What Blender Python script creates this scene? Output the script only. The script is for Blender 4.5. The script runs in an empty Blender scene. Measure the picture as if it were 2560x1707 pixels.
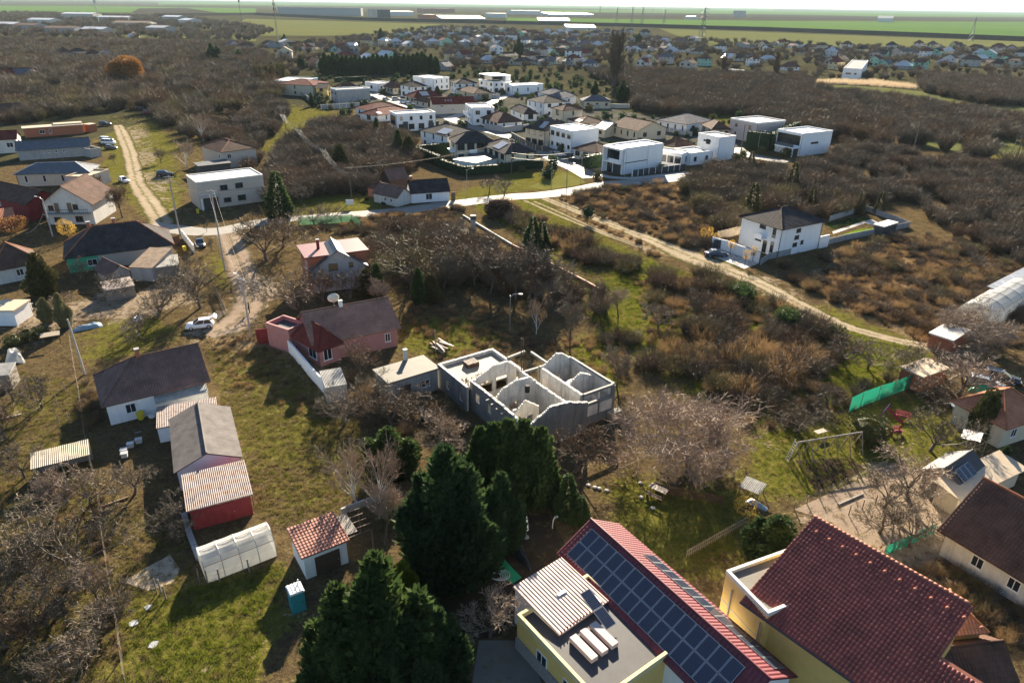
import bpy, bmesh, math, random
from mathutils import Vector, Matrix
R_ = random.Random(7)
D2R = math.radians
scene = bpy.context.scene
COL = scene.collection

# ---------------------------------------------------------------- camera
CAM_H, FOC, CX, CY = 45.0, 1740.0, 1280.0, 853.5      # metres above ground; photo pixels (2560 wide)
PITCH, ROLL = math.atan(843.4 / FOC), D2R(.83)
cam_d = bpy.data.cameras.new('camera'); cam = bpy.data.objects.new('camera', cam_d); COL.objects.link(cam)
CAMR = Matrix.Rotation(math.pi / 2 - PITCH, 3, 'X') @ Matrix.Rotation(ROLL, 3, 'Z')
cam.matrix_world = Matrix.Translation((0, 0, CAM_H)) @ CAMR.to_4x4()
cam_d.sensor_width = 36.0; cam_d.lens = 36.0 * FOC / 2560.0
cam_d.clip_start = 1.0; cam_d.clip_end = 90000.0
scene.camera = cam

# ---------------------------------------------------------------- sky, sun, exposure
SUN_EL, SUN_AZ = D2R(21.5), D2R(4.0)                   # azimuth clockwise from +Y (ahead of the camera)
world = bpy.data.worlds.new('World'); scene.world = world; world.use_nodes = True
wn, wl = world.node_tree.nodes, world.node_tree.links
sky = wn.new('ShaderNodeTexSky'); sky.sky_type = 'NISHITA'; sky.sun_disc = False
sky.sun_elevation = SUN_EL; sky.sun_rotation = SUN_AZ
sky.altitude = 100; sky.air_density = 1.0; sky.dust_density = .6; sky.ozone_density = 3.0
bg = wn['Background']; bg.inputs['Strength'].default_value = 0.05
wl.new(sky.outputs['Color'], bg.inputs['Color'])
sun_d = bpy.data.lights.new('sun', 'SUN'); sun_d.energy = 5.0; sun_d.angle = D2R(.55); sun_d.color = (1.0, .86, .66)
sun = bpy.data.objects.new('sun', sun_d); COL.objects.link(sun)
sun_dir = Vector((math.sin(SUN_AZ) * math.cos(SUN_EL), math.cos(SUN_AZ) * math.cos(SUN_EL), math.sin(SUN_EL)))
sun.rotation_euler = sun_dir.to_track_quat('Z', 'Y').to_euler(); sun.location = (0, 0, 80)
vs = scene.view_settings
vs.view_transform = 'Standard'; vs.look = 'None'; vs.exposure = 2.0; vs.gamma = 1.0; vs.use_curve_mapping = False
scene.cycles.use_denoising = True
scene.cycles.denoiser = 'OPENIMAGEDENOISE'; scene.cycles.denoising_input_passes = 'RGB_ALBEDO_NORMAL'; scene.cycles.denoising_prefilter = 'ACCURATE'
scene.cycles.max_bounces = 6; scene.cycles.diffuse_bounces = 3; scene.cycles.glossy_bounces = 3
scene.cycles.transmission_bounces = 4; scene.cycles.volume_bounces = 1; scene.cycles.transparent_max_bounces = 8
scene.cycles.sample_clamp_indirect = 4.0

# ---------------------------------------------------------------- picture to ground
def G(q, z=0.0):
    d = CAMR @ Vector(((q[0] - CX) / FOC, -(q[1] - CY) / FOC, -1.0))
    t = (z - CAM_H) / d.z
    return Vector((d.x * t, d.y * t, z))
def crop(ox, oy, s): return lambda x, y: (ox + x / s, oy + y / s)
S_ = 2350 / 640
t00, t01, t02, t03 = [crop(c, 0, S_) for c in (0, 640, 1280, 1920)]
t10, t11, t12, t13 = [crop(c, 427, S_) for c in (0, 640, 1280, 1920)]
t20, t21, t22, t23 = [crop(c, 854, S_) for c in (0, 640, 1280, 1920)]
t30, t31, t32, t33 = [crop(c, 1280, S_) for c in (0, 640, 1280, 1920)]
F = crop(0, 0, 2352 / 2560); RU = crop(1080, 840, 4.9)
NA, NB, NC, ND = crop(680, 160, 5.6), crop(1000, 160, 5.6), crop(1380, 200, 5.6), crop(1700, 230, 5.6)

# ---------------------------------------------------------------- mesh builder
class MB:
    def __init__(s): s.v, s.f, s.uv = [], [], []
    def face(s, pts, uv=None):
        n = len(s.v); s.v += [tuple(p) for p in pts]; s.f.append(tuple(range(n, n + len(pts)))); s.uv.append(uv)
    def raw(s, vs_, fs):
        n = len(s.v); s.v += [tuple(p) for p in vs_]
        for q in fs: s.f.append(tuple(i + n for i in q)); s.uv.append(None)
    def box(s, x0, y0, z0, x1, y1, z1):
        s.raw([(x0, y0, z0), (x1, y0, z0), (x1, y1, z0), (x0, y1, z0), (x0, y0, z1), (x1, y0, z1), (x1, y1, z1), (x0, y1, z1)],
              [(0, 3, 2, 1), (4, 5, 6, 7), (0, 1, 5, 4), (1, 2, 6, 5), (2, 3, 7, 6), (3, 0, 4, 7)]); return s
    def obox(s, c, size, rz=0.0, m=None):
        a, b, d = size[0] / 2, size[1] / 2, size[2] / 2
        m = m or Matrix.Rotation(rz, 3, 'Z'); c = Vector(c)
        s.raw([c + m @ Vector(p) for p in ((-a, -b, -d), (a, -b, -d), (a, b, -d), (-a, b, -d), (-a, -b, d), (a, -b, d), (a, b, d), (-a, b, d))],
              [(0, 3, 2, 1), (4, 5, 6, 7), (0, 1, 5, 4), (1, 2, 6, 5), (2, 3, 7, 6), (3, 0, 4, 7)]); return s
    def prism(s, poly, z0, z1):
        n = len(poly)
        s.raw([(p[0], p[1], z0) for p in poly] + [(p[0], p[1], z1) for p in poly],
              [tuple(range(n - 1, -1, -1)), tuple(range(n, 2 * n))] + [(i, (i + 1) % n, n + (i + 1) % n, n + i) for i in range(n)]); return s
    def tube(s, pts, rad, n=6, cap=True):
        pts = [Vector(p) for p in pts]; rad = rad if isinstance(rad, (list, tuple)) else [rad] * len(pts)
        b = len(s.v); last = None
        for i, p in enumerate(pts):
            d = (pts[min(i + 1, len(pts) - 1)] - pts[max(i - 1, 0)]).normalized()
            a = d.orthogonal().normalized() if last is None else (last - d * last.dot(d)).normalized()
            last = a; c = d.cross(a)
            for k in range(n):
                w = 2 * math.pi * k / n; q = p + (a * math.cos(w) + c * math.sin(w)) * rad[i]; s.v.append(tuple(q))
        for i in range(len(pts) - 1):
            for k in range(n):
                s.f.append((b + i * n + k, b + i * n + (k + 1) % n, b + (i + 1) * n + (k + 1) % n, b + (i + 1) * n + k)); s.uv.append(None)
        if cap and n > 2:
            s.f.append(tuple(b + k for k in range(n - 1, -1, -1))); s.uv.append(None)
            s.f.append(tuple(b + (len(pts) - 1) * n + k for k in range(n))); s.uv.append(None)
        return s
    def lathe(s, prof, n=12, c=(0, 0, 0)):
        b = len(s.v)
        for r, z in prof:
            for k in range(n):
                w = 2 * math.pi * k / n; s.v.append((c[0] + r * math.cos(w), c[1] + r * math.sin(w), c[2] + z))
        for i in range(len(prof) - 1):
            for k in range(n):
                s.f.append((b + i * n + k, b + i * n + (k + 1) % n, b + (i + 1) * n + (k + 1) % n, b + (i + 1) * n + k)); s.uv.append(None)
        return s
    def mesh(s, name, mat, smooth=False):
        me = bpy.data.meshes.new(name); me.from_pydata(s.v, [], s.f)
        if any(u is not None for u in s.uv):
            lay = me.uv_layers.new(name='UVMap'); flat = []
            for fc, u in zip(s.f, s.uv):
                for k in range(len(fc)): flat += (u[k] if u else (s.v[fc[k]][0], s.v[fc[k]][1]))
            lay.data.foreach_set('uv', flat)
        if smooth: me.polygons.foreach_set('use_smooth', [True] * len(me.polygons))
        if mat: me.materials.append(MAT(mat))
        me.update(); return me
    def build(s, name, mat, parent=None, smooth=False, loc=None, rz=0.0):
        return link(name, s.mesh(name, mat, smooth), parent, loc, rz)
def link(name, me, parent=None, loc=None, rz=0.0, sc=None):
    o = bpy.data.objects.new(name, me); COL.objects.link(o); o.parent = parent
    if loc is not None: o.location = loc
    if rz: o.rotation_euler = (0, 0, rz)
    if sc: o.scale = (sc, sc, sc) if not isinstance(sc, tuple) else sc
    return o
def tag(o, label, cat, group=None):
    o['label'] = label; o['category'] = cat
    if group: o['group'] = group
    return o
def thing(name, label, cat, loc=(0, 0, 0), rz=0.0, group=None):
    return tag(link(name, None, None, loc, rz), label, cat, group)
def struct(o, kind='structure'): o['kind'] = kind; return o

# ---------------------------------------------------------------- materials (all procedural)
_M = {}
MATDEF = {}
def MAT(k):
    if not isinstance(k, str): return k
    if k not in _M: _M[k] = MATDEF[k](k)
    return _M[k]
def nt(name):
    m = bpy.data.materials.new(name); m.use_nodes = True; n = m.node_tree.nodes; return m, n, m.node_tree.links, n['Principled BSDF']
def ramp(n, l, src, stops):
    r = n.new('ShaderNodeValToRGB'); e = r.color_ramp.elements
    while len(e) < len(stops): e.new(.5)
    for el, (p, c) in zip(e, stops): el.position = p; el.color = (*c, 1)
    l.new(src, r.inputs[0]); return r
def noise(n, l, vec, scale, detail=4, rough=.6):
    t = n.new('ShaderNodeTexNoise'); t.inputs['Scale'].default_value = scale; t.inputs['Detail'].default_value = detail
    t.inputs['Roughness'].default_value = rough
    if vec is not None: l.new(vec, t.inputs['Vector'])
    return t.outputs['Fac']
def mixc(n, l, f, a, b, mode='MIX'):
    m = n.new('ShaderNodeMix'); m.data_type = 'RGBA'; m.blend_type = mode
    for i, x in ((0, f), (6, a), (7, b)):
        if isinstance(x, (int, float)): m.inputs[i].default_value = x
        elif isinstance(x, tuple): m.inputs[i].default_value = (*x, 1)
        else: l.new(x, m.inputs[i])
    return m.outputs[2]
def mul(c, k): return tuple(min(1, x * k) for x in c)
def bump(n, l, h, strength, dist, b):
    q = n.new('ShaderNodeBump'); q.inputs['Strength'].default_value = strength; q.inputs['Distance'].default_value = dist
    l.new(h, q.inputs['Height']); l.new(q.outputs[0], b.inputs['Normal'])
def plain(c, rough=.7, metal=0.0, var=.15, sc=1.5, spec=.3, bmp=.0, streak=0):
    """plaster, paint, concrete: base colour with stains of two sizes"""
    def mk(name):
        m, n, l, b = nt(name); g = n.new('ShaderNodeNewGeometry').outputs['Position']
        a = noise(n, l, g, sc, 5); f2 = noise(n, l, g, sc * 9, 3)
        c1 = ramp(n, l, a, [(.3, mul(c, 1 - var)), (.7, mul(c, 1 + var * .6))]).outputs[0]
        c2 = mixc(n, l, .35, c1, ramp(n, l, f2, [(.35, mul(c, 1 - var)), (.65, mul(c, 1 + var * .5))]).outputs[0])
        if streak:                                                    # rain streaks running down the wall
            mp = n.new('ShaderNodeMapping'); mp.inputs['Scale'].default_value = (2.2, 2.2, .22); l.new(g, mp.inputs[0])
            c2 = mixc(n, l, ramp(n, l, noise(n, l, mp.outputs[0], 1.0, 5, .7), [(.48, (0, 0, 0)), (.68, (streak,) * 3)]).outputs[0], c2, mul(c, .45))
        l.new(c2, b.inputs['Base Color']); b.inputs['Roughness'].default_value = rough; b.inputs['Metallic'].default_value = metal
        b.inputs['Specular IOR Level'].default_value = spec
        if bmp: bump(n, l, f2, bmp, .02, b)
        return m
    return mk
def tiled(c, c2, w=.28, h=.36, rough=.85, spec=.1, moss=None):
    """roof tiles: UV in metres, u along the eave, v up the slope"""
    def mk(name):
        m, n, l, b = nt(name); uv = n.new('ShaderNodeTexCoord').outputs['UV']
        br = n.new('ShaderNodeTexBrick'); br.offset = 0.5; br.inputs['Scale'].default_value = 1.0
        br.inputs['Brick Width'].default_value = w; br.inputs['Row Height'].default_value = h
        br.inputs['Mortar Size'].default_value = .016; br.inputs['Mortar Smooth'].default_value = .4; br.inputs['Bias'].default_value = .1
        br.inputs['Color1'].default_value = (*c, 1); br.inputs['Color2'].default_value = (*c2, 1); br.inputs['Mortar'].default_value = (*mul(c, .35), 1)
        l.new(uv, br.inputs['Vector'])
        g = n.new('ShaderNodeNewGeometry').outputs['Position']
        a = noise(n, l, g, .6, 5); base = mixc(n, l, .55, br.outputs[0], ramp(n, l, a, [(.3, mul(c, .6)), (.7, mul(c2, 1.25))]).outputs[0])
        if moss: base = mixc(n, l, ramp(n, l, noise(n, l, g, 1.7, 5), [(.52, (0, 0, 0)), (.68, (.8, .8, .8))]).outputs[0], base, moss)
        l.new(base, b.inputs['Base Color']); b.inputs['Roughness'].default_value = rough; b.inputs['Specular IOR Level'].default_value = spec
        sx = n.new('ShaderNodeSeparateXYZ'); l.new(uv, sx.inputs[0])
        mt = n.new('ShaderNodeMath'); mt.operation = 'MULTIPLY'; mt.inputs[1].default_value = 2 * math.pi / w; l.new(sx.outputs[0], mt.inputs[0])
        sn = n.new('ShaderNodeMath'); sn.operation = 'SINE'; l.new(mt.outputs[0], sn.inputs[0])
        bump(n, l, sn.outputs[0], .7, .035, b); return m
    return mk
def ribbed(c, pitch=.2, rough=.55, metal=0.0, var=.25, rust=None, depth=.03, spec=.4):
    """corrugated sheet: ribs run up the slope"""
    def mk(name):
        m, n, l, b = nt(name); uv = n.new('ShaderNodeTexCoord').outputs['UV']; g = n.new('ShaderNodeNewGeometry').outputs['Position']
        base = ramp(n, l, noise(n, l, g, .9, 5), [(.3, mul(c, 1 - var)), (.7, mul(c, 1 + var))]).outputs[0]
        if rust: base = mixc(n, l, ramp(n, l, noise(n, l, g, 2.2, 6), [(.5, (0, 0, 0)), (.65, (1, 1, 1))]).outputs[0], base, rust)
        l.new(base, b.inputs['Base Color']); b.inputs['Roughness'].default_value = rough; b.inputs['Metallic'].default_value = metal
        b.inputs['Specular IOR Level'].default_value = spec
        sx = n.new('ShaderNodeSeparateXYZ'); l.new(uv, sx.inputs[0])
        mt = n.new('ShaderNodeMath'); mt.operation = 'MULTIPLY'; mt.inputs[1].default_value = 2 * math.pi / pitch; l.new(sx.outputs[0], mt.inputs[0])
        sn = n.new('ShaderNodeMath'); sn.operation = 'SINE'; l.new(mt.outputs[0], sn.inputs[0]); bump(n, l, sn.outputs[0], .8, depth, b); return m
    return mk
def foliage(c1, c2, c3=None, rough=.65, trans=.25, per_object=.5, sc=.9):
    """leaves and twigs: colour varies along the crown and from one plant to the next"""
    def mk(name):
        m, n, l, b = nt(name); g = n.new('ShaderNodeNewGeometry').outputs['Position']
        a = ramp(n, l, noise(n, l, g, sc, 3), [(.32, c1), (.68, c2)]).outputs[0]
        rnd = n.new('ShaderNodeObjectInfo').outputs['Random']
        a = mixc(n, l, per_object, a, ramp(n, l, rnd, [(0.0, c1), (.5, c2), (1.0, c3 or mul(c2, 1.3))]).outputs[0])
        l.new(a, b.inputs['Base Color']); b.inputs['Roughness'].default_value = rough; b.inputs['Specular IOR Level'].default_value = .12
        if trans:
            t = n.new('ShaderNodeBsdfTranslucent'); l.new(a, t.inputs[0]); mx = n.new('ShaderNodeMixShader'); mx.inputs[0].default_value = trans
            l.new(b.outputs[0], mx.inputs[1]); l.new(t.outputs[0], mx.inputs[2]); l.new(mx.outputs[0], n['Material Output'].inputs[0])
        return m
    return mk
def glass(c=(.02, .025, .03), rough=.06):
    def mk(name):
        m, n, l, b = nt(name); b.inputs['Base Color'].default_value = (*c, 1); b.inputs['Roughness'].default_value = rough
        b.inputs['Specular IOR Level'].default_value = .7; return m
    return mk
def film(c, alpha=.8, rough=.35):
    def mk(name):
        m, n, l, b = nt(name); g = n.new('ShaderNodeNewGeometry').outputs['Position']
        l.new(ramp(n, l, noise(n, l, g, 1.3, 5), [(.3, mul(c, .75)), (.7, c)]).outputs[0], b.inputs['Base Color'])
        b.inputs['Roughness'].default_value = rough
        t = n.new('ShaderNodeBsdfTranslucent'); t.inputs[0].default_value = (*c, 1); mx = n.new('ShaderNodeMixShader'); mx.inputs[0].default_value = .45
        l.new(b.outputs[0], mx.inputs[1]); l.new(t.outputs[0], mx.inputs[2])
        tr = n.new('ShaderNodeBsdfTransparent'); m2 = n.new('ShaderNodeMixShader'); m2.inputs[0].default_value = alpha
        l.new(tr.outputs[0], m2.inputs[1]); l.new(mx.outputs[0], m2.inputs[2]); l.new(m2.outputs[0], n['Material Output'].inputs[0]); return m
    return mk
def solar(frame=(.45, .47, .5), cell=(.012, .018, .04)):
    def mk(name):
        m, n, l, b = nt(name); uv = n.new('ShaderNodeTexCoord').outputs['UV']
        br = n.new('ShaderNodeTexBrick'); br.offset = 0; br.inputs['Scale'].default_value = 1
        br.inputs['Brick Width'].default_value = .17; br.inputs['Row Height'].default_value = .17; br.inputs['Mortar Size'].default_value = .008
        br.inputs['Color1'].default_value = (*cell, 1); br.inputs['Color2'].default_value = (*mul(cell, 1.3), 1); br.inputs['Mortar'].default_value = (.1, .11, .13, 1)
        l.new(uv, br.inputs['Vector']); l.new(br.outputs[0], b.inputs['Base Color']); b.inputs['Roughness'].default_value = .12; return m
    return mk
def ground(stops, scales=(.05, .4, 3.0), rough=.95, bmp=.6, verge=None):
    def mk(name):
        m, n, l, b = nt(name); g = n.new('ShaderNodeNewGeometry').outputs['Position']
        a = noise(n, l, g, scales[0], 4); c = noise(n, l, g, scales[1], 5); e = noise(n, l, g, scales[2], 5, .7)
        s = n.new('ShaderNodeMath'); s.operation = 'ADD'; l.new(a, s.inputs[0]); l.new(c, s.inputs[1])
        s2 = n.new('ShaderNodeMath'); s2.operation = 'ADD'; l.new(s.outputs[0], s2.inputs[0]); l.new(e, s2.inputs[1])
        s3 = n.new('ShaderNodeMath'); s3.operation = 'MULTIPLY'; s3.inputs[1].default_value = 1 / 3; l.new(s2.outputs[0], s3.inputs[0])
        col = ramp(n, l, s3.outputs[0], stops).outputs[0]
        if verge:                                                     # grown-over edges and a grassy middle between the ruts
            sx = n.new('ShaderNodeSeparateXYZ'); l.new(n.new('ShaderNodeTexCoord').outputs['UV'], sx.inputs[0])
            def mm(op, x, y):
                q = n.new('ShaderNodeMath'); q.operation = op
                for i, v in ((0, x), (1, y)):
                    if isinstance(v, (int, float)): q.inputs[i].default_value = v
                    else: l.new(v, q.inputs[i])
                return q.outputs[0]
            d = mm('MULTIPLY', mm('ABSOLUTE', mm('SUBTRACT', sx.outputs[0], .5), 0), 2.0); nz = mm('MULTIPLY', mm('SUBTRACT', mm('MULTIPLY', mm('ADD', c, e), .5), .5), 1.8)
            f = ramp(n, l, mm('ADD', d, nz), [(.62, (0, 0, 0)), (.88, (1, 1, 1))]).outputs[0]; col = mixc(n, l, f, col, verge)
            f2 = ramp(n, l, mm('ADD', d, nz), [(.02, (.75, .75, .75)), (.2, (0, 0, 0))]).outputs[0]; col = mixc(n, l, f2, col, mul(verge, 1.3))
        l.new(col, b.inputs['Base Color']); b.inputs['Roughness'].default_value = rough
        b.inputs['Specular IOR Level'].default_value = 0
        if bmp: bump(n, l, e, bmp, .12, b)
        return m
    return mk
MATDEF.update({
 'white': plain((.84, .84, .83), var=.06, streak=.14), 'offwhite': plain((.62, .6, .55), var=.12, streak=.4), 'cream': plain((.58, .51, .38), var=.12, streak=.25), 'beige': plain((.5, .45, .38), var=.1),
 'greywall': plain((.36, .36, .35), var=.18, streak=.4), 'concrete': plain((.34, .34, .33), var=.2, bmp=.4, streak=.5), 'pink': plain((.42, .19, .175), var=.14), 'redwall': plain((.24, .03, .033), var=.3, streak=.5),
 'yellow': plain((.72, .5, .16), var=.1), 'yellowpale': plain((.66, .55, .3), var=.1), 'greenwall': plain((.06, .4, .22), var=.12), 'mint': plain((.3, .55, .42), var=.1), 'orange': plain((.5, .2, .12), var=.15),
 'brickwall': plain((.38, .13, .07), var=.3, sc=3), 'pinkgrey': plain((.5, .42, .4), var=.1), 'darkgrey': plain((.06, .065, .07), var=.2), 'stonewall': plain((.28, .26, .24), var=.4, sc=4, bmp=.5),
 'ruinwhite': plain((.64, .61, .55), var=.35, sc=1.1, bmp=.3, streak=.8), 'ruingrey': plain((.19, .19, .185), var=.3, sc=.8, bmp=.4, streak=.8), 'rubble': plain((.36, .31, .26), var=.5, sc=3, bmp=.5), 'ruinfloor': plain((.33, .28, .2), var=.3, sc=1.0, bmp=.4),
 'roofwhite': plain((.7, .66, .6), var=.12, rough=.5, spec=.5), 'roofgravel': plain((.42, .36, .28), var=.2), 'rooftan': plain((.5, .4, .28), var=.15), 'roofdark': plain((.06, .06, .065), var=.25, rough=.6),
 'slab': plain((.16, .148, .12), var=.22, sc=.7, bmp=.3),
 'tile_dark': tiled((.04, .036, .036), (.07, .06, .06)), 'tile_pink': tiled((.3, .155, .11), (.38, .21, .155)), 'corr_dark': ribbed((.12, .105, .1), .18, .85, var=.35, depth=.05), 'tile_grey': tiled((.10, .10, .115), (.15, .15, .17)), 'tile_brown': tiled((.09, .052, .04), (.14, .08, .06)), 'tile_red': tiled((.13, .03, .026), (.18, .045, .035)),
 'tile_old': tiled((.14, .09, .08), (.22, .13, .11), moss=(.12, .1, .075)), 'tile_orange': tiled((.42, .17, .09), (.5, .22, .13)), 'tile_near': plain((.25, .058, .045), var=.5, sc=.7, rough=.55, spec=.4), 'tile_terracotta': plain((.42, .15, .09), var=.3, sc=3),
 'metal_dark': ribbed((.09, .1, .115), .4, .45, .2), 'metal_red': ribbed((.14, .025, .032), .35, .5), 'metal_pink': ribbed((.52, .4, .34), .3, .6, depth=.05), 'metal_light': ribbed((.5, .5, .5), .25, .45, .3),
 'corr': ribbed((.34, .33, .3), .18, .85, var=.3, depth=.05), 'corr_tan': ribbed((.44, .38, .28), .18, .85, var=.25, depth=.05), 'corr_rust': ribbed((.25, .2, .18), .18, .7, rust=(.18, .08, .04)), 'boards': ribbed((.32, .22, .14), .25, .9, var=.35),
 'wood': plain((.2, .13, .08), var=.35, sc=4), 'woodgrey': plain((.25, .22, .19), var=.3, sc=4), 'woodpale': plain((.42, .36, .3), var=.2, sc=4), 'darkwood': plain((.09, .055, .04), var=.3, sc=4),
 'steel': plain((.35, .36, .37), rough=.45, metal=.6, var=.15), 'rust': plain((.2, .09, .05), var=.35, sc=4), 'poleconc': plain((.38, .36, .33), var=.2, sc=2), 'polewood': plain((.13, .1, .08), var=.25, sc=3), 'lattice': plain((.16, .17, .17), var=.1, rough=.6),
 'glass': glass(), 'glassblue': glass((.05, .09, .12)), 'glasswarm': glass((.25, .16, .06), .15), 'solar': solar(), 'solarlight': glass((.28, .3, .32), .18), 'rubber': plain((.015, .015, .015), rough=.8, var=.2),
 'film': film((.72, .72, .68), .86), 'netdull': film((.05, .12, .07), .85, .6), 'greennet': film((.015, .24, .15), .8, .6), 'sheet': film((.75, .76, .8), .95), 'tarpgreen': plain((.02, .3, .13), var=.25, rough=.5), 'tarpblack': plain((.02, .021, .025), var=.3, rough=.3, spec=.5), 'tarpblue': plain((.22, .3, .36), var=.35, rough=.3), 'teal': plain((.03, .26, .28), var=.12, rough=.5), 'toiletroof': plain((.7, .72, .73), var=.06), 'binyellow': plain((.6, .5, .03), var=.12, rough=.5),
 'carwhite': plain((.78, .79, .8), rough=.25, var=.03, spec=.6), 'carblack': plain((.02, .022, .025), rough=.2, var=.1, spec=.6), 'carblue': plain((.03, .04, .07), rough=.2, var=.1, spec=.6), 'carsilver': plain((.4, .42, .44), rough=.3, metal=.4, var=.05), 'carred': plain((.3, .03, .03), rough=.3, var=.08), 'lampred': plain((.4, .02, .02), rough=.3), 'lampclear': plain((.7, .7, .68), rough=.2),
 'redpaint': plain((.35, .05, .07), var=.1, rough=.5), 'purple': plain((.2, .05, .3), var=.1), 'whitepaint': plain((.75, .75, .74), var=.08, rough=.5), 'hose': plain((.5, .52, .55), rough=.4), 'hosepale': plain((.68, .68, .66), rough=.4), 'skin': plain((.4, .25, .18)), 'cloth_dark': plain((.02, .022, .028), rough=.9), 'cloth_blue': plain((.03, .04, .08), rough=.9), 'hair': plain((.03, .02, .015)), 'hen': plain((.32, .14, .05), var=.3, sc=9), 'stone': plain((.4, .38, .35), var=.25),
 'bark': plain((.12, .095, .075), var=.35, sc=3, bmp=.5), 'barkpale': plain((.3, .26, .22), var=.3, sc=3, bmp=.4), 'birch': plain((.55, .53, .5), var=.3, sc=4),
 'twig': foliage((.08, .062, .045), (.14, .112, .08), (.18, .145, .1), trans=.04), 'twignut': foliage((.21, .15, .11), (.32, .235, .175), (.27, .2, .15), trans=0), 'rustroof': ribbed((.3, .125, .09), .3, .8, var=.25), 'twigpale': foliage((.22, .165, .12), (.34, .26, .19), (.3, .225, .17), trans=0), 'twigred': foliage((.08, .052, .036), (.14, .09, .056), (.18, .13, .07), trans=.07), 'twiggrey': foliage((.115, .092, .066), (.19, .15, .105), (.23, .18, .125), trans=0), 'twiggreen': foliage((.09, .08, .035), (.17, .14, .065), (.2, .165, .09), trans=.1),
 'weed': foliage((.18, .11, .05), (.32, .21, .1), (.15, .1, .05), trans=.3), 'reed': foliage((.5, .4, .26), (.62, .5, .34), (.55, .44, .3), trans=.3), 'grass': foliage((.07, .085, .012), (.14, .15, .022), (.22, .185, .05), trans=.4), 'grassdry': foliage((.15, .125, .045), (.26, .21, .08), (.13, .13, .03), trans=.35), 'grassbright': foliage((.09, .14, .01), (.18, .22, .02), (.26, .24, .04), trans=.4),
 'conifer': foliage((.016, .036, .016), (.06, .095, .032), (.04, .07, .03), trans=.3, per_object=.2, sc=1.8), 'conifergreen': foliage((.022, .046, .015), (.075, .11, .032), (.05, .085, .022), trans=.3, per_object=.3, sc=1.5), 'coniferold': foliage((.04, .05, .018), (.085, .085, .03), (.12, .09, .035), trans=.15, sc=1.2), 'hedge': foliage((.012, .028, .012), (.025, .05, .02), trans=.08, per_object=.1, sc=2), 'hedgelime': foliage((.09, .12, .01), (.16, .18, .02), trans=.2), 'leafyellow': foliage((.4, .24, .04), (.5, .33, .07), trans=.35), 'leafrust': foliage((.2, .09, .025), (.3, .15, .045), trans=.25), 'ivy': foliage((.13, .13, .06), (.24, .22, .11), (.1, .12, .04), trans=.15),
 'asphalt': plain((.15, .145, .14), var=.15, sc=.6, rough=.75, spec=.4, bmp=.2), 'asphaltpale': plain((.24, .225, .2), var=.15, sc=.5, rough=.8, bmp=.2), 'paving': plain((.34, .33, .31), var=.15, sc=1.2), 'pavingpale': plain((.5, .47, .42), var=.15), 'paint': plain((.6, .6, .58), var=.15),
})
# ---------------------------------------------------------------- footprints that plants keep out of
import numpy as np
BLOCK = set()
def block(poly, grow=.6):
    xs = [p[0] for p in poly]; ys = [p[1] for p in poly]
    for ix in range(int(min(xs) - grow) - 1, int(max(xs) + grow) + 2):
        for iy in range(int(min(ys) - grow) - 1, int(max(ys) + grow) + 2):
            if inpoly(ix + .5, iy + .5, poly) or any(seg_d(ix + .5, iy + .5, poly[k], poly[(k + 1) % len(poly)]) < grow for k in range(len(poly))): BLOCK.add((ix, iy))
def inpoly(x, y, poly):
    c = False; n = len(poly); j = n - 1
    for i in range(n):
        xi, yi, xj, yj = poly[i][0], poly[i][1], poly[j][0], poly[j][1]
        if (yi > y) != (yj > y) and x < (xj - xi) * (y - yi) / (yj - yi) + xi: c = not c
        j = i
    return c
def seg_d(x, y, a, b):
    dx, dy = b[0] - a[0], b[1] - a[1]; q = dx * dx + dy * dy or 1e-9
    t = max(0, min(1, ((x - a[0]) * dx + (y - a[1]) * dy) / q)); return math.hypot(x - a[0] - t * dx, y - a[1] - t * dy)
def free(x, y): return (int(math.floor(x)), int(math.floor(y))) not in BLOCK

def frame(O, X, z):
    o, x = G(O, z), G(X, z); d = x - o
    return Vector((o.x, o.y, 0)), math.atan2(d.y, d.x), math.hypot(d.x, d.y)
def dist_to(O, X, Y, z):
    o, x, y = G(O, z), G(X, z), G(Y, z); d = (x - o).normalized(); q = y - o
    return abs(d.x * q.y - d.y * q.x)

# ---------------------------------------------------------------- windows and doors (proud frame, recessed pane)
_cache = {}
def cached(key, fn):
    if key not in _cache: _cache[key] = fn()
    return _cache[key]
def window_frame_mesh(w, h, mull, mat):
    def mk():
        b = MB(); t = .07
        b.box(-w / 2, -.05, -h / 2, -w / 2 + t, .02, h / 2); b.box(w / 2 - t, -.05, -h / 2, w / 2, .02, h / 2)
        b.box(-w / 2 + t, -.05, h / 2 - t, w / 2 - t, .02, h / 2); b.box(-w / 2 - .06, -.14, -h / 2 - .06, w / 2 + .06, .02, -h / 2)
        b.box(-w / 2 + t, -.05, -h / 2, w / 2 - t, .02, -h / 2 + t)
        for i in range(1, mull): x = -w / 2 + w * i / mull; b.box(x - .03, -.045, -h / 2 + t, x + .03, .02, h / 2 - t)
        return b.mesh('window', mat)
    return cached(('wf', w, h, mull, mat), mk)
def pane_mesh(w, h, mat):
    def mk():
        b = MB(); b.box(-w / 2 + .06, -.022, -h / 2 + .06, w / 2 - .06, .015, h / 2 - .06); return b.mesh('pane', mat)
    return cached(('pane', w, h, mat), mk)
def window(par, face, u, zc, w, h, L, D, mull=2, fm='whitepaint', pm='glass'):
    loc, rz = {'f': ((u, -.012, zc), 0), 'b': ((u, D + .012, zc), math.pi), 'l': ((-.012, u, zc), -math.pi / 2), 'r': ((L + .012, u, zc), math.pi / 2)}[face]
    o = link('window', window_frame_mesh(w, h, mull, fm), par, loc, rz); link('pane', pane_mesh(w, h, pm), o); return o
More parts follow.
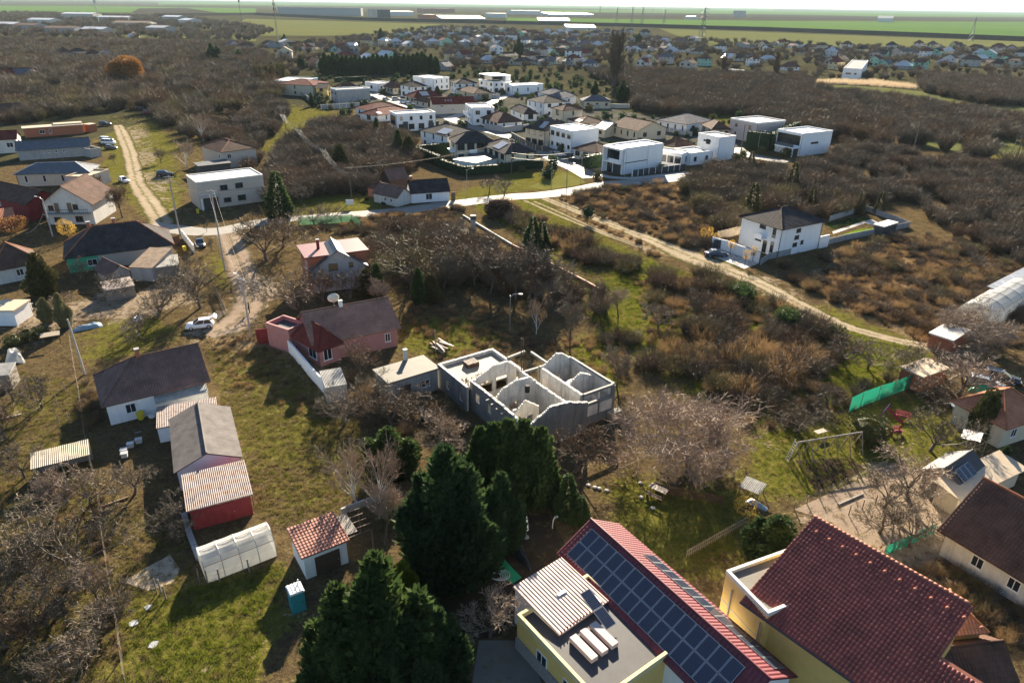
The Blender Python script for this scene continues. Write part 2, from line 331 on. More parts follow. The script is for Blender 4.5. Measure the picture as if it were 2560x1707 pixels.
def door(par, face, u, w, h, L, D, mat='darkwood', z0=0.0):
    def mk():
        b = MB(); b.box(-w / 2, -.06, 0, -w / 2 + .08, .02, h); b.box(w / 2 - .08, -.06, 0, w / 2, .02, h); b.box(-w / 2 + .08, -.06, h - .08, w / 2 - .08, .02, h)
        b.box(-w / 2 + .08, -.03, .02, w / 2 - .08, .02, h - .08)
        for q in (.25, .5, .75): b.box(-w / 2 + .14, -.04, h * q - .02, w / 2 - .14, -.025, h * q + .02)
        return b.mesh('door', mat)
    loc, rz = {'f': ((u, -.012, z0), 0), 'b': ((u, D + .012, z0), math.pi), 'l': ((-.012, u, z0), -math.pi / 2), 'r': ((L + .012, u, z0), math.pi / 2)}[face]
    o = link('door', cached(('door', w, h, mat), mk), par, loc, rz)
    link('handle', cached(('dh', h, w), lambda: MB().box(w / 2 - .22, -.1, h * .46, w / 2 - .12, -.03, h * .49).mesh('handle', 'steel')), o); return o

# ---------------------------------------------------------------- roofs
def slope(mb, e0, e1, r0, r1, course=.36, step=.035, thick=.14):
    e0, e1, r0, r1 = map(Vector, (e0, e1, r0, r1))
    n = (e1 - e0).cross(r0 - e0 if (r0 - e0).length > .01 else r1 - e0).normalized()
    if n.z < 0: n = -n
    ux = (e1 - e0).normalized(); up = n.cross(ux) if n.cross(ux).z > 0 else -n.cross(ux)
    ln = max((r0 - e0).dot(up), .01); k = max(1, int(round(ln / course))) if course else 1
    uvf = lambda p: ((p - e0).dot(ux), (p - e0).dot(up))
    for i in range(k):
        a, b = i / k, (i + 1) / k
        p0, p1, p2, p3 = e0.lerp(r0, a), e1.lerp(r1, a), e1.lerp(r1, b), e0.lerp(r0, b)
        q0, q1 = p0 + n * (step if course else 0), p1 + n * (step if course else 0)
        mb.face([q0, q1, p2, p3] if (p2 - p3).length > .02 else [q0, q1, p2], [uvf(q0), uvf(q1), uvf(p2), uvf(p3)] if (p2 - p3).length > .02 else [uvf(q0), uvf(q1), uvf(p2)])
        if course: mb.face([p0, p1, q1, q0], [uvf(p0)] * 4)
    dn = Vector((0, 0, -thick))
    mb.face([e0 + dn, e1 + dn, e1, e0], [(0, 0)] * 4)
    mb.face([e1 + dn, e0 + dn, r0 + dn, r1 + dn], [(0, 0)] * 4)
    for a, b in ((e0, r0), (e1, r1)): mb.face([a + dn, b + dn, b, a], [(0, 0)] * 4)
def roof_parts(par, L, D, z, kind, rise, over, rmat, axis='x', course=.36, ridge=None, y_ridge=.5, parapet=.45, deck=None):
    o = over; mb = MB(); caps = []
    if kind == 'flat':
        b = MB(); t = .22
        b.box(-.03, -.03, z, L + .03, t, z + parapet); b.box(-.03, D - t, z, L + .03, D + .03, z + parapet)
        b.box(-.03, t, z, t, D - t, z + parapet); b.box(L - t, t, z, L + .03, D - t, z + parapet); b.build('parapet', rmat, par)
        MB().box(t, t, z - .05, L - t, D - t, z + .06).build('roof', deck or 'roofgravel', par)
        return
    if kind == 'slab':
        MB().box(-o, -o, z, L + o, D + o, z + .22).build('roof', rmat, par); return
    if kind == 'shed':                                              # low at the front, high at the back; negative rise the other way
        za, zb = (z, z + rise) if rise > 0 else (z - rise, z)
        k = (zb - za) / D
        slope(mb, (-o, -o, za - k * o), (L + o, -o, za - k * o), (-o, D + o, zb + k * o), (L + o, D + o, zb + k * o), course)
    elif kind == 'gable' and axis == 'x':
        yr = D * y_ridge; k1, k2 = rise / yr, rise / (D - yr)
        slope(mb, (-o, -o, z - k1 * o), (L + o, -o, z - k1 * o), (-o, yr, z + rise), (L + o, yr, z + rise), course)
        slope(mb, (L + o, D + o, z - k2 * o), (-o, D + o, z - k2 * o), (L + o, yr, z + rise), (-o, yr, z + rise), course)
        caps.append(((-o, yr, z + rise), (L + o, yr, z + rise)))
    elif kind == 'gable':
        k = rise / (L / 2)
        slope(mb, (-o, D + o, z - k * o), (-o, -o, z - k * o), (L / 2, D + o, z + rise), (L / 2, -o, z + rise), course)
        slope(mb, (L + o, -o, z - k * o), (L + o, D + o, z - k * o), (L / 2, -o, z + rise), (L / 2, D + o, z + rise), course)
        caps.append(((L / 2, -o, z + rise), (L / 2, D + o, z + rise)))
    elif kind in ('hip', 'hipleft', 'hipright'):
        if L >= D:
            i0 = D / 2 if kind != 'hipright' else -o; i1 = D / 2 if kind != 'hipleft' else -o
            a, b = Vector((i0 if kind != 'hipright' else -o, D / 2, z + rise)), Vector((L - i1 if kind != 'hipleft' else L + o, D / 2, z + rise))
            if b.x - a.x < .05: a.x = b.x = L / 2
        else:
            a, b = Vector((L / 2, L / 2, z + rise)), Vector((L / 2, D - L / 2, z + rise))
        k = rise / (min(L, D) / 2); ze = z - k * o
        c = [Vector((-o, -o, ze)), Vector((L + o, -o, ze)), Vector((L + o, D + o, ze)), Vector((-o, D + o, ze))]
        if L >= D:
            slope(mb, c[0], c[1], a, b, course); slope(mb, c[2], c[3], b, a, course)
            if kind != 'hipleft': slope(mb, c[1], c[2], b, b, course); caps += [(c[1], b), (c[2], b)]
            if kind != 'hipright': slope(mb, c[3], c[0], a, a, course); caps += [(c[0], a), (c[3], a)]
        else:
            slope(mb, c[0], c[1], a, a, course); slope(mb, c[1], c[2], a, b, course); slope(mb, c[2], c[3], b, b, course); slope(mb, c[3], c[0], b, a, course)
            caps += [(c[0], a), (c[1], a), (c[2], b), (c[3], b)]
        if (b - a).length > .3: caps.append((a, b))
    rf = mb.build('roof', rmat, par)
    if ridge is not False and caps:
        for a, b in caps:
            a, b = Vector(a), Vector(b); MB().tube([a + Vector((0, 0, .03)), b + Vector((0, 0, .03))], .11, 6).build('ridge_cap', ridge or rmat, rf)
    return rf
def walls_mesh(L, D, z, kind, rise, axis, y_ridge=.5):
    b = MB(); z0 = -.3
    if kind == 'gable' and axis == 'x':
        yr = D * y_ridge; pr = [(0, z0), (D, z0), (D, z - .02), (yr, z + rise - .06), (0, z - .02)]
        b.raw([(0, y, q) for y, q in pr] + [(L, y, q) for y, q in pr], [(0, 1, 2, 3, 4)[::-1], (5, 6, 7, 8, 9)] + [(i, (i + 1) % 5, 5 + (i + 1) % 5, 5 + i) for i in range(5)])
    elif kind == 'gable':
        pr = [(0, z0), (L, z0), (L, z - .02), (L / 2, z + rise - .06), (0, z - .02)]
        b.raw([(x, 0, q) for x, q in pr] + [(x, D, q) for x, q in pr], [(0, 1, 2, 3, 4), (5, 6, 7, 8, 9)[::-1]] + [(i, (i + 1) % 5, 5 + (i + 1) % 5, 5 + i)[::-1] for i in range(5)])
    elif kind == 'shed':
        za, zb = (z, z + rise) if rise > 0 else (z - rise, z); za -= .05; zb -= .05
        b.raw([(0, 0, z0), (L, 0, z0), (L, D, z0), (0, D, z0), (0, 0, za), (L, 0, za), (L, D, zb), (0, D, zb)], [(0, 3, 2, 1), (4, 5, 6, 7), (0, 1, 5, 4), (1, 2, 6, 5), (2, 3, 7, 6), (3, 0, 4, 7)])
    else: b.box(0, 0, z0, L, D, z)
    return b
def chimney(par, x, y, z0, z1, s=.5, mat='brickwall'):
    o = MB().box(x - s / 2, y - s / 2, z0, x + s / 2, y + s / 2, z1).build('chimney', mat, par)
    MB().box(x - s / 2 - .06, y - s / 2 - .06, z1, x + s / 2 + .06, y + s / 2 + .06, z1 + .12).build('chimney_cap', 'concrete', o)
def panels(par, n, m, p0, ux, up, w=1.05, h=1.75, mat='solar', gap=.04):
    """solar panels laid on a roof plane; p0 lower-left corner, ux and up unit vectors in the plane"""
    ux, up = Vector(ux).normalized(), Vector(up).normalized(); nn = ux.cross(up).normalized()
    def mk():
        b = MB(); b.box(-w / 2, -h / 2, 0, w / 2, h / 2, .04); b.uv = [None] * len(b.f); return b.mesh('solar_panel', 'steel')
    def mg():
        b = MB(); b.face([(-w / 2 + .05, -h / 2 + .05, .045), (w / 2 - .05, -h / 2 + .05, .045), (w / 2 - .05, h / 2 - .05, .045), (-w / 2 + .05, h / 2 - .05, .045)], [(0, 0), (w, 0), (w, h), (0, h)]); return b.mesh('cell_sheet', mat)
    f, g = cached(('pf', w, h), mk), cached(('pg', w, h, mat), mg)
    M3 = Matrix((ux, up, nn)).transposed()
    for i in range(n):
        for j in range(m):
            c = Vector(p0) + ux * ((i + .5) * (w + gap)) + up * ((j + .5) * (h + gap)) + nn * .08
            o = link('solar_panel', f, par); o.matrix_local = Matrix.Translation(c) @ M3.to_4x4(); link('cell_sheet', g, o)

WSZ = ((1.1, 1.35), (1.8, 1.5), (.7, 1.7), (2.3, 2.0), (1.2, 1.2))
def house(label, O, X, Y, z, roof='hip', rise=2.0, wall='white', rmat='tile_dark', wins=(), auto=None, name='house', cat='house', group=None, axis='x',
          over=.45, chim=(), course=.36, doors=(), fm='whitepaint', pm='glass', ridge=None, y_ridge=.5, plinth=None, parapet=.45, deck=None, frm=None):
    if frm: o, a, L, Dp = frm
    else:
        o, a, L = frame(O, X, z); Dp = Y if isinstance(Y, (int, float)) else dist_to(O, X, Y, z)
    t = thing(name, label, cat, o, a, group)
    walls_mesh(L, Dp, z, roof, rise, axis, y_ridge).build('wall', wall, t)
    if plinth: MB().box(-.05, -.05, -.3, L + .05, Dp + .05, .5).build('plinth', plinth, t)
    rf = roof_parts(t, L, Dp, z, roof, rise, over, rmat, axis, course, ridge, y_ridge, parapet, deck)
    for w in wins: window(t, w[0], w[1], w[2], w[3], w[4], L, Dp, *(w[5:6] or (2,)), fm=fm, pm=pm)
    for d in doors: door(t, d[0], d[1], d[2], d[3], L, Dp, *(d[4:5] or ('darkwood',)))
    if auto:
        nf, nl, nr, st = auto; sh = z / st
        for s in range(st):
            zc = s * sh + sh * .55
            for face, n, ln in (('f', nf, L), ('l', nl, Dp), ('r', nr, Dp)):
                for i in range(n): ww, wh = WSZ[int(abs(o.x) * 3 + i * 5 + s * 7 + ord(face)) % 5]; window(t, face, ln * (i + .5) / n, zc, min(ww, ln / n - .4), wh, L, Dp, 2 if ww > .8 else 1, fm, pm)
        for x in (.08, L - .08): link('downpipe', cached(('dpipe', z), lambda: MB().tube([(0, 0, z - .1), (0, 0, 0)], .05, 6).mesh('downpipe', 'darkgrey')), t, (x, -.07, 0))
    for c in chim: chimney(rf or t, *c)
    cs, sn = math.cos(a), math.sin(a)
    block([(o.x + x * cs - y * sn, o.y + x * sn + y * cs) for x, y in ((0, 0), (L, 0), (L, Dp), (0, Dp))])
    t['_LD'] = (L, Dp) ; return t, L, Dp
def copy_tree(o, parent=None):
    c = o.copy(); COL.objects.link(c); c.parent = parent
    for ch in list(o.children): copy_tree(ch, c)
    return c

# ---------------------------------------------------------------- vehicles
def car_proto(kind, paint, hatch=False):
    sp = {'hatch': (4.0, 1.72, 1.47), 'sedan': (4.6, 1.8, 1.45), 'suv': (4.5, 1.85, 1.68), 'van': (4.7, 1.85, 1.85), 'wagon': (4.6, 1.8, 1.5)}[kind]
    Ln, W, Ht = sp; root = link('parked_car', None); hw = W / 2; belt = .58 * Ht + .02; hood = .56 * Ht
    prof = {'hatch': [(-.5, .62), (-.47, .95), (-.42, 1.0), (-.1, 1), (.2, 1), (.3, .98), (.44, .88), (.49, .7), (.5, .55)],
            'sedan': [(-.5, .6), (-.48, .92), (-.3, 1.0), (-.1, 1), (.2, 1), (.3, .98), (.44, .86), (.49, .66), (.5, .5)],
            'suv': [(-.5, .6), (-.48, .95), (-.42, 1), (-.1, 1), (.2, 1), (.28, 1), (.44, .94), (.49, .75), (.5, .55)],
            'van': [(-.5, .6), (-.49, 1), (-.42, 1), (-.1, 1), (.2, 1), (.33, 1), (.45, .86), (.49, .66), (.5, .5)],
            'wagon': [(-.5, .6), (-.49, .95), (-.42, 1), (-.1, 1), (.2, 1), (.3, .98), (.44, .88), (.49, .68), (.5, .52)]}[kind]
    b = MB(); vs_ = []; fs = []
    for i, (x, k) in enumerate(prof):
        zt = belt * k; e = 1.0 if abs(x) < .4 else (.94 if abs(x) < .47 else .84)
        ring = [(-hw * .92 * e, .24), (-hw * e, .42), (-hw * e, zt - .2), (-hw * .9 * e, zt), (hw * .9 * e, zt), (hw * e, zt - .2), (hw * e, .42), (hw * .92 * e, .24)]
        vs_ += [(x * Ln, y, z) for y, z in ring]
        if i: fs += [((i - 1) * 8 + q, (i - 1) * 8 + (q + 1) % 8, i * 8 + (q + 1) % 8, i * 8 + q) for q in range(8)]
    fs += [tuple(range(7, -1, -1)), tuple(len(vs_) - 8 + q for q in range(8))]
    b.raw(vs_, fs); b.build('body', paint, root, True)
    cab = {'hatch': (-.46, -.36, .02, .24), 'sedan': (-.36, -.22, .02, .24), 'suv': (-.47, -.41, .04, .24), 'van': (-.49, -.47, .18, .36), 'wagon': (-.48, -.4, .02, .24)}[kind]
    zb, zr = belt - .03, Ht; r0, r1 = cab[1] * Ln, cab[2] * Ln; b0, b1 = cab[0] * Ln, cab[3] * Ln; wb, wr = hw * .88, hw * .7
    lo = [Vector((b0, -wb, zb)), Vector((b1, -wb, zb)), Vector((b1, wb, zb)), Vector((b0, wb, zb))]
    up = [Vector((r0, -wr, zr - .05)), Vector((r1, -wr, zr - .05)), Vector((r1, wr, zr - .05)), Vector((r0, wr, zr - .05))]
    for nm, i, j in (('side_window', 0, 1), ('windscreen', 1, 2), ('side_window', 2, 3), ('rear_window', 3, 0)):
        if hatch and nm == 'rear_window': continue
        g = MB(); g.face([lo[i], lo[j], up[j], up[i]]); g.build(nm, 'glass', root)
    rb = MB(); rb.raw([up[0], up[1], up[2], up[3], (r0 + .1, -wr * .9, zr), (r1 - .15, -wr * .9, zr), (r1 - .15, wr * .9, zr), (r0 + .1, wr * .9, zr)], [(0, 1, 5, 4), (1, 2, 6, 5), (2, 3, 7, 6), (3, 0, 4, 7), (4, 5, 6, 7), (3, 2, 1, 0)])
    for i in range(4): rb.tube([lo[i], up[i]], .045, 5)
    for s in (-1, 1): rb.tube([((b0 + b1) / 2 - .1, s * wb, zb), ((r0 + r1) / 2 - .1, s * wr, zr - .05)], .04, 5)
    rb.build('roof', paint, root)
    if kind == 'wagon' or kind == 'suv':
        for s in (-1, 1): MB().tube([(r0 + .1, s * wr * .9, zr + .05), (r1 - .2, s * wr * .9, zr + .05)], .025, 5).build('roof_rail', 'steel', root)
    for sx in (-.31, .31):
        for s in (-1, 1):
            w = MB(); pr = [(.2, -.1), (.3, -.1), (.32, -.06), (.32, .06), (.3, .1), (.2, .1)]; w.lathe(pr, 14)
            o = w.build('wheel', 'rubber', root, True, (sx * Ln, s * (hw - .1), .32)); o.rotation_euler = (math.pi / 2, 0, 0)
            r = MB().lathe([(0, .07 * -s), (.1, .085 * -s), (.2, .08 * -s)], 10); r.build('rim', 'steel', o)
    for s in (-1, 1):
        MB().obox((Ln * .472, s * hw * .68, belt * .72), (.14, .3, .14), -s * .3).build('headlight', 'lampclear', root)
        if not hatch: MB().obox((-Ln * .487, s * hw * .72, belt * .78), (.1, .22, .16)).build('tail_light', 'lampred', root)
        MB().obox((b1 - .25, s * (hw + .07), belt + .04), (.1, .16, .12)).build('wing_mirror', paint, root)
    if hatch:
        h = MB(); h.raw([(r0, -wr, zr), (r0, wr, zr), (r0 - .75, wr * 1.1, zr + .35), (r0 - .75, -wr * 1.1, zr + .35), (r0, -wr, zr - .07), (r0, wr, zr - .07), (r0 - .75, wr * 1.1, zr + .26), (r0 - .75, -wr * 1.1, zr + .26)], [(0, 1, 2, 3), (7, 6, 5, 4), (0, 4, 5, 1), (1, 5, 6, 2), (2, 6, 7, 3), (3, 7, 4, 0)])
        h.raw([(r0 - .75, -wr * 1.1, zr + .35), (r0 - .75, wr * 1.1, zr + .35), (r0 - 1.1, wr * 1.1, zr + .12), (r0 - 1.1, -wr * 1.1, zr + .12)], [(0, 1, 2, 3)])
        h.build('open_tailgate', paint, root)
    return root
_cars = {}
def car(label, q, rz, kind='hatch', paint='carwhite', hatch=False, group=None, z=0.0):
    key = (kind, paint, hatch)
    if key not in _cars: o = _cars[key] = car_proto(*key)
    else: o = copy_tree(_cars[key])
    p = G(q, z); o.location = p; o.rotation_euler = (0, 0, D2R(rz)); tag(o, label, 'car', group)
    block([(p.x + math.cos(w) * 2, p.y + math.sin(w) * 2) for w in (0, 1.57, 3.14, 4.71)]); return o

# ---------------------------------------------------------------- plants
def ribbon(b, p, q, w, rnd):
    d = q - p; s = d.cross(Vector((rnd.uniform(-1, 1), rnd.uniform(-1, 1), rnd.uniform(-1, 1)))); s = s.normalized() * w if s.length > 1e-6 else Vector((w, 0, 0))
    n = len(b.v); b.v += [tuple(p - s), tuple(p + s), tuple(q + s * .35), tuple(q - s * .35)]; b.f.append((n, n + 1, n + 2, n + 3)); b.uv.append(None)
def rv(r): return Vector((r.uniform(-1, 1), r.uniform(-1, 1), r.uniform(-1, 1)))
def gen_tree(seed, h, th, r, kids=(6, 5, 5, 4), up=.12, ang=(30, 65), lenf=.62, twig=.014, jit=.25, first=None, lo=.35, lo0=.72):
    rnd = random.Random(seed); T, C = MB(), MB(); lv = len(kids)
    def br(p, d, Ln, rad, lev):
        if lev == lv:
            e = p + d * Ln * .5 + rv(rnd) * Ln * .08; ribbon(C, p, e, twig, rnd); e2 = e + (d + rv(rnd) * .4 + Vector((0, 0, up))).normalized() * Ln * .5; ribbon(C, e, e2, twig * .8, rnd); return
        seg = 3 if lev < 2 else 2; pts, rads, q, dd = [p], [rad], p, d
        for i in range(seg):
            dd = (dd + rv(rnd) * jit * (.5 if lev == 0 else 1) + Vector((0, 0, up * (1 if lev else 0)))).normalized(); q = q + dd * Ln / seg; pts.append(q); rads.append(max(rad * (1 - .6 * (i + 1) / seg), .0018))
        (T if lev <= 1 else C).tube(pts, rads, (7, 5, 4, 3, 3)[min(lev, 4)], False)
        for k in range(kids[lev]):
            t = rnd.uniform(lo, 1.0) if lev else rnd.uniform(lo0, 1.0); t = min(t, .999) * seg; i = int(t); pos = pts[i].lerp(pts[i + 1], t - i)
            d0 = (pts[i + 1] - pts[i]).normalized(); s = d0.orthogonal().normalized(); s.rotate(Matrix.Rotation(rnd.uniform(0, 6.283) if lev else 6.283 * (k + rnd.random() * .7) / kids[0], 3, d0))
            a = D2R(rnd.uniform(*ang)); cd = d0 * math.cos(a) + s * math.sin(a)
            br(pos, cd, (first if lev == 0 and first else Ln * lenf) * rnd.uniform(.7, 1.15), rads[i] * (.55 if lev == 0 else .48), lev + 1)
    br(Vector((0, 0, -.1)), Vector((0, 0, 1)), th, r, 0)
    zmax = max(v[2] for v in C.v); k = h / zmax
    for m in (T, C): m.v = [(x * k, y * k, z * k) for x, y, z in m.v]
    return T, C
def gen_conifer(seed, h, r, n=5000, leaf=.32, top=.06, belly=.25, lobes=7, upright=.7, core=True):
    rnd = random.Random(seed); C = MB(); lb = [(rnd.uniform(0, 6.283), rnd.uniform(.05, .9), rnd.uniform(.25, .6), rnd.uniform(.12, .3)) for _ in range(lobes * 3)]
    def rad(w, t):
        e = (top + (1 - top) * (1 - t) ** .75) if t > belly else (.72 + .28 * t / belly) * (top + (1 - top) * (1 - belly) ** .75)
        for a, tt, ww, am in lb:
            dw = abs((w - a + math.pi) % (2 * math.pi) - math.pi); e += am * math.exp(-(dw / ww) ** 2 - ((t - tt) / .14) ** 2) * (1 - t * .6) - am * .35 * math.exp(-((dw - .8) / .3) ** 2 - ((t - tt) / .2) ** 2)
        return max(e, .04) * r
    if core:
        for i in range(9):
            for k in range(10): pass
        ring = []
        for i in range(10):
            t = i / 9.5; base = len(C.v)
            for k in range(12): w = 6.283 * k / 12; q = rad(w, t) * .72; C.v.append((q * math.cos(w), q * math.sin(w), .15 * h * .3 + t * h * .95))
            if i:
                for k in range(12): C.f.append((base - 12 + k, base - 12 + (k + 1) % 12, base + (k + 1) % 12, base + k)); C.uv.append(None)
    for _ in range(n):
        t = 1 - math.sqrt(rnd.random()) if rnd.random() < .75 else rnd.random(); t = min(max(t, .0), .985); w = rnd.uniform(0, 6.283); q = rad(w, t) * (1 - .45 * rnd.random() ** 2.2)
        p = Vector((q * math.cos(w), q * math.sin(w), .02 * h + t * h * .97)); out = Vector((math.cos(w), math.sin(w), 0))
        d = (out * (1 - upright) + Vector((0, 0, upright)) + rv(rnd) * .35).normalized(); s = d.cross(rv(rnd)).normalized(); ln = leaf * rnd.uniform(.6, 1.3); wd = ln * .3
        k = len(C.v); C.v += [tuple(p), tuple(p + d * ln * .5 + s * wd), tuple(p + d * ln), tuple(p + d * ln * .5 - s * wd)]; C.f.append((k, k + 1, k + 2, k + 3)); C.uv.append(None)
    T = MB().tube([(0, 0, -.1), (0, 0, h * .5)], [.03 * h, .015 * h], 6, False); return T, C
def gen_plumes(seed, r, plumes=14, n=9000, leaf=.05):
    """a cypress: a tall leader ringed by flame-shaped plumes, each with its own core and sprays"""
    rnd = random.Random(seed); C = MB(); P = [(Vector((0, 0, 0)), Vector((0, 0, 1.0)), .15)]
    for k in range(plumes):
        w = 6.283 * k / plumes + rnd.uniform(-.25, .25); q = r * rnd.uniform(.35, .8); ht = rnd.uniform(.3, 1.0) * (1.1 - .5 * q / r); lean = rnd.uniform(.05, .2) * r
        P.append((Vector((q * math.cos(w) * .75, q * math.sin(w) * .75, .02)), Vector(((q + lean) * math.cos(w), (q + lean) * math.sin(w), ht)), rnd.uniform(.08, .15)))
    for a, b_, wd in P:
        pr = [(0, .75), (.2, 1.0), (.5, 1.0), (.75, .82), (.92, .5), (1, .1)]; C.tube([a.lerp(b_, t) for t, _ in pr], [wd * k * .62 for _, k in pr], 8, False)
        m = int(n / len(P) * (1.6 if wd == .15 else 1)); ax = (b_ - a).normalized()
        for _ in range(m):
            t = rnd.random() ** .8; k = [x for x in zip(pr, pr[1:]) if x[0][0] <= t <= x[1][0]][0]; rr_ = wd * (k[0][1] + (k[1][1] - k[0][1]) * (t - k[0][0]) / (k[1][0] - k[0][0]))
            w = rnd.uniform(0, 6.283); out = Vector((math.cos(w), math.sin(w), 0)); p = a.lerp(b_, t) + out * rr_ * rnd.uniform(.5, 1.18); d = (out * .55 + ax * .75 + rv(rnd) * .4).normalized(); s = d.cross(rv(rnd)).normalized(); ln = leaf * rnd.uniform(.6, 1.35)
            q = len(C.v); C.v += [tuple(p), tuple(p + d * ln * .5 + s * ln * .28), tuple(p + d * ln), tuple(p + d * ln * .5 - s * ln * .28)]; C.f.append((q, q + 1, q + 2, q + 3)); C.uv.append(None)
    return MB().tube([(0, 0, -.02), (0, 0, .5)], [.03, .015], 6, False), C
def gen_bush(seed, h, r, n=320, w=.02, spread=.9, leafy=0.0):
    rnd = random.Random(seed); C = MB()
    for _ in range(n):
        a = rnd.uniform(0, 6.283); q = r * .45 * math.sqrt(rnd.random()); p = Vector((q * math.cos(a), q * math.sin(a), 0))
        d = Vector((math.cos(a) * spread * rnd.random(), math.sin(a) * spread * rnd.random(), 1)).normalized(); ln = h * rnd.uniform(.55, 1.05) * (1 - .3 * (q / r))
        m = p + d * ln * .5; ribbon(C, p, m, w, rnd); e = m + (d + rv(rnd) * .35).normalized() * ln * .5; ribbon(C, m, e, w * .8, rnd)
        for _k in range(3):
            s = p.lerp(m, rnd.uniform(.4, 1)) if _k == 0 else m.lerp(e, rnd.uniform(0, .9)); ribbon(C, s, s + (d * .6 + rv(rnd) * .8).normalized() * h * rnd.uniform(.15, .3), w * .7, rnd)
    return C
def gen_ball(seed, r, h, n=1200, leaf=.12, core=.7):
    rnd = random.Random(seed); C = MB(); lb = [(rv(rnd).normalized(), rnd.uniform(.1, .35)) for _ in range(7)]
    def rr(d): return 1 + sum(a * max(0, d.dot(v) - .6) * 2 for v, a in lb)
    if core:
        b0 = len(C.v)
        for i in range(6):
            t = -.9 + 1.8 * i / 5; q = math.sqrt(1 - t * t)
            for k in range(8):
                w = 6.283 * k / 8; d = Vector((q * math.cos(w), q * math.sin(w), t)); e = rr(d) * core; C.v.append((d.x * r * e, d.y * r * e, h / 2 + d.z * h / 2 * e))
            if i:
                for k in range(8): C.f.append((b0 + (i - 1) * 8 + k, b0 + (i - 1) * 8 + (k + 1) % 8, b0 + i * 8 + (k + 1) % 8, b0 + i * 8 + k)); C.uv.append(None)
    for _ in range(n):
        d = rv(rnd).normalized(); e = rr(d) * (1 - .4 * rnd.random() ** 2); p = Vector((d.x * r * e, d.y * r * e, h / 2 + d.z * h / 2 * e))
        a = (d + rv(rnd) * .8).normalized(); s = a.cross(rv(rnd)).normalized() * leaf * .4; ln = leaf * rnd.uniform(.7, 1.4); k = len(C.v)
        C.v += [tuple(p), tuple(p + a * ln * .5 + s), tuple(p + a * ln), tuple(p + a * ln * .5 - s)]; C.f.append((k, k + 1, k + 2, k + 3)); C.uv.append(None)
    return C
def gen_tuft(seed, n=22, h=.3, r=.25, w=.018):
    rnd = random.Random(seed); C = MB()
    for _ in range(n):
        a = rnd.uniform(0, 6.283); q = r * rnd.random(); p = Vector((q * math.cos(a), q * math.sin(a), -.02)); d = Vector((math.cos(a) * .5, math.sin(a) * .5, 1)) + rv(rnd) * .45; d.normalize()
        s = d.cross(rv(rnd)).normalized() * w; e = p + d * h * rnd.uniform(.5, 1.1); k = len(C.v); C.v += [tuple(p - s), tuple(p + s), tuple(e)]; C.f.append((k, k + 1, k + 2)); C.uv.append(None)
    return C
TREE = {}
def protos():
    def dec(k, mats, seeds, **kw):
        TREE[k] = []
        for sd in seeds:
            T, C = gen_tree(sd, 1.0, **kw); TREE[k].append((T.mesh('trunk', mats[0]), C.mesh('crown', mats[1])))
    dec('fruit', ('bark', 'twig'), (1, 2, 3, 4), th=.3, r=.032, kids=(6, 6, 6, 6), first=.42, ang=(30, 70), lenf=.58, twig=.0035)
    dec('fruitred', ('bark', 'twigred'), (11, 12), th=.26, r=.03, kids=(7, 6, 6, 5), first=.42, ang=(25, 60), lenf=.58, twig=.0035)
    dec('walnut', ('barkpale', 'twignut'), (21,), th=.2, r=.04, kids=(11, 9, 9, 10), first=.62, ang=(28, 70), lenf=.6, twig=.0026, up=.06, lo=.3)
    dec('tall', ('bark', 'twiggrey'), (31, 32, 33), th=.5, r=.022, lo0=.45, kids=(10, 7, 6, 5), first=.34, ang=(20, 55), lenf=.58, twig=.0034, up=.2)
    dec('willow', ('bark', 'twiggreen'), (41, 42), th=.28, r=.03, kids=(6, 7, 6, 5), first=.45, ang=(20, 60), lenf=.6, twig=.003, up=.02)
    dec('birchy', ('birch', 'twigpale'), (51, 52), th=.45, r=.016, lo0=.35, kids=(10, 6, 5, 4), first=.4, ang=(15, 40), lenf=.5, twig=.003, up=.2)
    dec('poplar', ('bark', 'twigred'), (61, 62), th=.75, r=.02, lo0=.06, kids=(60, 7, 6), first=.26, ang=(8, 24), lenf=.5, twig=.005, up=.3)
    def con(k, mats, seeds, **kw):
        TREE[k] = []
        for sd in seeds:
            T, C = gen_conifer(sd, 1.0, **kw); TREE[k].append((T.mesh('trunk', mats[0]), C.mesh('crown', mats[1])))
    TREE['cypress'] = []
    for sd in (71, 72, 70):
        T, C = gen_plumes(sd, .34, 19, 17000, .055); TREE['cypress'].append((T.mesh('trunk', 'bark'), C.mesh('crown', 'conifer')))
    con('thuja', ('bark', 'conifergreen'), (73, 74), r=.2, n=5200, leaf=.06, lobes=9, upright=.85)
    con('spruce', ('bark', 'conifergreen'), (75, 76), r=.26, n=3600, leaf=.07, lobes=9, upright=.1, belly=.12, core=False)
    con('pine', ('bark', 'coniferold'), (77, 78), r=.32, n=4200, leaf=.06, lobes=10, upright=.4, belly=.35)
    con('column', ('bark', 'coniferold'), (79,), r=.3, n=5000, leaf=.05, lobes=6, upright=.8, belly=.4, top=.25)
def tree(kind, label, q, h, var=0, top=False, wide=1.0, name=None, cat='tree', group=None, rz=None, mats=None):
    p = G(q, h) if top else G(q, 0); vs_ = TREE[kind]; T, C = vs_[var % len(vs_)]
    t = thing(name or {'cypress': 'cypress_tree', 'thuja': 'thuja_tree', 'spruce': 'spruce_tree', 'pine': 'pine_tree', 'column': 'conifer_tree', 'poplar': 'poplar_tree', 'birchy': 'birch_tree', 'walnut': 'walnut_tree', 'fruit': 'bare_tree', 'fruitred': 'bare_tree', 'tall': 'bare_tree', 'willow': 'bare_tree'}[kind], label, cat, (p.x, p.y, 0), R_.uniform(0, 6.28) if rz is None else rz, group)
    for nm, me in (('trunk', T), ('crown', C)):
        o = link(nm, me, t, sc=(h * wide, h * wide, h))
        if mats and nm == 'crown': o.material_slots[0].link = 'OBJECT'; o.material_slots[0].material = MAT(mats)
    return t
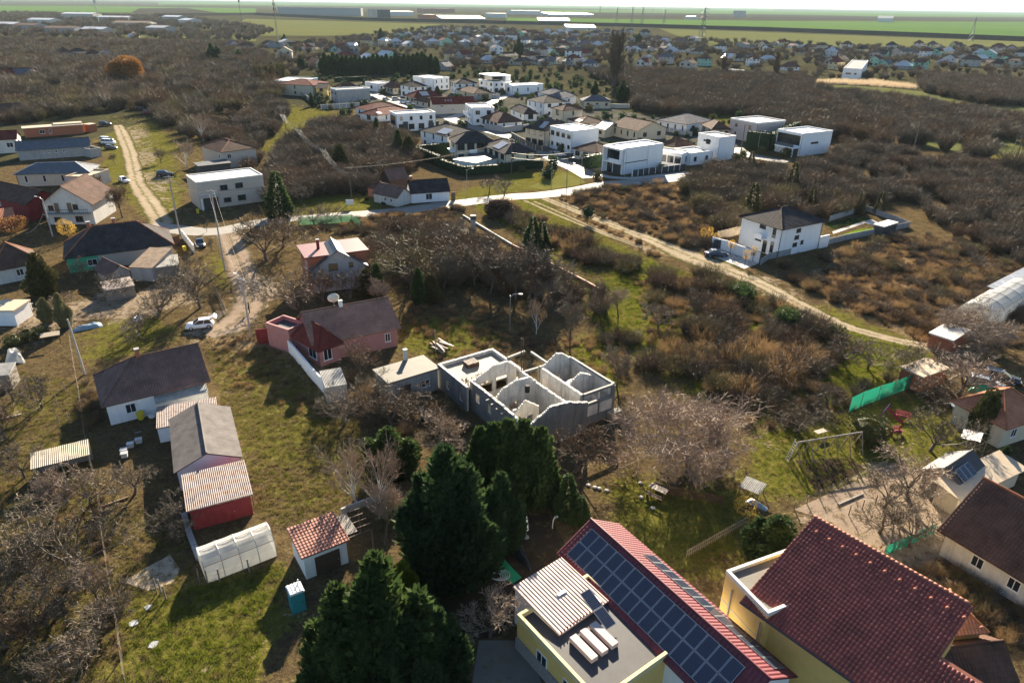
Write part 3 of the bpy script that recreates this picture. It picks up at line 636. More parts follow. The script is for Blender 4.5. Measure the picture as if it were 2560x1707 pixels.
def proto_obj(name, mb, mat): return bpy.data.objects.new(name, mb.mesh(name, mat))
_groups = {}
def scatter(name, label, protos_, pts, kind='stuff', cat=None):
    """one ground-cover object: points carrying plant instances"""
    key = tuple(o.name for o in protos_)
    if key not in _groups:
        g = bpy.data.node_groups.new(name + '_plants', 'GeometryNodeTree'); g.interface.new_socket('Geometry', in_out='INPUT', socket_type='NodeSocketGeometry'); g.interface.new_socket('Geometry', in_out='OUTPUT', socket_type='NodeSocketGeometry')
        n, l = g.nodes, g.links; gi, go = n.new('NodeGroupInput'), n.new('NodeGroupOutput'); ip = n.new('GeometryNodeInstanceOnPoints'); jn = n.new('GeometryNodeJoinGeometry')
        for o in reversed(protos_):
            oi = n.new('GeometryNodeObjectInfo'); oi.inputs['Object'].default_value = o; oi.inputs['As Instance'].default_value = True; l.new(oi.outputs['Geometry'], jn.inputs[0])
        rd = n.new('FunctionNodeRandomValue'); rd.data_type = 'FLOAT_VECTOR'; rd.inputs[0].default_value = (-.08, -.08, 0); rd.inputs[1].default_value = (.08, .08, 6.283)
        ri = n.new('FunctionNodeRandomValue'); ri.data_type = 'INT'; ri.inputs[4].default_value = 0; ri.inputs[5].default_value = len(protos_) - 1
        na = n.new('GeometryNodeInputNamedAttribute'); na.data_type = 'FLOAT'; na.inputs[0].default_value = 'size'
        l.new(gi.outputs[0], ip.inputs['Points']); l.new(jn.outputs[0], ip.inputs['Instance']); ip.inputs['Pick Instance'].default_value = True
        l.new(ri.outputs[2], ip.inputs['Instance Index']); l.new(rd.outputs[0], ip.inputs['Rotation']); l.new(na.outputs[0], ip.inputs['Scale']); l.new(ip.outputs[0], go.inputs[0])
        _groups[key] = g
    me = bpy.data.meshes.new(name); me.from_pydata([p[:3] for p in pts], [], []); at = me.attributes.new('size', 'FLOAT', 'POINT'); at.data.foreach_set('value', [p[3] for p in pts])
    o = link(name, me); o['kind'] = kind; o['label'] = label
    if cat: o['category'] = cat
    md = o.modifiers.new('plants', 'NODES'); md.node_group = _groups[key]; return o
def sample(px, dens, size=(.7, 1.3), rnd=None, z=0.0, keep_out=True, maxn=30000, clump=0.0):
    rnd = rnd or R_; poly = [G(q)[:2] for q in px]; xs = [p[0] for p in poly]; ys = [p[1] for p in poly]
    area = abs(sum(poly[i][0] * poly[(i + 1) % len(poly)][1] - poly[(i + 1) % len(poly)][0] * poly[i][1] for i in range(len(poly)))) / 2
    n = min(int(area * dens), maxn); out = []; tries = 0
    cl = [(rnd.uniform(min(xs), max(xs)), rnd.uniform(min(ys), max(ys))) for _ in range(max(3, int(area / 60)))] if clump else None
    while len(out) < n and tries < n * 12:
        tries += 1
        if cl and rnd.random() < clump: c = rnd.choice(cl); x, y = rnd.gauss(c[0], 2.2), rnd.gauss(c[1], 2.2)
        else: x, y = rnd.uniform(min(xs), max(xs)), rnd.uniform(min(ys), max(ys))
        if inpoly(x, y, poly) and (not keep_out or free(x, y)): out.append((x, y, z, rnd.uniform(*size)))
    return out

# ---------------------------------------------------------------- small builders
def post_run(par, pts, h, r=.05, mat='woodgrey', name='post'):
    me = cached(('post', h, r, mat), lambda: MB().tube([(0, 0, -.1), (0, 0, h)], [r, r * .9], 6).mesh(name, mat))
    for p in pts: link(name, me, par, p)
def along(a, b, step):
    a, b = Vector(a), Vector(b); n = max(1, int(round((b - a).length / step))); return [a.lerp(b, i / n) for i in range(n + 1)]
def polyline(pts, step):
    out = []
    for a, b in zip(pts, pts[1:]): out += along(a, b, step)[:-1]
    return out + [Vector(pts[-1])]
def panel_fence(label, qs, h, step=2.0, pm='concrete', postm='concrete', th=.08, name='panel_fence', cat='fence', group=None, cap=None, z=0, posts=True):
    pts = polyline([G(q, z) for q in qs], step); o = pts[0].copy(); o.z = 0; t = thing(name, label, cat, o, 0, group)
    for a, b in zip(pts, pts[1:]):
        d = b - a; ln = d.length
        if ln < .2: continue
        rz = math.atan2(d.y, d.x); me = cached(('pan', round(ln, 1), h, th, pm), lambda: MB().box(.06, -th / 2, -.2, ln - .06, th / 2, h - .05).mesh('panel', pm)); link('panel', me, t, a - o - Vector((0, 0, a.z)), rz)
        if posts: link('post', cached(('ppost', h, postm, th), lambda: MB().box(-.08, -th / 2 - .05, -.2, .08, th / 2 + .05, h + .04).mesh('post', postm)), t, a - o - Vector((0, 0, a.z)), rz)
    return t
def wire_fence(label, qs, h=1.4, step=2.5, mat='woodgrey', net=None, name='wire_fence', group=None, wires=3, r=.05):
    pts = polyline([G(q) for q in qs], step); o = pts[0].copy(); t = thing(name, label, 'fence', o, 0, group); post_run(t, [p - o for p in pts], h, r, mat)
    for k in range(wires):
        zz = h * (k + 1) / (wires + .3); MB().tube([p - o + Vector((0, 0, zz)) for p in pts], .006, 3, False).build('wire', 'woodgrey', t)
    if net:
        b = MB(); rnd = random.Random(len(pts))
        top = [p - o + Vector((0, 0, h + rnd.uniform(-.12, .06))) for p in pts]
        for (a, c), (ta, tc) in zip(zip(pts, pts[1:]), zip(top, top[1:])):
            for i in range(3):
                u, v = i / 3, (i + 1) / 3; q0, q1 = (a - o).lerp(c - o, u), (a - o).lerp(c - o, v); b.face([q0, q1, ta.lerp(tc, v), ta.lerp(tc, u)])
        b.build('net', net, t)
    return t
def pole(label, base, h, kind='concrete', arms=1, lamp=False, lean=(0, 0), rz=0.0, group=None, name='utility_pole', r=.16):
    p = G(base); t = thing(name, label, 'pole', p, rz, group); m = 'polewood' if kind == 'wood' else ('poleconc' if kind == 'concrete' else 'steel')
    top = Vector((lean[0], lean[1], h)); MB().tube([(0, 0, -.3), top], [r, r * .62], 8).build('shaft', m, t)
    for i in range(arms):
        c = top - Vector((0, 0, .25 + .9 * i)); MB().obox(c, (1.9, .1, .1)).build('crossarm', 'steel' if kind != 'wood' else 'polewood', t)
        for x in (-.85, -.35, .35, .85): MB().lathe([(.02, 0), (.05, .05), (.04, .12), (.055, .16), (.0, .22)], 6, (c.x + x, c.y, c.z + .05)).build('insulator', 'greywall', t)
    if lamp:
        a = MB(); a.tube([top - Vector((0, 0, .3)), top + Vector((.5, -.1, .25)), top + Vector((1.3, -.2, .35))], .035, 6); ar = a.build('lamp_arm', 'steel', t); MB().obox(top + Vector((1.55, -.22, .34)), (.55, .2, .1)).build('lamp_head', 'whitepaint', t)
    return t
def cable(label, pts, sag=.6, r=.02, mat='steel', group=None):
    o = Vector(pts[0]); line = []
    for a, b in zip(pts, pts[1:]):
        a, b = Vector(a), Vector(b)
        for i in range(10): u = i / 10; line.append(a.lerp(b, u) - Vector((0, 0, sag * 4 * u * (1 - u))) - o)
    line.append(Vector(pts[-1]) - o); ob = MB().tube(line, r, 3, False).build('cable', mat, None, False, o); return tag(ob, label, 'cable', group)
def sheet(name, qs, z, mat, kind='structure', label=None):
    """a flat piece of the setting traced on the ground"""
    b = MB(); pts = [G(q) for q in qs]; b.face([(p.x, p.y, z) for p in pts], [(p.x, p.y) for p in pts]); o = b.build(name, mat); o['kind'] = kind
    if label: o['label'] = label
    return o
def strip(name, qs, w, z, mat, thick=0.0, blk=True):
    """road or track: centre line in picture points, width in metres (number or one per point)"""
    pts = [G(q) for q in qs]; ws = w if isinstance(w, (list, tuple)) else [w] * len(pts); P, W = [], []
    for i in range(len(pts) - 1):
        p0, p1, p2, p3 = pts[max(i - 1, 0)], pts[i], pts[i + 1], pts[min(i + 2, len(pts) - 1)]
        for k in range(6):
            u = k / 6; P.append(.5 * (2 * p1 + (p2 - p0) * u + (2 * p0 - 5 * p1 + 4 * p2 - p3) * u * u + (3 * p1 - p0 - 3 * p2 + p3) * u ** 3)); W.append((ws[i] * (1 - u) + ws[i + 1] * u) * (1.25 * R_.uniform(.88, 1.12) if mat in ('track', 'dirt') else 1))
    P.append(pts[-1]); W.append(ws[-1]); b = MB(); Lf, Rt = [], []
    for i, p in enumerate(P):
        d = P[min(i + 1, len(P) - 1)] - P[max(i - 1, 0)]; n = Vector((-d.y, d.x, 0)).normalized(); Lf.append(p + n * W[i] / 2); Rt.append(p - n * W[i] / 2)
    acc = 0
    for i in range(len(P) - 1):
        e = (P[i + 1] - P[i]).length; b.face([(*Rt[i][:2], z), (*Rt[i + 1][:2], z), (*Lf[i + 1][:2], z), (*Lf[i][:2], z)], [(0, acc), (0, acc + e), (1, acc + e), (1, acc)])
        if thick:
            for S in (Lf, Rt): b.face([(*S[i][:2], z), (*S[i + 1][:2], z), (*S[i + 1][:2], z - thick), (*S[i][:2], z - thick)], [(0, 0)] * 4)
        acc += e
        if blk: block([Rt[i][:2], Rt[i + 1][:2], Lf[i + 1][:2], Lf[i][:2]], .2)
    o = b.build(name, mat); o['kind'] = 'structure'; return o
# ================================================================ the setting: land, roads, tracks
def shifted(o, name): o.name = name; return o
MATDEF['land_far'] = ground([(.38, (.035, .032, .02)), (.5, (.055, .052, .03)), (.62, (.085, .08, .038))], (.004, .03, .4), bmp=0)
MATDEF['field_green'] = ground([(.35, (.06, .12, .035)), (.55, (.09, .15, .04)), (.7, (.12, .16, .05))], (.002, .01, .1), bmp=0)
MATDEF['field_pale'] = ground([(.35, (.09, .1, .04)), (.55, (.12, .125, .05)), (.7, (.15, .13, .06))], (.002, .012, .1), bmp=0)
MATDEF['field_tan'] = ground([(.35, (.07, .065, .035)), (.6, (.1, .085, .05))], (.002, .012, .1), bmp=0)
MATDEF['field_dark'] = ground([(.35, (.035, .03, .025)), (.6, (.055, .045, .035))], (.003, .02, .1), bmp=0)
MATDEF['track'] = ground([(.36, (.24, .19, .125)), (.5, (.34, .275, .19)), (.64, (.42, .35, .255))], (.12, .9, 5), bmp=.8, verge=(.085, .08, .025))
MATDEF['sand'] = ground([(.36, (.33, .26, .18)), (.6, (.48, .4, .3))], (.2, 1.2, 7), bmp=.8)
MATDEF['dirt'] = ground([(.36, (.2, .15, .11)), (.5, (.27, .21, .155)), (.64, (.33, .265, .2))], (.15, .9, 5), bmp=.8, verge=(.1, .08, .045))
MATDEF['quarter'] = ground([(.4, (.05, .055, .035)), (.5, (.09, .085, .07)), (.6, (.13, .12, .1))], (.04, .2, 2), bmp=0)
MATDEF['soil_and_shade'] = ground([(.36, (.03, .022, .016)), (.6, (.06, .045, .03))], (.15, .9, 5), bmp=.8)  # dark earth colour, also used to paint cast shade on the ground
MATDEF['lawn'] = ground([(.36, (.06, .11, .012)), (.5, (.11, .18, .02)), (.64, (.16, .22, .03))], (.2, 1.5, 9), bmp=.7)
MATDEF['verge'] = ground([(.36, (.09, .075, .03)), (.5, (.13, .13, .035)), (.64, (.2, .165, .06))], (.2, 1.5, 9), bmp=.7)
MATDEF['lawndark'] = ground([(.36, (.012, .03, .012)), (.6, (.03, .055, .02))], (.2, 1.5, 9), bmp=.7)
b = MB(); b.face([(-30000, -300, -.06), (30000, -300, -.06), (30000, 45000, -.06), (-30000, 45000, -.06)]); struct(b.build('ground', 'land_far'))

COVER = [  # (what, strength, outline): where the photo shows green turf, bare soil, dry pale weeds
 ('g', .46, [F(470, 800), F(640, 800), F(720, 860), F(850, 1010), F(900, 1130), F(650, 1215), F(560, 1160), F(520, 960)]),
 ('g', .75, [F(290, 1400), F(460, 1345), F(660, 1290), F(640, 1400), F(560, 1600), F(280, 1600)]),
 ('g', .3, [F(0, 840), F(200, 880), F(240, 1150), F(440, 1200), F(460, 1330), F(300, 1400), F(290, 1600), F(-60, 1600)]),
 ('g', 1.1, [F(1400, 1100), F(1560, 1120), F(1700, 1130), F(1720, 1230), F(1600, 1330), F(1420, 1230)]),
 ('g', .95, [F(1730, 1000), F(1850, 980), F(2100, 900), F(2250, 990), F(2230, 1030), F(2000, 1100), F(1820, 1160), F(1730, 1110)]),
 ('g', 1.0, [F(1400, 620), F(1500, 620), F(1900, 720), F(2150, 820), F(2000, 900), F(1850, 880), F(1750, 800), F(1500, 680), F(1440, 760), F(1380, 760)]),
 ('g', .9, [F(1080, 470), F(1240, 455), F(1340, 520), F(1500, 600), F(1650, 660), F(1500, 640), F(1300, 560), F(1120, 500)]),
 ('g', .95, [F(1830, 690), F(2000, 770), F(2150, 840), F(2110, 800), F(1950, 720)]),
 ('g', .9, [F(230, 260), F(330, 250), F(400, 330), F(420, 470), F(340, 500), F(240, 400)]),
 ('g', 1.1, [F(640, 240), F(760, 240), F(760, 330), F(700, 350), F(600, 350), F(640, 300)]),
 ('g', .9, [F(920, 720), F(1120, 740), F(1180, 790), F(1000, 830), F(930, 800)]),
 ('g', 1.0, [F(1330, 780), F(1420, 760), F(1440, 880), F(1380, 920), F(1310, 830)]),
 ('g', .9, [F(760, 440), F(880, 440), F(880, 480), F(680, 520), F(600, 480)]),
 ('g', .9, [F(1030, 450), F(1200, 390), F(1330, 395), F(1340, 420), F(1040, 465)]),
 ('g', .9, [F(500, 560), F(560, 620), F(560, 690), F(480, 640)]),
 ('g', .8, [F(170, 740), F(340, 720), F(420, 760), F(200, 850), F(170, 800)]),
 ('g', .7, [F(1600, 230), F(1800, 250), F(1820, 280), F(1560, 290)]),
 ('g', .6, [F(2230, 330), F(2352, 330), F(2352, 400), F(2200, 370)]),
 ('e', .9, [F(560, 620), F(640, 660), F(600, 740), F(480, 770), F(440, 740), F(540, 700)]),
 ('e', 1., [F(1850, 1170), F(1990, 1070), F(2080, 1060), F(2230, 1150), F(2180, 1300), F(2060, 1320), F(1900, 1220)]),
 ('e', .5, [F(1640, 640), F(1760, 620), F(1900, 720), F(1700, 680)]),
 ('e', .5, [F(330, 250), F(370, 400), F(420, 520), F(300, 420), F(260, 290)]),
 ('e', .6, [F(0, 720), F(120, 700), F(420, 640), F(500, 700), F(300, 740), F(0, 800)]),
 ('w', .9, [F(1280, 440), F(1620, 420), F(1680, 560), F(1500, 590), F(1280, 480)]),
 ('w', 1., [F(1850, 620), F(2352, 560), F(2352, 780), F(2150, 800), F(1900, 690)]),
 ('g', .75, [F(1450, 640), F(1700, 640), F(1980, 790), F(1850, 950), F(1600, 900), F(1440, 800)]),
 ('w', .5, [F(1450, 650), F(1700, 650), F(1950, 800), F(1800, 860), F(1500, 760)]),
 ('w', .8, [F(480, 760), F(700, 790), F(840, 900), F(700, 960), F(520, 900)]),
]
X0, X1, Y0, Y1, ST = -150, 190, 20, 340, 1.0
nx, ny = int((X1 - X0) / ST) + 1, int((Y1 - Y0) / ST) + 1
gx, gy = np.meshgrid(np.linspace(X0, X1, nx), np.linspace(Y0, Y1, ny))
att = {'g': np.zeros(gx.shape), 'e': np.zeros(gx.shape), 'w': np.zeros(gx.shape)}
for kd, st, px in COVER:
    poly = [G(q)[:2] for q in px]; ins = np.zeros(gx.shape, bool); j = len(poly) - 1
    for i in range(len(poly)):
        (xi, yi), (xj, yj) = poly[i], poly[j]
        if yi != yj: ins ^= ((yi > gy) != (yj > gy)) & (gx < (xj - xi) * (gy - yi) / (yj - yi) + xi)
        j = i
    att[kd] = np.maximum(att[kd], ins * st)
for k in att:
    for _ in range(14):
        a = np.pad(att[k], 1, mode='edge'); att[k] = (a[:-2, 1:-1] + a[2:, 1:-1] + a[1:-1, :-2] + a[1:-1, 2:] + a[1:-1, 1:-1] * 2) / 6
me = bpy.data.meshes.new('meadow'); vv = np.stack([gx.ravel(), gy.ravel(), np.zeros(gx.size)], 1); idx = np.arange(nx * ny).reshape(ny, nx)
fq = np.stack([idx[:-1, :-1].ravel(), idx[:-1, 1:].ravel(), idx[1:, 1:].ravel(), idx[1:, :-1].ravel()], 1)
me.from_pydata(vv.tolist(), [], fq.tolist())
for k in att: me.attributes.new('cover_' + k, 'FLOAT', 'POINT').data.foreach_set('value', att[k].ravel().astype(np.float32))
def meadow_mat(name):
    m, n, l, b = nt(name); g = n.new('ShaderNodeNewGeometry').outputs['Position']
    def at(k): a = n.new('ShaderNodeAttribute'); a.attribute_name = 'cover_' + k; return a.outputs['Fac']
    big, mid, fine, tiny = noise(n, l, g, .09, 4), noise(n, l, g, .55, 5), noise(n, l, g, 2.6, 5, .7), noise(n, l, g, 9, 4, .7)
    def mm(op, a, c):
        q = n.new('ShaderNodeMath'); q.operation = op
        for i, x in ((0, a), (1, c)):
            if isinstance(x, (int, float)): q.inputs[i].default_value = x
            else: l.new(x, q.inputs[i])
        return q.outputs[0]
    patch = mm('MULTIPLY', mm('SUBTRACT', mm('ADD', mm('ADD', big, mid), fine), 1.5), 1.5)
    def mask(k, off=.0): return ramp(n, l, mm('ADD', at(k), mm('ADD', patch, off)), [(.38, (0, 0, 0)), (.6, (1, 1, 1))]).outputs[0]
    f2 = mm('ADD', mm('MULTIPLY', mm('ADD', fine, tiny), .38), mm('MULTIPLY', mid, .24))
    base = ramp(n, l, f2, [(.32, (.03, .021, .013)), (.46, (.075, .054, .03)), (.58, (.15, .11, .055)), (.68, (.13, .125, .035))]).outputs[0]
    weeds = ramp(n, l, f2, [(.32, (.13, .085, .05)), (.5, (.24, .165, .09)), (.66, (.36, .27, .16))]).outputs[0]
    green = ramp(n, l, f2, [(.32, (.03, .034, .009)), (.44, (.078, .08, .017)), (.56, (.145, .13, .03)), (.68, (.25, .19, .075))]).outputs[0]
    earth = ramp(n, l, f2, [(.32, (.17, .125, .085)), (.5, (.27, .21, .15)), (.66, (.36, .3, .22))]).outputs[0]
    c = mixc(n, l, mask('w'), base, weeds); c = mixc(n, l, mask('g', .05), c, green); c = mixc(n, l, mask('e'), c, earth)
    l.new(c, b.inputs['Base Color']); b.inputs['Roughness'].default_value = .95; b.inputs['Specular IOR Level'].default_value = 0
    bump(n, l, mm('ADD', fine, mm('MULTIPLY', tiny, .5)), .9, .22, b); return m
MATDEF['meadow'] = meadow_mat; me.materials.append(MAT('meadow')); struct(link('meadow', me))

# far fields beyond the village
Z = -.03
def field(name, qs, m, dz): sheet(name, qs, Z + dz, m)
field('field_green', [t03(-2400, 165), t03(0, 195), t03(2500, 205), t03(2500, 345), t03(900, 300), t03(-2400, 215)], 'field_green', .02)
field('field_far', [t03(-2350, 90), t03(0, 100), t03(2400, 130), t03(2400, 160), t03(0, 150), t03(-2400, 110)], 'field_green', .03)
field('field_strip', [t03(-2350, 110), t03(0, 135), t03(800, 150), t03(2400, 180), t03(2400, 196), t03(0, 180), t03(-2400, 150)], 'field_dark', .06)
field('field_meadow', [t03(-1000, 265), t03(0, 300), t03(2500, 390), t03(2500, 430), t03(0, 430), t03(-600, 420)], 'field_pale', .03)
field('field_pale', [t01(-100, 175), t01(1000, 205), t01(1700, 225), t01(1400, 300), t01(700, 330), t01(-300, 330)], 'field_pale', .03)
field('field_green', [t00(-300, 55), t00(1000, 60), t00(2350, 80), t00(2350, 125), t00(1500, 120), t00(-300, 110)], 'field_green', .03)
field('field_tan', [t00(1200, 120), t00(2350, 130), t01(1500, 190), t01(0, 130)], 'field_tan', .05)
field('field_dark', [t00(1280, 80), t00(1700, 75), t00(2000, 120), t00(1200, 120)], 'field_dark', .06)
field('field_green', [t01(-900, 22), t01(2400, 50), t02(2400, 90), t02(2400, 105), t01(2400, 72), t01(-900, 45)], 'field_green', .05)
field('field_tan', [t00(300, 330), t00(1600, 310), t00(2350, 330), t00(2350, 380), t00(1300, 390), t00(500, 350)], 'field_pale', .05)
field('field_lane', [t03(300, 765), t03(1000, 800), t03(1800, 880), t03(2500, 950), t03(2500, 1060), t03(1400, 920), t03(700, 830)], 'field_pale', .06)
field('field_clearing', [t03(1300, 1300), t03(1900, 1290), t03(2500, 1280), t03(2500, 1420), t03(1900, 1420), t03(1450, 1360)], 'field_pale', .06)
# motorway embankment crossing the plain
pts = [t00(1450, 150), t01(0, 140), t01(1000, 190), t01(2300, 222), t02(1000, 245), t02(2300, 283), t03(1200, 330), t03(2500, 385)]
b = MB(); pw = [G(q) for q in pts]
for a, c in zip(pw, pw[1:]):
    d = (c - a).normalized(); n_ = Vector((-d.y, d.x, 0)); h = 7.0
    for (w0, z0), (w1, z1) in (((-22, 0), (-10, h)), ((-10, h), (10, h)), ((10, h), (22, 0))):
        b.face([a + n_ * w0 + Vector((0, 0, z0)), c + n_ * w0 + Vector((0, 0, z0)), c + n_ * w1 + Vector((0, 0, z1)), a + n_ * w1 + Vector((0, 0, z1))])
struct(b.build('motorway_embankment', 'field_dark'))
# town roads
main = [t10(1380, 500), t10(1600, 535), t10(1850, 560), t10(2060, 545), t11(60, 470), t11(400, 435), t11(900, 400), t11(1300, 372), t11(1800, 305), t11(2350, 240), t12(250, 225), t12(600, 180), t12(900, 125), t12(1250, 95), t12(1650, 55), t12(2000, 0)]
strip('road', main, [5, 5.5, 5.5, 5.5, 5, 4.5, 5, 6, 6, 6, 6, 6.5, 7, 6.5, 6, 6], .012, 'asphaltpale')
strip('street', [NC(560, 1370), NC(330, 1240), NC(60, 1120), NB(1930, 1190), NB(1500, 1010), NB(1050, 890), NB(760, 790), NA(2420, 730), NA(2060, 640), NA(1760, 540), NA(1520, 470), NA(1390, 390)], 6, .016, 'asphalt')
strip('street', [NB(700, 760), NB(900, 690), NB(1250, 560), NB(1420, 470), NB(1560, 430)], 5, .02, 'paving')
strip('street', [ND(1500, 985), ND(1180, 930), ND(900, 870), ND(760, 780)], 6, .016, 'asphalt')
strip('pavement', [NC(660, 1330), NC(820, 1365), NC(1100, 1380), NC(1500, 1345), NC(1900, 1300)], 2.6, .12, 'paving', .13)
strip('lane', [t00(1080, 1150), t00(1130, 1250), t00(1190, 1400), t00(1230, 1568), t10(1260, 120), t10(1380, 300), t10(1500, 490)], [3, 4.5, 4, 3.6, 4, 4.2, 5], .008, 'track')
strip('lane', [t10(2080, 560), t10(2170, 760), t10(2230, 950), t10(2300, 1120), t10(2250, 1290), t10(2100, 1430), t10(1900, 1500)], [4.5, 4.5, 4.5, 4.5, 4.5, 5, 4], .009, 'dirt')
strip('dirt_track', [t12(300, 255), t12(760, 440), t12(1250, 625), t12(1500, 730), t12(1800, 850), t12(2120, 970), t12(2350, 1070), t13(200, 1180), t13(420, 1290), t13(760, 1440), t13(1200, 1560), t23(1350, 20), t23(1900, 130)], [2.2, 2.4, 3.6, 5, 6, 4, 3.2, 2.8, 2.6, 2.4, 2.4, 2.6, 3], .009, 'track')
strip('wheel_track', [t12(110, 270), t12(330, 370), t12(640, 500), t12(1000, 640), t12(1350, 760)], .8, .012, 'track')
strip('wheel_track', [t12(200, 280), t12(420, 375), t12(740, 520), t12(1060, 650), t12(1400, 760)], .7, .012, 'track')
strip('wheel_track', [t12(420, 265), t12(700, 385), t12(1000, 500)], .7, .012, 'track')
for k, (u0, u1) in enumerate([((250, 228), (420, 208)), ((930, 137), (1000, 130)), ((1140, 112), (1250, 104)), ((1380, 88), (1480, 76))]):
    a, c = G(t12(*u0)), G(t12(*u1)); d = (c - a).normalized() * .0; n_ = Vector((-(c - a).y, (c - a).x, 0)).normalized() * .08
    bb = MB(); bb.face([a + n_ * -1 + Vector((0, 0, .018)), c - n_ + Vector((0, 0, .018)), c + n_ + Vector((0, 0, .018)), a + n_ + Vector((0, 0, .018))]); struct(bb.build('road_marking', 'paint'))
for u0, u1 in (((1270, 365), (1400, 352)), ((1520, 335), (1620, 322))):
    a, c = G(t11(*u0)), G(t11(*u1)); n_ = Vector((-(c - a).y, (c - a).x, 0)).normalized() * .07
    bb = MB(); bb.face([a - n_ + Vector((0, 0, .018)), c - n_ + Vector((0, 0, .018)), c + n_ + Vector((0, 0, .018)), a + n_ + Vector((0, 0, .018))]); struct(bb.build('road_marking', 'paint'))
# yards
MATDEF['yard'] = ground([(.36, (.2, .15, .11)), (.5, (.27, .21, .155)), (.64, (.33, .265, .2))], (.15, .9, 5), bmp=.8)
sheet('dirt_yard', [t23(240, 1540), t23(1080, 1150), t23(1300, 1290), t23(1500, 1400), t33(1640, 120), t33(1480, 220), t33(1060, 400), t33(560, 80)], .006, 'yard')
sheet('shade_patch', [t23(250, 1090), t23(760, 1060), t23(900, 1180), t23(450, 1400)], .008, 'soil_and_shade')  # cast shadow of the climbing frame, painted as a dark ground patch
sheet('paved_yard', [F(1100, 1470), F(1200, 1470), F(1260, 1600), F(1080, 1600)], .01, 'slab')
sheet('sand_patch', [t30(1130, 640), t30(1340, 510), t30(1560, 390), t30(1650, 520), t30(1600, 640), t30(1360, 720)], .01, 'sand')
sheet('villa_drive', [t12(1840, 700), t12(2270, 850), t12(2130, 900), t12(1960, 830), t12(1760, 760)], .016, 'pavingpale')
sheet('villa_yard', [t13(-170, 560), t13(60, 470), t13(230, 560), t13(60, 760), t13(-180, 700)], .01, 'pavingpale')
sheet('corner_verge', [t12(140, 150), t12(280, 95), t12(480, 15), t12(620, 70), t12(680, 110), t12(600, 135), t12(300, 180)], .02, 'verge')

sheet('shade_patch', [F(960, 1200), F(1130, 1150), F(1260, 1180), F(1310, 1270), F(1200, 1340), F(1150, 1460), F(1000, 1480)], .005, 'soil_and_shade')  # dark sheet paints the shade thrown by the cypresses onto the ground
sheet('quarter_ground', [NA(600, 420), NA(1300, 240), NB(1500, 200), NB(2300, 420), NC(900, 420), NC(1700, 560), ND(900, 640), ND(860, 860), NC(1500, 1240), NC(560, 1330), NB(2000, 1250), NB(1200, 1000), NB(420, 860), NA(1200, 640)], .008, 'quarter')
protos()
# ================================================================ the roofless ruin
def wallseg(par, p, q, th, prof, opens=(), mat='ruinwhite', name='wall', jit=.0, off=0.0, z0=-.2, seed=1):
    rnd = random.Random(seed); p, q = Vector((*p, 0)), Vector((*q, 0)); d = q - p; Ln = d.length; d.normalize(); n = Vector((-d.y, d.x, 0))
    if not isinstance(prof, (list, tuple)): prof = [(0, prof), (Ln, prof)]
    def top(s):
        for (a, za), (b_, zb) in zip(prof, prof[1:]):
            if a <= s <= b_: return za + (zb - za) * (s - a) / max(b_ - a, 1e-6)
        return prof[-1][1]
    br = {0.0, Ln} | {s for s, _ in prof if 0 < s < Ln}
    for o in opens: br |= {o[0], o[1]}
    if jit:
        s = .5
        while s < Ln - .2: br.add(s); s += rnd.uniform(.16, .34)
    br = sorted(x for x in br if 0 <= x <= Ln); tz = {s: top(s) + (rnd.uniform(-jit, jit) if jit else 0) for s in br}; b = MB()
    for s0, s1 in zip(br, br[1:]):
        if s1 - s0 < .01: continue
        mid = (s0 + s1) / 2; cuts = sorted((o[2], o[3]) for o in opens if o[0] <= mid <= o[1]); lo = z0; ivs = []
        for a, c in cuts:
            if a > lo: ivs.append((lo, lo, a, a) if False else (lo, a, a))
            lo = c
        ivs.append((lo, tz[s0], tz[s1]))
        for zb, za, zc in ivs:
            if jit > .045: za = zc = (za + zc) / 2                     # broken courses: stepped top
            if min(za, zc) <= zb + .02: continue
            A, B = p + d * s0 + n * off, p + d * s1 + n * off; h = n * th / 2; z = lambda v, k: (v.x, v.y, k)
            b.raw([z(A - h, zb), z(B - h, zb), z(B + h, zb), z(A + h, zb), z(A - h, za), z(B - h, zc), z(B + h, zc), z(A + h, za)], [(0, 3, 2, 1), (4, 5, 6, 7), (0, 1, 5, 4), (1, 2, 6, 5), (2, 3, 7, 6), (3, 0, 4, 7)])
    return b.build(name, mat, par)
RO = G(RU(70, 340), 3.4); ruin = thing('ruined_house', 'roofless ruined house with bare white gables and a flat-roofed left wing', 'ruin', (RO.x, RO.y, 0), D2R(-55.5))
def rw(p, q, prof, opens=(), coat=None, jit=.06, seed=1, th=.3, mat='ruinwhite'):
    w = wallseg(ruin, p, q, th, prof, opens, mat, 'wall', jit, 0, -.2, seed)
    if coat: wallseg(w, p, q, .05, prof, opens, 'ruingrey', 'render_coat', jit, coat * (th / 2 + .026), -.2, seed)
    return w
rw((0, .15), (7.2, .15), 3.4, [(2.1, 2.9, .8, 2.1), (5.4, 6.2, .8, 2.1)], -1, .02, 2)
rw((.15, .3), (.15, 8.1), 3.4, (), 1, .02, 3); rw((0, 8.2), (7.1, 8.2), 3.4, [(4.5, 6.5, .3, 2.4)], 1, .02, 4)
MB().box(.3, .3, 2.75, 7.0, 8.05, 2.95).build('roof_slab', 'ruinfloor', ruin)
rw((6.9, .85), (18.3, .85), [(0, 4.0), (6, 4.0), (9.5, 3.8), (11.4, 3.3)], [(1.3, 2.2, 1.7, 2.9), (4.0, 4.7, 1.6, 2.8)], -1, .1, 5)
rw((8.2, 7.2), (18.3, 7.2), [(0, 4.0), (10, 4.1)], [(7.0, 7.8, 0, 2.4), (1.0, 2.0, 0, 2.2)], None, .1, 6)
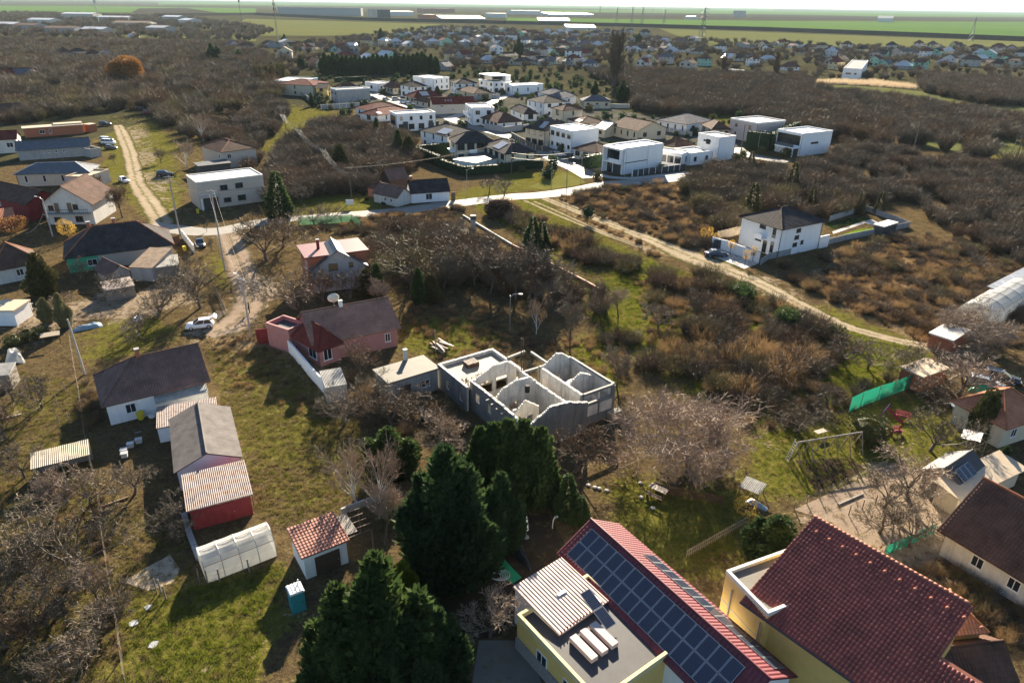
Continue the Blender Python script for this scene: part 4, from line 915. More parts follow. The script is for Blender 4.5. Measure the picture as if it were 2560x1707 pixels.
rw((7.15, 1.0), (7.15, 7.2), [(0, 4), (3.1, 5.3), (5.0, 5.25), (6.2, 4.2)], [(.9, 2.7, 1.7, 3.5), (3.2, 4.9, 1.7, 3.5)], None, .05, 7)
rw((11.5, 1.0), (11.5, 7.05), [(0, 3.2), (1.4, 4.5), (3.2, 5.1), (5.2, 5.0), (6.05, 4.2)], [(2.2, 3.8, 1.1, 2.3), (.3, 1.0, 0, 2.2)], None, .07, 8)
rw((14.8, 1.6), (14.8, 5.2), [(0, 3.0), (1.7, 4.3), (3.6, 3.0)], [(1.95, 2.75, 0, 2.2)], None, .08, 9, .22)
rw((18.45, .7), (18.45, 9.4), [(0, 3.3), (1.6, 4.2), (3.5, 5.1), (5.4, 5.0), (8.7, 4.0)], (), -1, .12, 10)
rw((9.0, 9.5), (17.4, 9.5), [(0, 4.4), (8.4, 4.4)], (), None, .03, 11)
wallseg(ruin, (9.0, 9.5), (17.4, 9.5), .06, 1.6, (), 'ruingrey', 'render_coat', 0, -.19)
rw((9.3, 9.65), (9.3, 14.2), [(0, 4.2), (2.2, 5.6), (3.0, 5.5), (4.55, 4.4)], [(.3, 1.2, 0, 2.2), (1.7, 2.9, 1.2, 2.5)], None, .06, 12)
rw((9.3, 14.35), (17.4, 14.35), [(0, 4.4), (8.1, 4.4)], [(2.0, 3.2, 1.0, 2.3)], 1, .03, 13)
rw((14.0, 9.65), (14.0, 14.2), [(0, 3.5), (2.4, 5.0), (4.55, 3.9)], [(3.0, 3.9, 0, 2.2)], 1, .05, 14)
w = rw((17.45, 9.7), (17.45, 14.2), 2.7, (), -1, 0, 15)
for k in range(2): MB().box(17.63, 9.95 + k * 2.15, 1.25, 17.7, 11.85 + k * 2.15, 2.6).build('wall_panel', 'ruinwhite', ruin)
for u, v, h in ((17.45, 9.5, 4.2), (17.45, 14.3, 4.2), (9.3, 9.5, 4.5)): MB().box(u - .2, v - .2, -.2, u + .2, v + .2, h).build('pillar', 'ruingrey', ruin)
for a, c in (((17.45, 9.7, 4.25), (17.45, 14.15, 4.25)), ((17.45, 9.7, 2.8), (17.45, 14.1, 2.8)), ((17.0, 14.3, 4.15), (9.4, 14.35, 4.45)), ((8.6, 7.4, 3.9), (8.7, 11.3, 3.9)), ((8.7, 11.3, 3.9), (4.6, 11.4, 3.9)), ((3.7, 8.3, 3.5), (3.3, 11.3, 3.5))):
    a, c = Vector(a), Vector(c); d = c - a; MB().obox((a + c) / 2, (d.length, .28, .3), math.atan2(d.y, d.x)).build('beam', 'ruingrey', ruin)
rw((15.7, 9.7), (15.7, 12.6), 2.5, [(1.2, 2.0, 0, 2.1)], None, 0, 16, .14); rw((15.7, 12.6), (17.3, 12.6), 2.6, (), None, 0, 17, .12)
MB().box(12.2, 9.7, 3.1, 13.9, 14.1, 3.25).build('ceiling_slab', 'ruinwhite', ruin); MB().box(15.8, 12.7, 2.55, 17.25, 14.15, 2.7).build('ceiling_slab', 'ruinfloor', ruin)
MB().box(7.3, 1.0, -.1, 18.3, 7.05, .12).build('floor', 'ruinfloor', ruin); MB().box(8.5, 7.4, -.1, 18.3, 9.3, .9).build('corridor_floor', 'rubble', ruin); MB().box(9.5, 9.7, -.1, 17.3, 14.2, .15).build('floor', 'ruingrey', ruin)
for k in range(13): MB().box(3.6 + k * .385, 8.4, .1, 3.96 + k * .385, 11.2, .16 + .02 * (k % 3)).build('deck_plank', 'woodpale', ruin)
MB().box(17.7, 13.4, -.1, 18.6, 15.2, 1.0).build('step', 'ruinfloor', ruin)
MB().tube([(8.35, 7.35, 0), (8.1, 7.3, 8.4)], .06, 6).build('mast', 'darkwood', ruin); MB().tube([(3.3, 11.2, 0), (3.2, 11.1, 5.4)], .05, 6).build('mast', 'darkwood', ruin)
MB().tube([(17.35, 12.2, 2.8), (17.35, 12.2, 4.2)], .05, 6).build('mast', 'whitepaint', ruin)
for k in range(6): MB().obox((11.6 + k * 1.05, .5, 3.75 - .06 * k), (.16, 1.0, .14)).build('rafter_stub', 'woodgrey', ruin)
rnd = random.Random(5); b = MB()
def heap(b, x0, x1, y0, y1, z, n, s=(.1, .45), h=.5):
    for _ in range(n):
        x, y = rnd.uniform(x0, x1), rnd.uniform(y0, y1); m = Matrix.Rotation(rnd.uniform(0, 6), 3, 'Z') @ Matrix.Rotation(rnd.uniform(-.6, .6), 3, 'X')
        b.obox((x, y, z + rnd.random() * h * .6), (rnd.uniform(*s), rnd.uniform(*s) * .7, rnd.uniform(.06, .2)), m=m)
heap(b, 8.5, 11.2, 3.5, 6.8, .2, 110); heap(b, 12, 14.5, 4, 6.8, .2, 90); heap(b, 15, 18, 3.5, 6.8, .2, 90, h=1.2); heap(b, 8.7, 18, 7.5, 9.2, .95, 130, (.08, .3), .2); heap(b, 4.5, 6.9, .4, 4, 2.98, 120, (.06, .25), .15); heap(b, 10, 12, 10, 13.5, .2, 60)
o = b.build('rubble', 'rubble', ruin); o['kind'] = 'stuff'
b = MB()
for i in range(5):
    for j in range(4):
        for k in range(3): b.obox((1.4 + i * .27 + rnd.uniform(-.04, .04), 3.2 + j * .42, 3.05 + k * .2), (.25, .4, .18), rnd.uniform(-.15, .15))
b.build('fallen_chimney', 'darkwood', ruin)
MB().lathe([(.0, 0), (.28, 0), (.3, .5), (.28, .9), (0, .9)], 12, (12.8, 5.0, 3.9)).build('barrel', 'rubber', ruin)
block([(RO + Matrix.Rotation(D2R(-55.5), 3, 'Z') @ Vector(p))[:2] for p in ((0, 0, 0), (18.6, 0, 0), (18.6, 14.5, 0), (3, 14.5, 0), (0, 8.3, 0))])

# ================================================================ houses near the camera
# slab garage beside the ruin
house('low garage with bare concrete slab roof and tall white chimney beside the ruin', t21(1220, 385), t21(1665, 250), t21(1095, 270), 3.0, 'slab', 0, 'greywall', 'slab', name='garage', cat='garage', over=.25, chim=[(4.5, 4.2, 3.2, 4.6, .45, 'offwhite')], doors=[('f', 2.2, 1.4, 2.1, 'darkwood')], wins=[('f', 5.0, 1.5, 1.2, 1.0)])
# pink house
t, L, D = house('pink house with grey-brown tiled gable roof and satellite dish on the ridge', t11(530, 1568), t11(1290, 1418), 8.6, 3.3, 'gable', 2.7, 'pink', 'tile_pink', over=.5, name='pink_house', wins=[('f', 2.6, 1.6, .8, 1.3), ('f', 10.4, 1.7, .8, 1.3), ('l', 2.0, 1.6, 1.8, 1.3)], chim=[(5.2, 4.3, 5.6, 6.7, .5, 'whitepaint')], ridge='tile_old')
dish = thing('satellite_dish', 'large pale satellite dish on the ridge of the pink house', 'satellite dish', t.location + Vector((math.cos(t.rotation_euler.z) * 4.3 - math.sin(t.rotation_euler.z) * 4.35, math.sin(t.rotation_euler.z) * 4.3 + math.cos(t.rotation_euler.z) * 4.35, 6.0)), D2R(20))
MB().tube([(0, 0, 0), (0, 0, .9)], .04, 6).build('mount', 'steel', dish); dd = MB().lathe([(0, .0), (.35, .04), (.62, .14), (.82, .28), (.80, .29), (.6, .16), (.35, .06), (0, .02)], 20); o = dd.build('reflector', 'offwhite', dish, True, (0, -.08, 1.2)); o.rotation_euler = (D2R(-70), 0, 0)
MB().tube([(0, 0, .9), (0, .5, 1.3)], .02, 5).build('feed_arm', 'steel', dish)
house('pink parapet annex with sunken dark roof left of the pink house', t11(300, 1500), t11(460, 1425), t11(205, 1385), 3.0, 'flat', 0, 'pink', 'pink', name='annex', cat='annex', wins=[('f', 1.4, 1.5, 1.0, .9)], parapet=.7, deck='roofdark')
house('pink front wing with dark red hipped roof on the pink house', t21(575, 45), t21(760, -20), t11(425, 1462), 3.1, 'hip', 1.9, 'pink', 'tile_red', wins=[('f', 1.2, 1.5, 1.3, 1.6), ('l', 1.8, 1.5, 2.0, 1.5)], name='wing', cat='annex')
panel_fence('dark red sheet-metal gate wall at the left of the pink house', [t11(20, 1590), t11(215, 1568)], 2.4, 1.6, 'redwall', 'redwall', .06, 'gate_wall', 'gate')
panel_fence('long white rendered boundary wall running down beside the pink house', [t21(235, 20), t21(330, 120), t21(430, 240), t21(520, 350), t21(640, 480)], 2.0, 3.0, 'white', 'white', .22, 'boundary_wall', 'wall', posts=False)
house('lean-to with grey corrugated roof behind the long white wall', t21(640, 420), t21(830, 385), t21(575, 300), 2.2, 'shed', .4, 'offwhite', 'corr', name='lean_to', cat='shed', over=.1, course=None)
# grey gabled house with brick storey behind
house('unfinished brick storey with flat dark red-edged roof behind the grey gable', t11(470, 800), t11(1005, 730), 6.5, 6.2, 'slab', 0, 'brickwall', 'metal_red', name='brick_house', wins=[('l', 1.5, 4.6, 1.2, 1.3)], over=.5, chim=[(2.6, 3.5, 6.3, 8.0, .45, 'redwall')])
t, L, D = house('grey plastered house with dark metal gable roof and amber window panes', t11(510, 905), t11(1000, 850), 6.5, 4.3, 'gable', 3.0, 'greywall', 'metal_dark', axis='y', over=.5, course=None, wins=[('f', 3.6, 4.3, 1.5, 1.2), ('f', 6.6, 4.4, .7, .8), ('f', 2.6, 1.2, 1.2, .7), ('f', 5.2, 1.6, .7, .8), ('f', 7.4, 1.8, .7, .8)], fm='darkgrey', pm='glasswarm', ridge='metal_red')
# white cottage by the road
t, L, D = house('long low white cottage with dark grey roof at the roadside', t11(1425, 200), t11(1772, 178), 6.0, 2.7, 'gable', 2.3, 'white', 'tile_dark', over=.3, name='cottage', wins=[('f', 4.4, 1.4, 1.6, 1.5)], doors=[('f', 10.6, 1.1, 2.1, 'wood')], chim=[(.6, 3, 4.2, 6, .5)])
house('peeling white cottage wing with sagging tiled roof beside the road', t11(1295, 240), t11(1420, 205), t11(1170, 170), 2.5, 'gable', 1.8, 'offwhite', 'tile_old', over=.35, name='cottage', axis='y', wins=[('l', 4, 1.3, .8, .9), ('l', 2, 1.3, .8, .9)])
house('small orange shed with tan tiled hip roof behind the cottage', t11(1170, 160), t11(1250, 125), t11(1105, 110), 2.6, 'hip', 1.2, 'orange', 'tile_brown', name='shed', cat='shed')
house('dark weathered timber barn in trees behind the cottage', t11(1230, 75), t11(1385, 55), 5.0, 3.0, 'gable', 2.0, 'darkwood', 'tile_old', name='barn', cat='barn')
# left side of the picture
t, L, D = house('white gabled house with long balcony and tan tiled roof', t10(385, 290), t10(828, 285), 11.0, 5.0, 'gable', 3.6, 'offwhite', 'tile_brown', axis='y', over=.7, wins=[('f', 1.5, 3.7, 1.1, 1.2), ('f', 6.6, 3.9, 1.1, 1.2), ('f', 2.3, 1.1, 1.4, 1.2), ('f', 6.8, 1.2, 1.6, 1.3)], doors=[], fm='wood')
door(t, 'f', 2.75, .9, 2.1, L, D, 'wood', 2.7); door(t, 'f', 5.4, .9, 2.1, L, D, 'wood', 2.7)
bal = MB().box(.3, -1.4, 2.5, L - .3, 0, 2.68).build('balcony', 'concrete', t)
for x in [.4 + (L - .8) * k / 22 for k in range(23)]: MB().box(x - .02, -1.37, 2.68, x + .02, -1.33, 3.6).build('baluster', 'darkgrey', bal)
MB().box(.3, -1.4, 3.6, L - .3, -1.3, 3.67).build('handrail', 'darkgrey', bal)
house('dark red house with brown tiled roof at the left edge', t10(-190, 200), t10(240, 302), 7.5, 4.0, 'gable', 2.2, 'redwall', 'tile_brown', wins=[('f', 7.6, 2.5, 1.0, .9), ('f', 3.5, 2.5, 1.0, .9)], over=.4)
house('low red outbuilding with orange tiles at the left edge', t10(-120, 455), t10(118, 425), 4.0, 2.2, 'shed', 1.0, 'redwall', 'tile_orange', name='outbuilding', cat='shed')
house('cream bungalow with ribbed dark hipped roof behind the gabled house', t10(140, 25), t10(810, 5), 8.0, 3.5, 'hip', 1.8, 'cream', 'metal_dark', auto=(4, 1, 1, 1), course=None, ridge='metal_light', name='bungalow')
house('flat tan garage annex beside the cream bungalow', t10(805, 70), t10(1000, 0), 6.0, 3.0, 'flat', 0, 'beige', 'rooftan', name='annex', cat='annex', deck='rooftan')
house('long grey stable with dark sheet roof beside the parked cars', t00(155, 1378), t00(815, 1335), 7.5, 3.2, 'gable', 1.9, 'greywall', 'metal_dark', course=None, wins=[('f', 6.6, 2, .5, .5, 1), ('f', 8, 2, .5, .5, 1), ('f', 10, 2, .7, .6, 1), ('f', 12, 2, .7, .6, 1)], name='stable', cat='barn')
house('roofless grey yard block at the end of the long stable', t00(825, 1385), t00(925, 1370), 6.0, 2.2, 'flat', 0, 'greywall', 'greywall', name='yard_block', cat='annex', deck='soil_and_shade', parapet=.5)
house('pale house with red tiled roof at the left edge above the stable', t00(-260, 1290), t00(140, 1270), 8.0, 4.4, 'gable', 1.9, 'offwhite', 'tile_red', auto=(3, 0, 1, 1))
t, L, D = house('unfinished red brick shell with stepped pale concrete roof slabs', t00(210, 1185), t00(755, 1148), 5.0, 3.0, 'slab', 0, 'brickwall', 'rooftan', name='brick_shell', cat='building', over=.3, wins=[('f', 5.5, 1.6, 1.6, 1.3), ('f', 8.0, 1.6, .8, 1.6)])
MB().box(L * .52, 1.5, 3.22, L + .2, 5.2, 3.65).build('upper_slab', 'rooftan', t)
house('tiny red brick hut with flat pale roof by the dark parked car', t00(818, 1150), t00(880, 1140), 3.0, 2.6, 'slab', 0, 'brickwall', 'rooftan', name='hut', cat='shed', over=.15)
house('two-level brown hipped-roof house beside the lane', t00(2035, 1390), t00(2342, 1350), t00(1845, 1330), 5.2, 'hip', 2.0, 'beige', 'tile_brown', wins=[('f', 2, 3.5, 1.2, 1.3), ('l', 2, 3.5, 1, 1.2)], ridge='tile_orange')
house('dark flat-roofed garage in front of the two-level hipped house', t00(1830, 1530), t00(2110, 1500), 5.0, 2.8, 'slab', 0, 'darkgrey', 'roofdark', name='garage', cat='garage')
t, L, D = house('two-storey grey flat-roofed house with white roof membrane and recessed corner porch', t10(1800, 118), t11(62, 45), 9.5, 6.3, 'flat', 0, 'beige', 'roofwhite', wins=[('f', 6.0, 4.6, 1.7, 1.2), ('f', 9.6, 4.7, 1.8, 1.2), ('f', 6.4, 1.6, 1.7, 1.1), ('f', 9.8, 1.7, 1.9, 1.3)], doors=[('f', 2.6, 3.4, 2.6, 'darkgrey')], deck='roofwhite', fm='darkgrey', parapet=.3)
MB().box(.2, -1.1, 2.9, 4.4, 0, 3.15).build('porch_slab', 'beige', t); MB().box(.2, -1.1, -.2, .5, -.8, 2.9).build('porch_post', 'whitepaint', t)
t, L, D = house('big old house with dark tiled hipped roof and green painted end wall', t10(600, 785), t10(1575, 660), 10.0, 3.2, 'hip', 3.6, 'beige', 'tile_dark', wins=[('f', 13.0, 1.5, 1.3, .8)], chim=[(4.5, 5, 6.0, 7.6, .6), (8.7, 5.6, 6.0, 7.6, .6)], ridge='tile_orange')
MB().box(.0, -.14, 0, 4.9, -.02, 3.0).build('green_wall', 'greenwall', t); window(t, 'f', 3.9, 1.5, 1.6, 1.2, L, D).location.y = -.16
house('low board-roofed annex on the big dark-roofed house', t10(1190, 880), t10(1392, 888), 7.0, 2.6, 'shed', 1.2, 'greywall', 'boards', name='annex', cat='annex', course=None, over=.15)
house('grey lean-to with patched corrugated roof and roof panels', t10(1395, 890), t10(1640, 860), 4.5, 2.3, 'shed', .5, 'woodgrey', 'corr', name='lean_to', cat='shed', course=None, over=.1)
house('small dark gabled shed leaning on the green end wall', t10(1010, 950), t10(1185, 905), 5.5, 2.0, 'gable', 1.3, 'greywall', 'tile_old', name='shed', cat='shed', axis='y')
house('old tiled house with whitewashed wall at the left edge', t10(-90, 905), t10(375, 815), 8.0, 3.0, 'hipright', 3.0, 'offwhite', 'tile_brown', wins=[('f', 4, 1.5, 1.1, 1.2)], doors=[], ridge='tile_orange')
house('low shed roof of corrugated sheets below the big dark-roofed house', t10(960, 1100), t10(1230, 1050), 3.5, 2.0, 'shed', .4, 'woodgrey', 'corr_rust', name='shed', cat='shed', course=None, over=.1)
house('whitewashed archway outbuilding at the left edge below the pine', t10(-120, 1290), t10(120, 1290), 4.0, 2.4, 'slab', 0, 'white', 'rooftan', name='outbuilding', cat='shed', over=.2)
# tiled house with white wall and its yard buildings
t, L, D = house('white-walled house with dark old tiled roof and small brick chimney', t20(960, 552), t20(1880, 330), 8.0, 3.2, 'hipleft', 2.9, 'white', 'tile_old', wins=[('f', 6.4, 1.9, .8, 1.0), ('f', 2.4, 1.6, 1.1, 1.2)], over=.5, chim=[(4.6, 4.1, 5.7, 7.0, .45)])
house('grey corrugated lean-to under the dark tiled roof', t20(1435, 560), t20(1900, 455), 2.8, 2.2, 'shed', .6, 'offwhite', 'corr', name='lean_to', cat='shed', course=None, over=.12)
house('white yard building with dark corrugated roof beside the grass field', t20(1620, 1175), t20(2195, 1040), t20(1430, 740), 2.6, 'gable', 1.3, 'white', 'corr_dark', name='outbuilding', cat='shed', axis='y', course=None, over=.3, doors=[('f', 5.2, 1.6, 1.9, 'darkwood')])
house('low lean-to with rusty sheet roof joining the two white yard buildings', t20(1440, 790), t20(1990, 690), 4.0, 2.0, 'shed', .4, 'white', 'corr_rust', name='lean_to', cat='shed', course=None, over=.1)
house('dark red shed with tan sheet roof above the polytunnel', t20(1735, 1530), t20(2290, 1385), t20(1620, 1290), 2.6, 'shed', .5, 'redwall', 'corr_rust', name='red_shed', cat='shed', course=None, over=.3, doors=[('f', 2.6, 2.6, 2.1, 'redwall')])
t = thing('canopy', 'open canopy of tan corrugated sheets on posts in the orchard', 'canopy', *frame(t20(275, 1172), t20(822, 1035), 2.3)[:2]); _, _, L = frame(t20(275, 1172), t20(822, 1035), 2.3); D = dist_to(t20(275, 1172), t20(822, 1035), t20(280, 1040), 2.3)
for k in range(6):
    s = MB(); slope(s, (L * k / 6 + .01, 0, 2.3), (L * (k + 1) / 6 + .05, 0, 2.3), (L * k / 6 + .01, D, 2.55), (L * (k + 1) / 6 + .05, D, 2.55), None, thick=.03); o = s.build('roof_sheet', 'corr_tan', t, False, (0, 0, .012 * (k % 2)))
for x in (.15, L / 2, L - .15):
    for y in (.15, D - .15): MB().box(x - .05, y - .05, -.1, x + .05, y + .05, 2.28).build('post', 'woodgrey', t)
MB().box(0, D - .1, 0, L, D, 2.2).build('back_boards', 'woodgrey', t)
house('corrugated shed roof cut by the left edge of the picture', t20(-130, 320), t20(75, 300), 2.6, 2.2, 'shed', .4, 'woodgrey', 'corr', name='shed', cat='shed', course=None, over=.1)
# terracotta-roofed shed, open side
t, L, D = house('white-walled shed with terracotta roof above the tall cypress', t31(432, 398), t31(825, 245), t31(300, 190), 2.7, 'shed', .35, 'white', 'rustroof', name='shed', cat='shed', over=.25, doors=[('f', 2.0, 2.2, 2.0, 'darkwood')])
t2 = thing('pergola', 'open timber lean-to with broken roof at the end of the terracotta shed', 'pergola', t.location, t.rotation_euler.z)
for k in range(5): MB().box(L + .1, D * k / 4.2, 2.55, L + 2.6, D * k / 4.2 + .1, 2.67).build('rafter', 'darkwood', t2)
for y in (.05, D - .3): MB().box(L + 2.4, y, -.1, L + 2.52, y + .12, 2.55).build('post', 'wood', t2)
for k in range(7): MB().box(L + .15 + k * .16, .4, 2.68, L + .29 + k * .16, D - .2, 2.71).build('board', 'woodgrey', t2)
# ================================================================ bottom edge and right edge
t, L, D = house('outbuilding with pale pink ribbed metal roof and white end wall', F(1285, 1452), F(1392, 1378), F(1160, 1372), 3.4, 'shed', .45, 'white', 'metal_pink', name='outbuilding', cat='building', course=None, over=.15)
for k in range(int(L / .33)): MB().box(k * .33 + .1, -.1, 3.4, k * .33 + .15, .0, 3.52).build('rib_end', 'redwall', t)
def ac_unit(par, loc, rz):
    o = MB().box(-.42, -.3, 0, .42, 0, .6).build('air_conditioner', 'whitepaint', par, False, loc, rz); MB().lathe([(.0, 0), (.22, 0), (.24, .03), (.2, .03)], 14).build('fan_grille', 'darkgrey', o, False, (-.1, -.305, .3)).rotation_euler = (math.pi / 2, 0, 0)
ac_unit(t, (L - .6, -.02, 2.3), 0)
t, L, D = house('yellow flat-roofed house with dark terrace roof and stone-clad lower wall', F(1375, 1622), F(1545, 1500), F(1180, 1425), 3.0, 'flat', 0, 'yellow', 'yellowpale', name='yellow_house', deck='roofdark', parapet=.5, wins=[('f', 2.5, 1.6, 1.2, 1.2), ('l', 3, 1.6, 1.2, 1.2), ('l', 6, 1.6, 1.2, 1.2)])
MB().box(-.16, 0, -.1, -.02, D, 1.2).build('stone_cladding', 'stonewall', t)
ac_unit(t, (L * .55, D - .3, 3.1), 0); ac_unit(t, (L * .82, D * .72, 3.1), D2R(-90))
for k in range(3): MB().box(L * .25 + k * 1.0, D * .3, 3.1, L * .25 + k * 1.0 + .6, D * .3 + 2.4, 3.5).build('roof_duct', 'pinkgrey', t)
panels(t, 1, 2, (L * .62, D * .45, 3.35), (1, 0, 0), (0, .95, .3), 1.0, 1.6)
t, L, D = house('long red-verged house with rows of dark blue solar panels on its roof', t32(465, 365), t32(2000, 1887), t32(1080, 205), 3.3, 'gable', 1.9, 'white', 'metal_red', name='solar_house', over=.35, ridge='metal_red', wins=[('l', 2.2, 1.6, 1.1, 1.2), ('l', 5.0, 1.6, 1.1, 1.2)])
k_ = 1.9 / (D / 2); up = Vector((0, 1, k_)).normalized(); n1 = int((L - 1.2) / 1.09)
panels(t, n1, 2, (.5, .05, 3.34), (1, 0, 0), up, 1.05, 1.5)
up2 = Vector((0, -1, k_)).normalized(); panels(t, n1 - 3, 1, (L - .4, D - .25, 3.44), (-1, 0, 0), up2, 1.05, 1.5)
t, L, D = house('yellow building with white coping and grey downpipe beside the big red roof', t32(1965, 562), t32(2345, 955), 7.0, 5.2, 'flat', 0, 'yellow', 'offwhite', name='yellow_building', cat='building', deck='slab', parapet=.35)
MB().tube([(1.0, -.1, 4.4), (1.0, -.12, 4.0), (1.0, -.1, .2)], .07, 8).build('downpipe', 'steel', t); MB().box(0, -.03, 2.5, L, .01, 2.58).build('string_course', 'offwhite', t); MB().tube([(L - .4, -.1, 4.2), (L - .4, -.1, .2)], .06, 8).build('downpipe', 'steel', t)
# big red tiled roof: barrel tiles as geometry
o, a, L = frame(F(1722, 1378), F(2010, 1580), 5.0); L += 6.0; zr = 8.2; rid = G(F(1895, 1200), zr); dx = rid - o; yr = -math.sin(a) * dx.x + math.cos(a) * dx.y; xr = math.cos(a) * dx.x + math.sin(a) * dx.y
big = thing('tiled_house', 'large house under a deep red barrel-tiled roof with orange ridge tiles', 'house', o, a); D = yr
e_ = G(t33(1760, 930), zr) - o; xe = math.cos(a) * e_.x + math.sin(a) * e_.y; LOW = .5                  # the upper half of the slope ends at xe, the lower half runs on
walls_mesh(xe, D, 5.0, 'shed', 3.2, 'x').build('wall', 'yellow', big); w2 = walls_mesh(L - xe, D * LOW, 5.0, 'shed', 3.2 * LOW, 'x').build('lower_wall', 'yellow', big, False, (xe + .01, 0, 0))
block([(o + Matrix.Rotation(a, 3, 'Z') @ Vector(p))[:2] for p in ((0, 0, 0), (L, 0, 0), (L, D, 0), (0, D, 0))])
ln = math.hypot(yr + .5, 3.2 * (yr + .5) / yr); th_ = math.atan2(3.2, yr); TW, TH = .27, .37; nc, nr = int((L + .9) / TW), int(ln / TH); ze_ = 5.0 - 3.2 * .5 / yr
rf = MB(); slope(rf, (-.45, -.5, ze_), (xe + .3, -.5, ze_), (-.45, yr, 8.2), (xe + .3, yr, 8.2), None); slope(rf, (xe + .31, -.5, ze_), (L + .45, -.5, ze_), (xe + .31, yr * LOW, 5 + 3.2 * LOW), (L + .45, yr * LOW, 5 + 3.2 * LOW), None); roof = rf.build('roof', 'tile_terracotta', big)
def tile_into(b, m):
    pr = [(-TW * .5, .0), (-TW * .32, .055), (0, .085), (TW * .32, .055), (TW * .5, .0)]
    vs_ = [m @ Vector((x, -.02, z + .035)) for x, z in pr] + [m @ Vector((x, TH + .03, z)) for x, z in pr] + [m @ Vector((pr[0][0], -.02, .0)), m @ Vector((pr[4][0], -.02, .0))]
    b.raw(vs_, [(i, i + 1, i + 6, i + 5) for i in range(4)] + [(10, 11, 4, 3, 2, 1, 0)])
tm = MB(); tile_into(tm, Matrix()); tme = tm.mesh('roof_tile', 'tile_near', True); rt_ = random.Random(77)
joined = MB(); base = Matrix.Translation((-.45, -.5, ze_ + .02)) @ Matrix.Rotation(th_, 4, 'X'); cand = []
for i in range(nc):
    for j in range(nr):
        if -.45 + TW * (i + .5) > xe + .3 and j > nr * LOW - 1: continue
        m = base @ Matrix.Translation((TW * (i + .5) + rt_.uniform(-.012, .012), TH * j + rt_.uniform(-.02, .02), rt_.uniform(0, .012))) @ Matrix.Rotation(rt_.uniform(-.03, .03), 4, 'Z'); cand.append(((Matrix.Translation(o) @ Matrix.Rotation(a, 4, 'Z') @ m).translation, m))
inv = CAMR.transposed()
def seen(p): c = inv @ (p - Vector((0, 0, CAM_H))); return abs(c.x / -c.z * FOC) < 1270 and abs(c.y / -c.z * FOC) < 845
cand.sort(key=lambda c: (not seen(c[0]), (c[0] - Vector((0, 0, CAM_H))).length))
for k, (w, m) in enumerate(cand):
    if k < 280: ob = link('roof_tile', tme, roof); ob.matrix_local = m
    elif seen(w) or w.y > 25: tile_into(joined, m)
jo = joined.build('roof_tiling', 'tile_near', roof, True); jo['kind'] = 'stuff'
MB().tube([(-.45, -.56, ze_ - .03), (L + .45, -.56, ze_ - .03)], .08, 6).build('gutter', 'darkgrey', roof)
rt = cached(('ridge_t',), lambda: MB().tube([(0, 0, 0), (.32, 0, .02)], [.15, .12], 8).mesh('ridge_tile', 'tile_terracotta', True))
for k in range(int((xe + .7) / .34)): link('ridge_tile', rt, roof, (-.45 + k * .34, yr, 8.22))
for k in range(12): m = base @ Matrix.Translation((TW * (3.5 + 4 * k), TH * (nr - 3), .08)); ob = link('vent_tile', cached(('ventt',), lambda: MB().lathe([(.14, 0), (.12, .1), (.05, .16), (0, .17)], 8).mesh('vent_tile', 'tile_terracotta')), roof); ob.matrix_local = m
# lower hipped porch and lower roof at the right bottom corner
house('small orange-tiled hip porch at the end of the big red roof', t33(1650, 1085), t33(1975, 1055), 3.6, 4.2, 'hip', 1.2, 'yellow', 'tile_orange', name='porch', cat='porch', over=.3)
house('lower brown tiled roof running into the bottom right corner', t33(1560, 1560), t33(2230, 1480), 3.5, 2.6, 'gable', 1.2, 'cream', 'tile_brown', name='annex', cat='annex')
# right edge houses
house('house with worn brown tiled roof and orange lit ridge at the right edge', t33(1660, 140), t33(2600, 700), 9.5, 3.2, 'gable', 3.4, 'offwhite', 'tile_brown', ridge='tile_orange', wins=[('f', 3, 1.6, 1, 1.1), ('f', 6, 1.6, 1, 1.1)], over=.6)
house('pale lean-to porch with cream roof between the right edge houses', t23(1760, 1420), t23(2330, 1150), 2.2, 2.4, 'shed', .3, 'cream', 'rooftan', name='porch', cat='porch', course=None)
house('orange-tiled house corner at the right edge above the small shed', t23(2190, 760), t23(2560, 640), 6.0, 3.2, 'hip', 2.2, 'cream', 'tile_orange', wins=[('f', 2, 1.6, 1, 1.1)])
t, L, D = house('tar-roofed shed with lattice panels on its dark slope', t23(1790, 1330), t23(2010, 1175), t23(1480, 1135), 2.4, 'gable', 1.3, 'woodgrey', 'roofdark', name='shed', cat='shed', axis='x', over=.25, course=None)
panels(t, 3, 1, (.3, .15, 2.55), (1, 0, 0), (0, 1, 1.3 / (D / 2)), .9, 1.4)
house('small shed with flat white roof and red brick wall at the track', t13(1690, 1560), t13(1840, 1470), t13(1505, 1490), 2.2, 'slab', 0, 'brickwall', 'roofwhite', name='shed', cat='shed', over=.25)
house('low pale corrugated workshop cut by the right edge', t13(2235, 1140), t13(2560, 960), 3.2, 2.4, 'shed', .5, 'metal_light', 'metal_light', name='workshop', cat='building', course=None)
house('dark brick shed with pale roof edge near the parked cars', t23(1420, 330), t23(1650, 250), 3.0, 2.2, 'slab', 0, 'brickwall', 'rooftan', name='shed', cat='shed', over=.2)
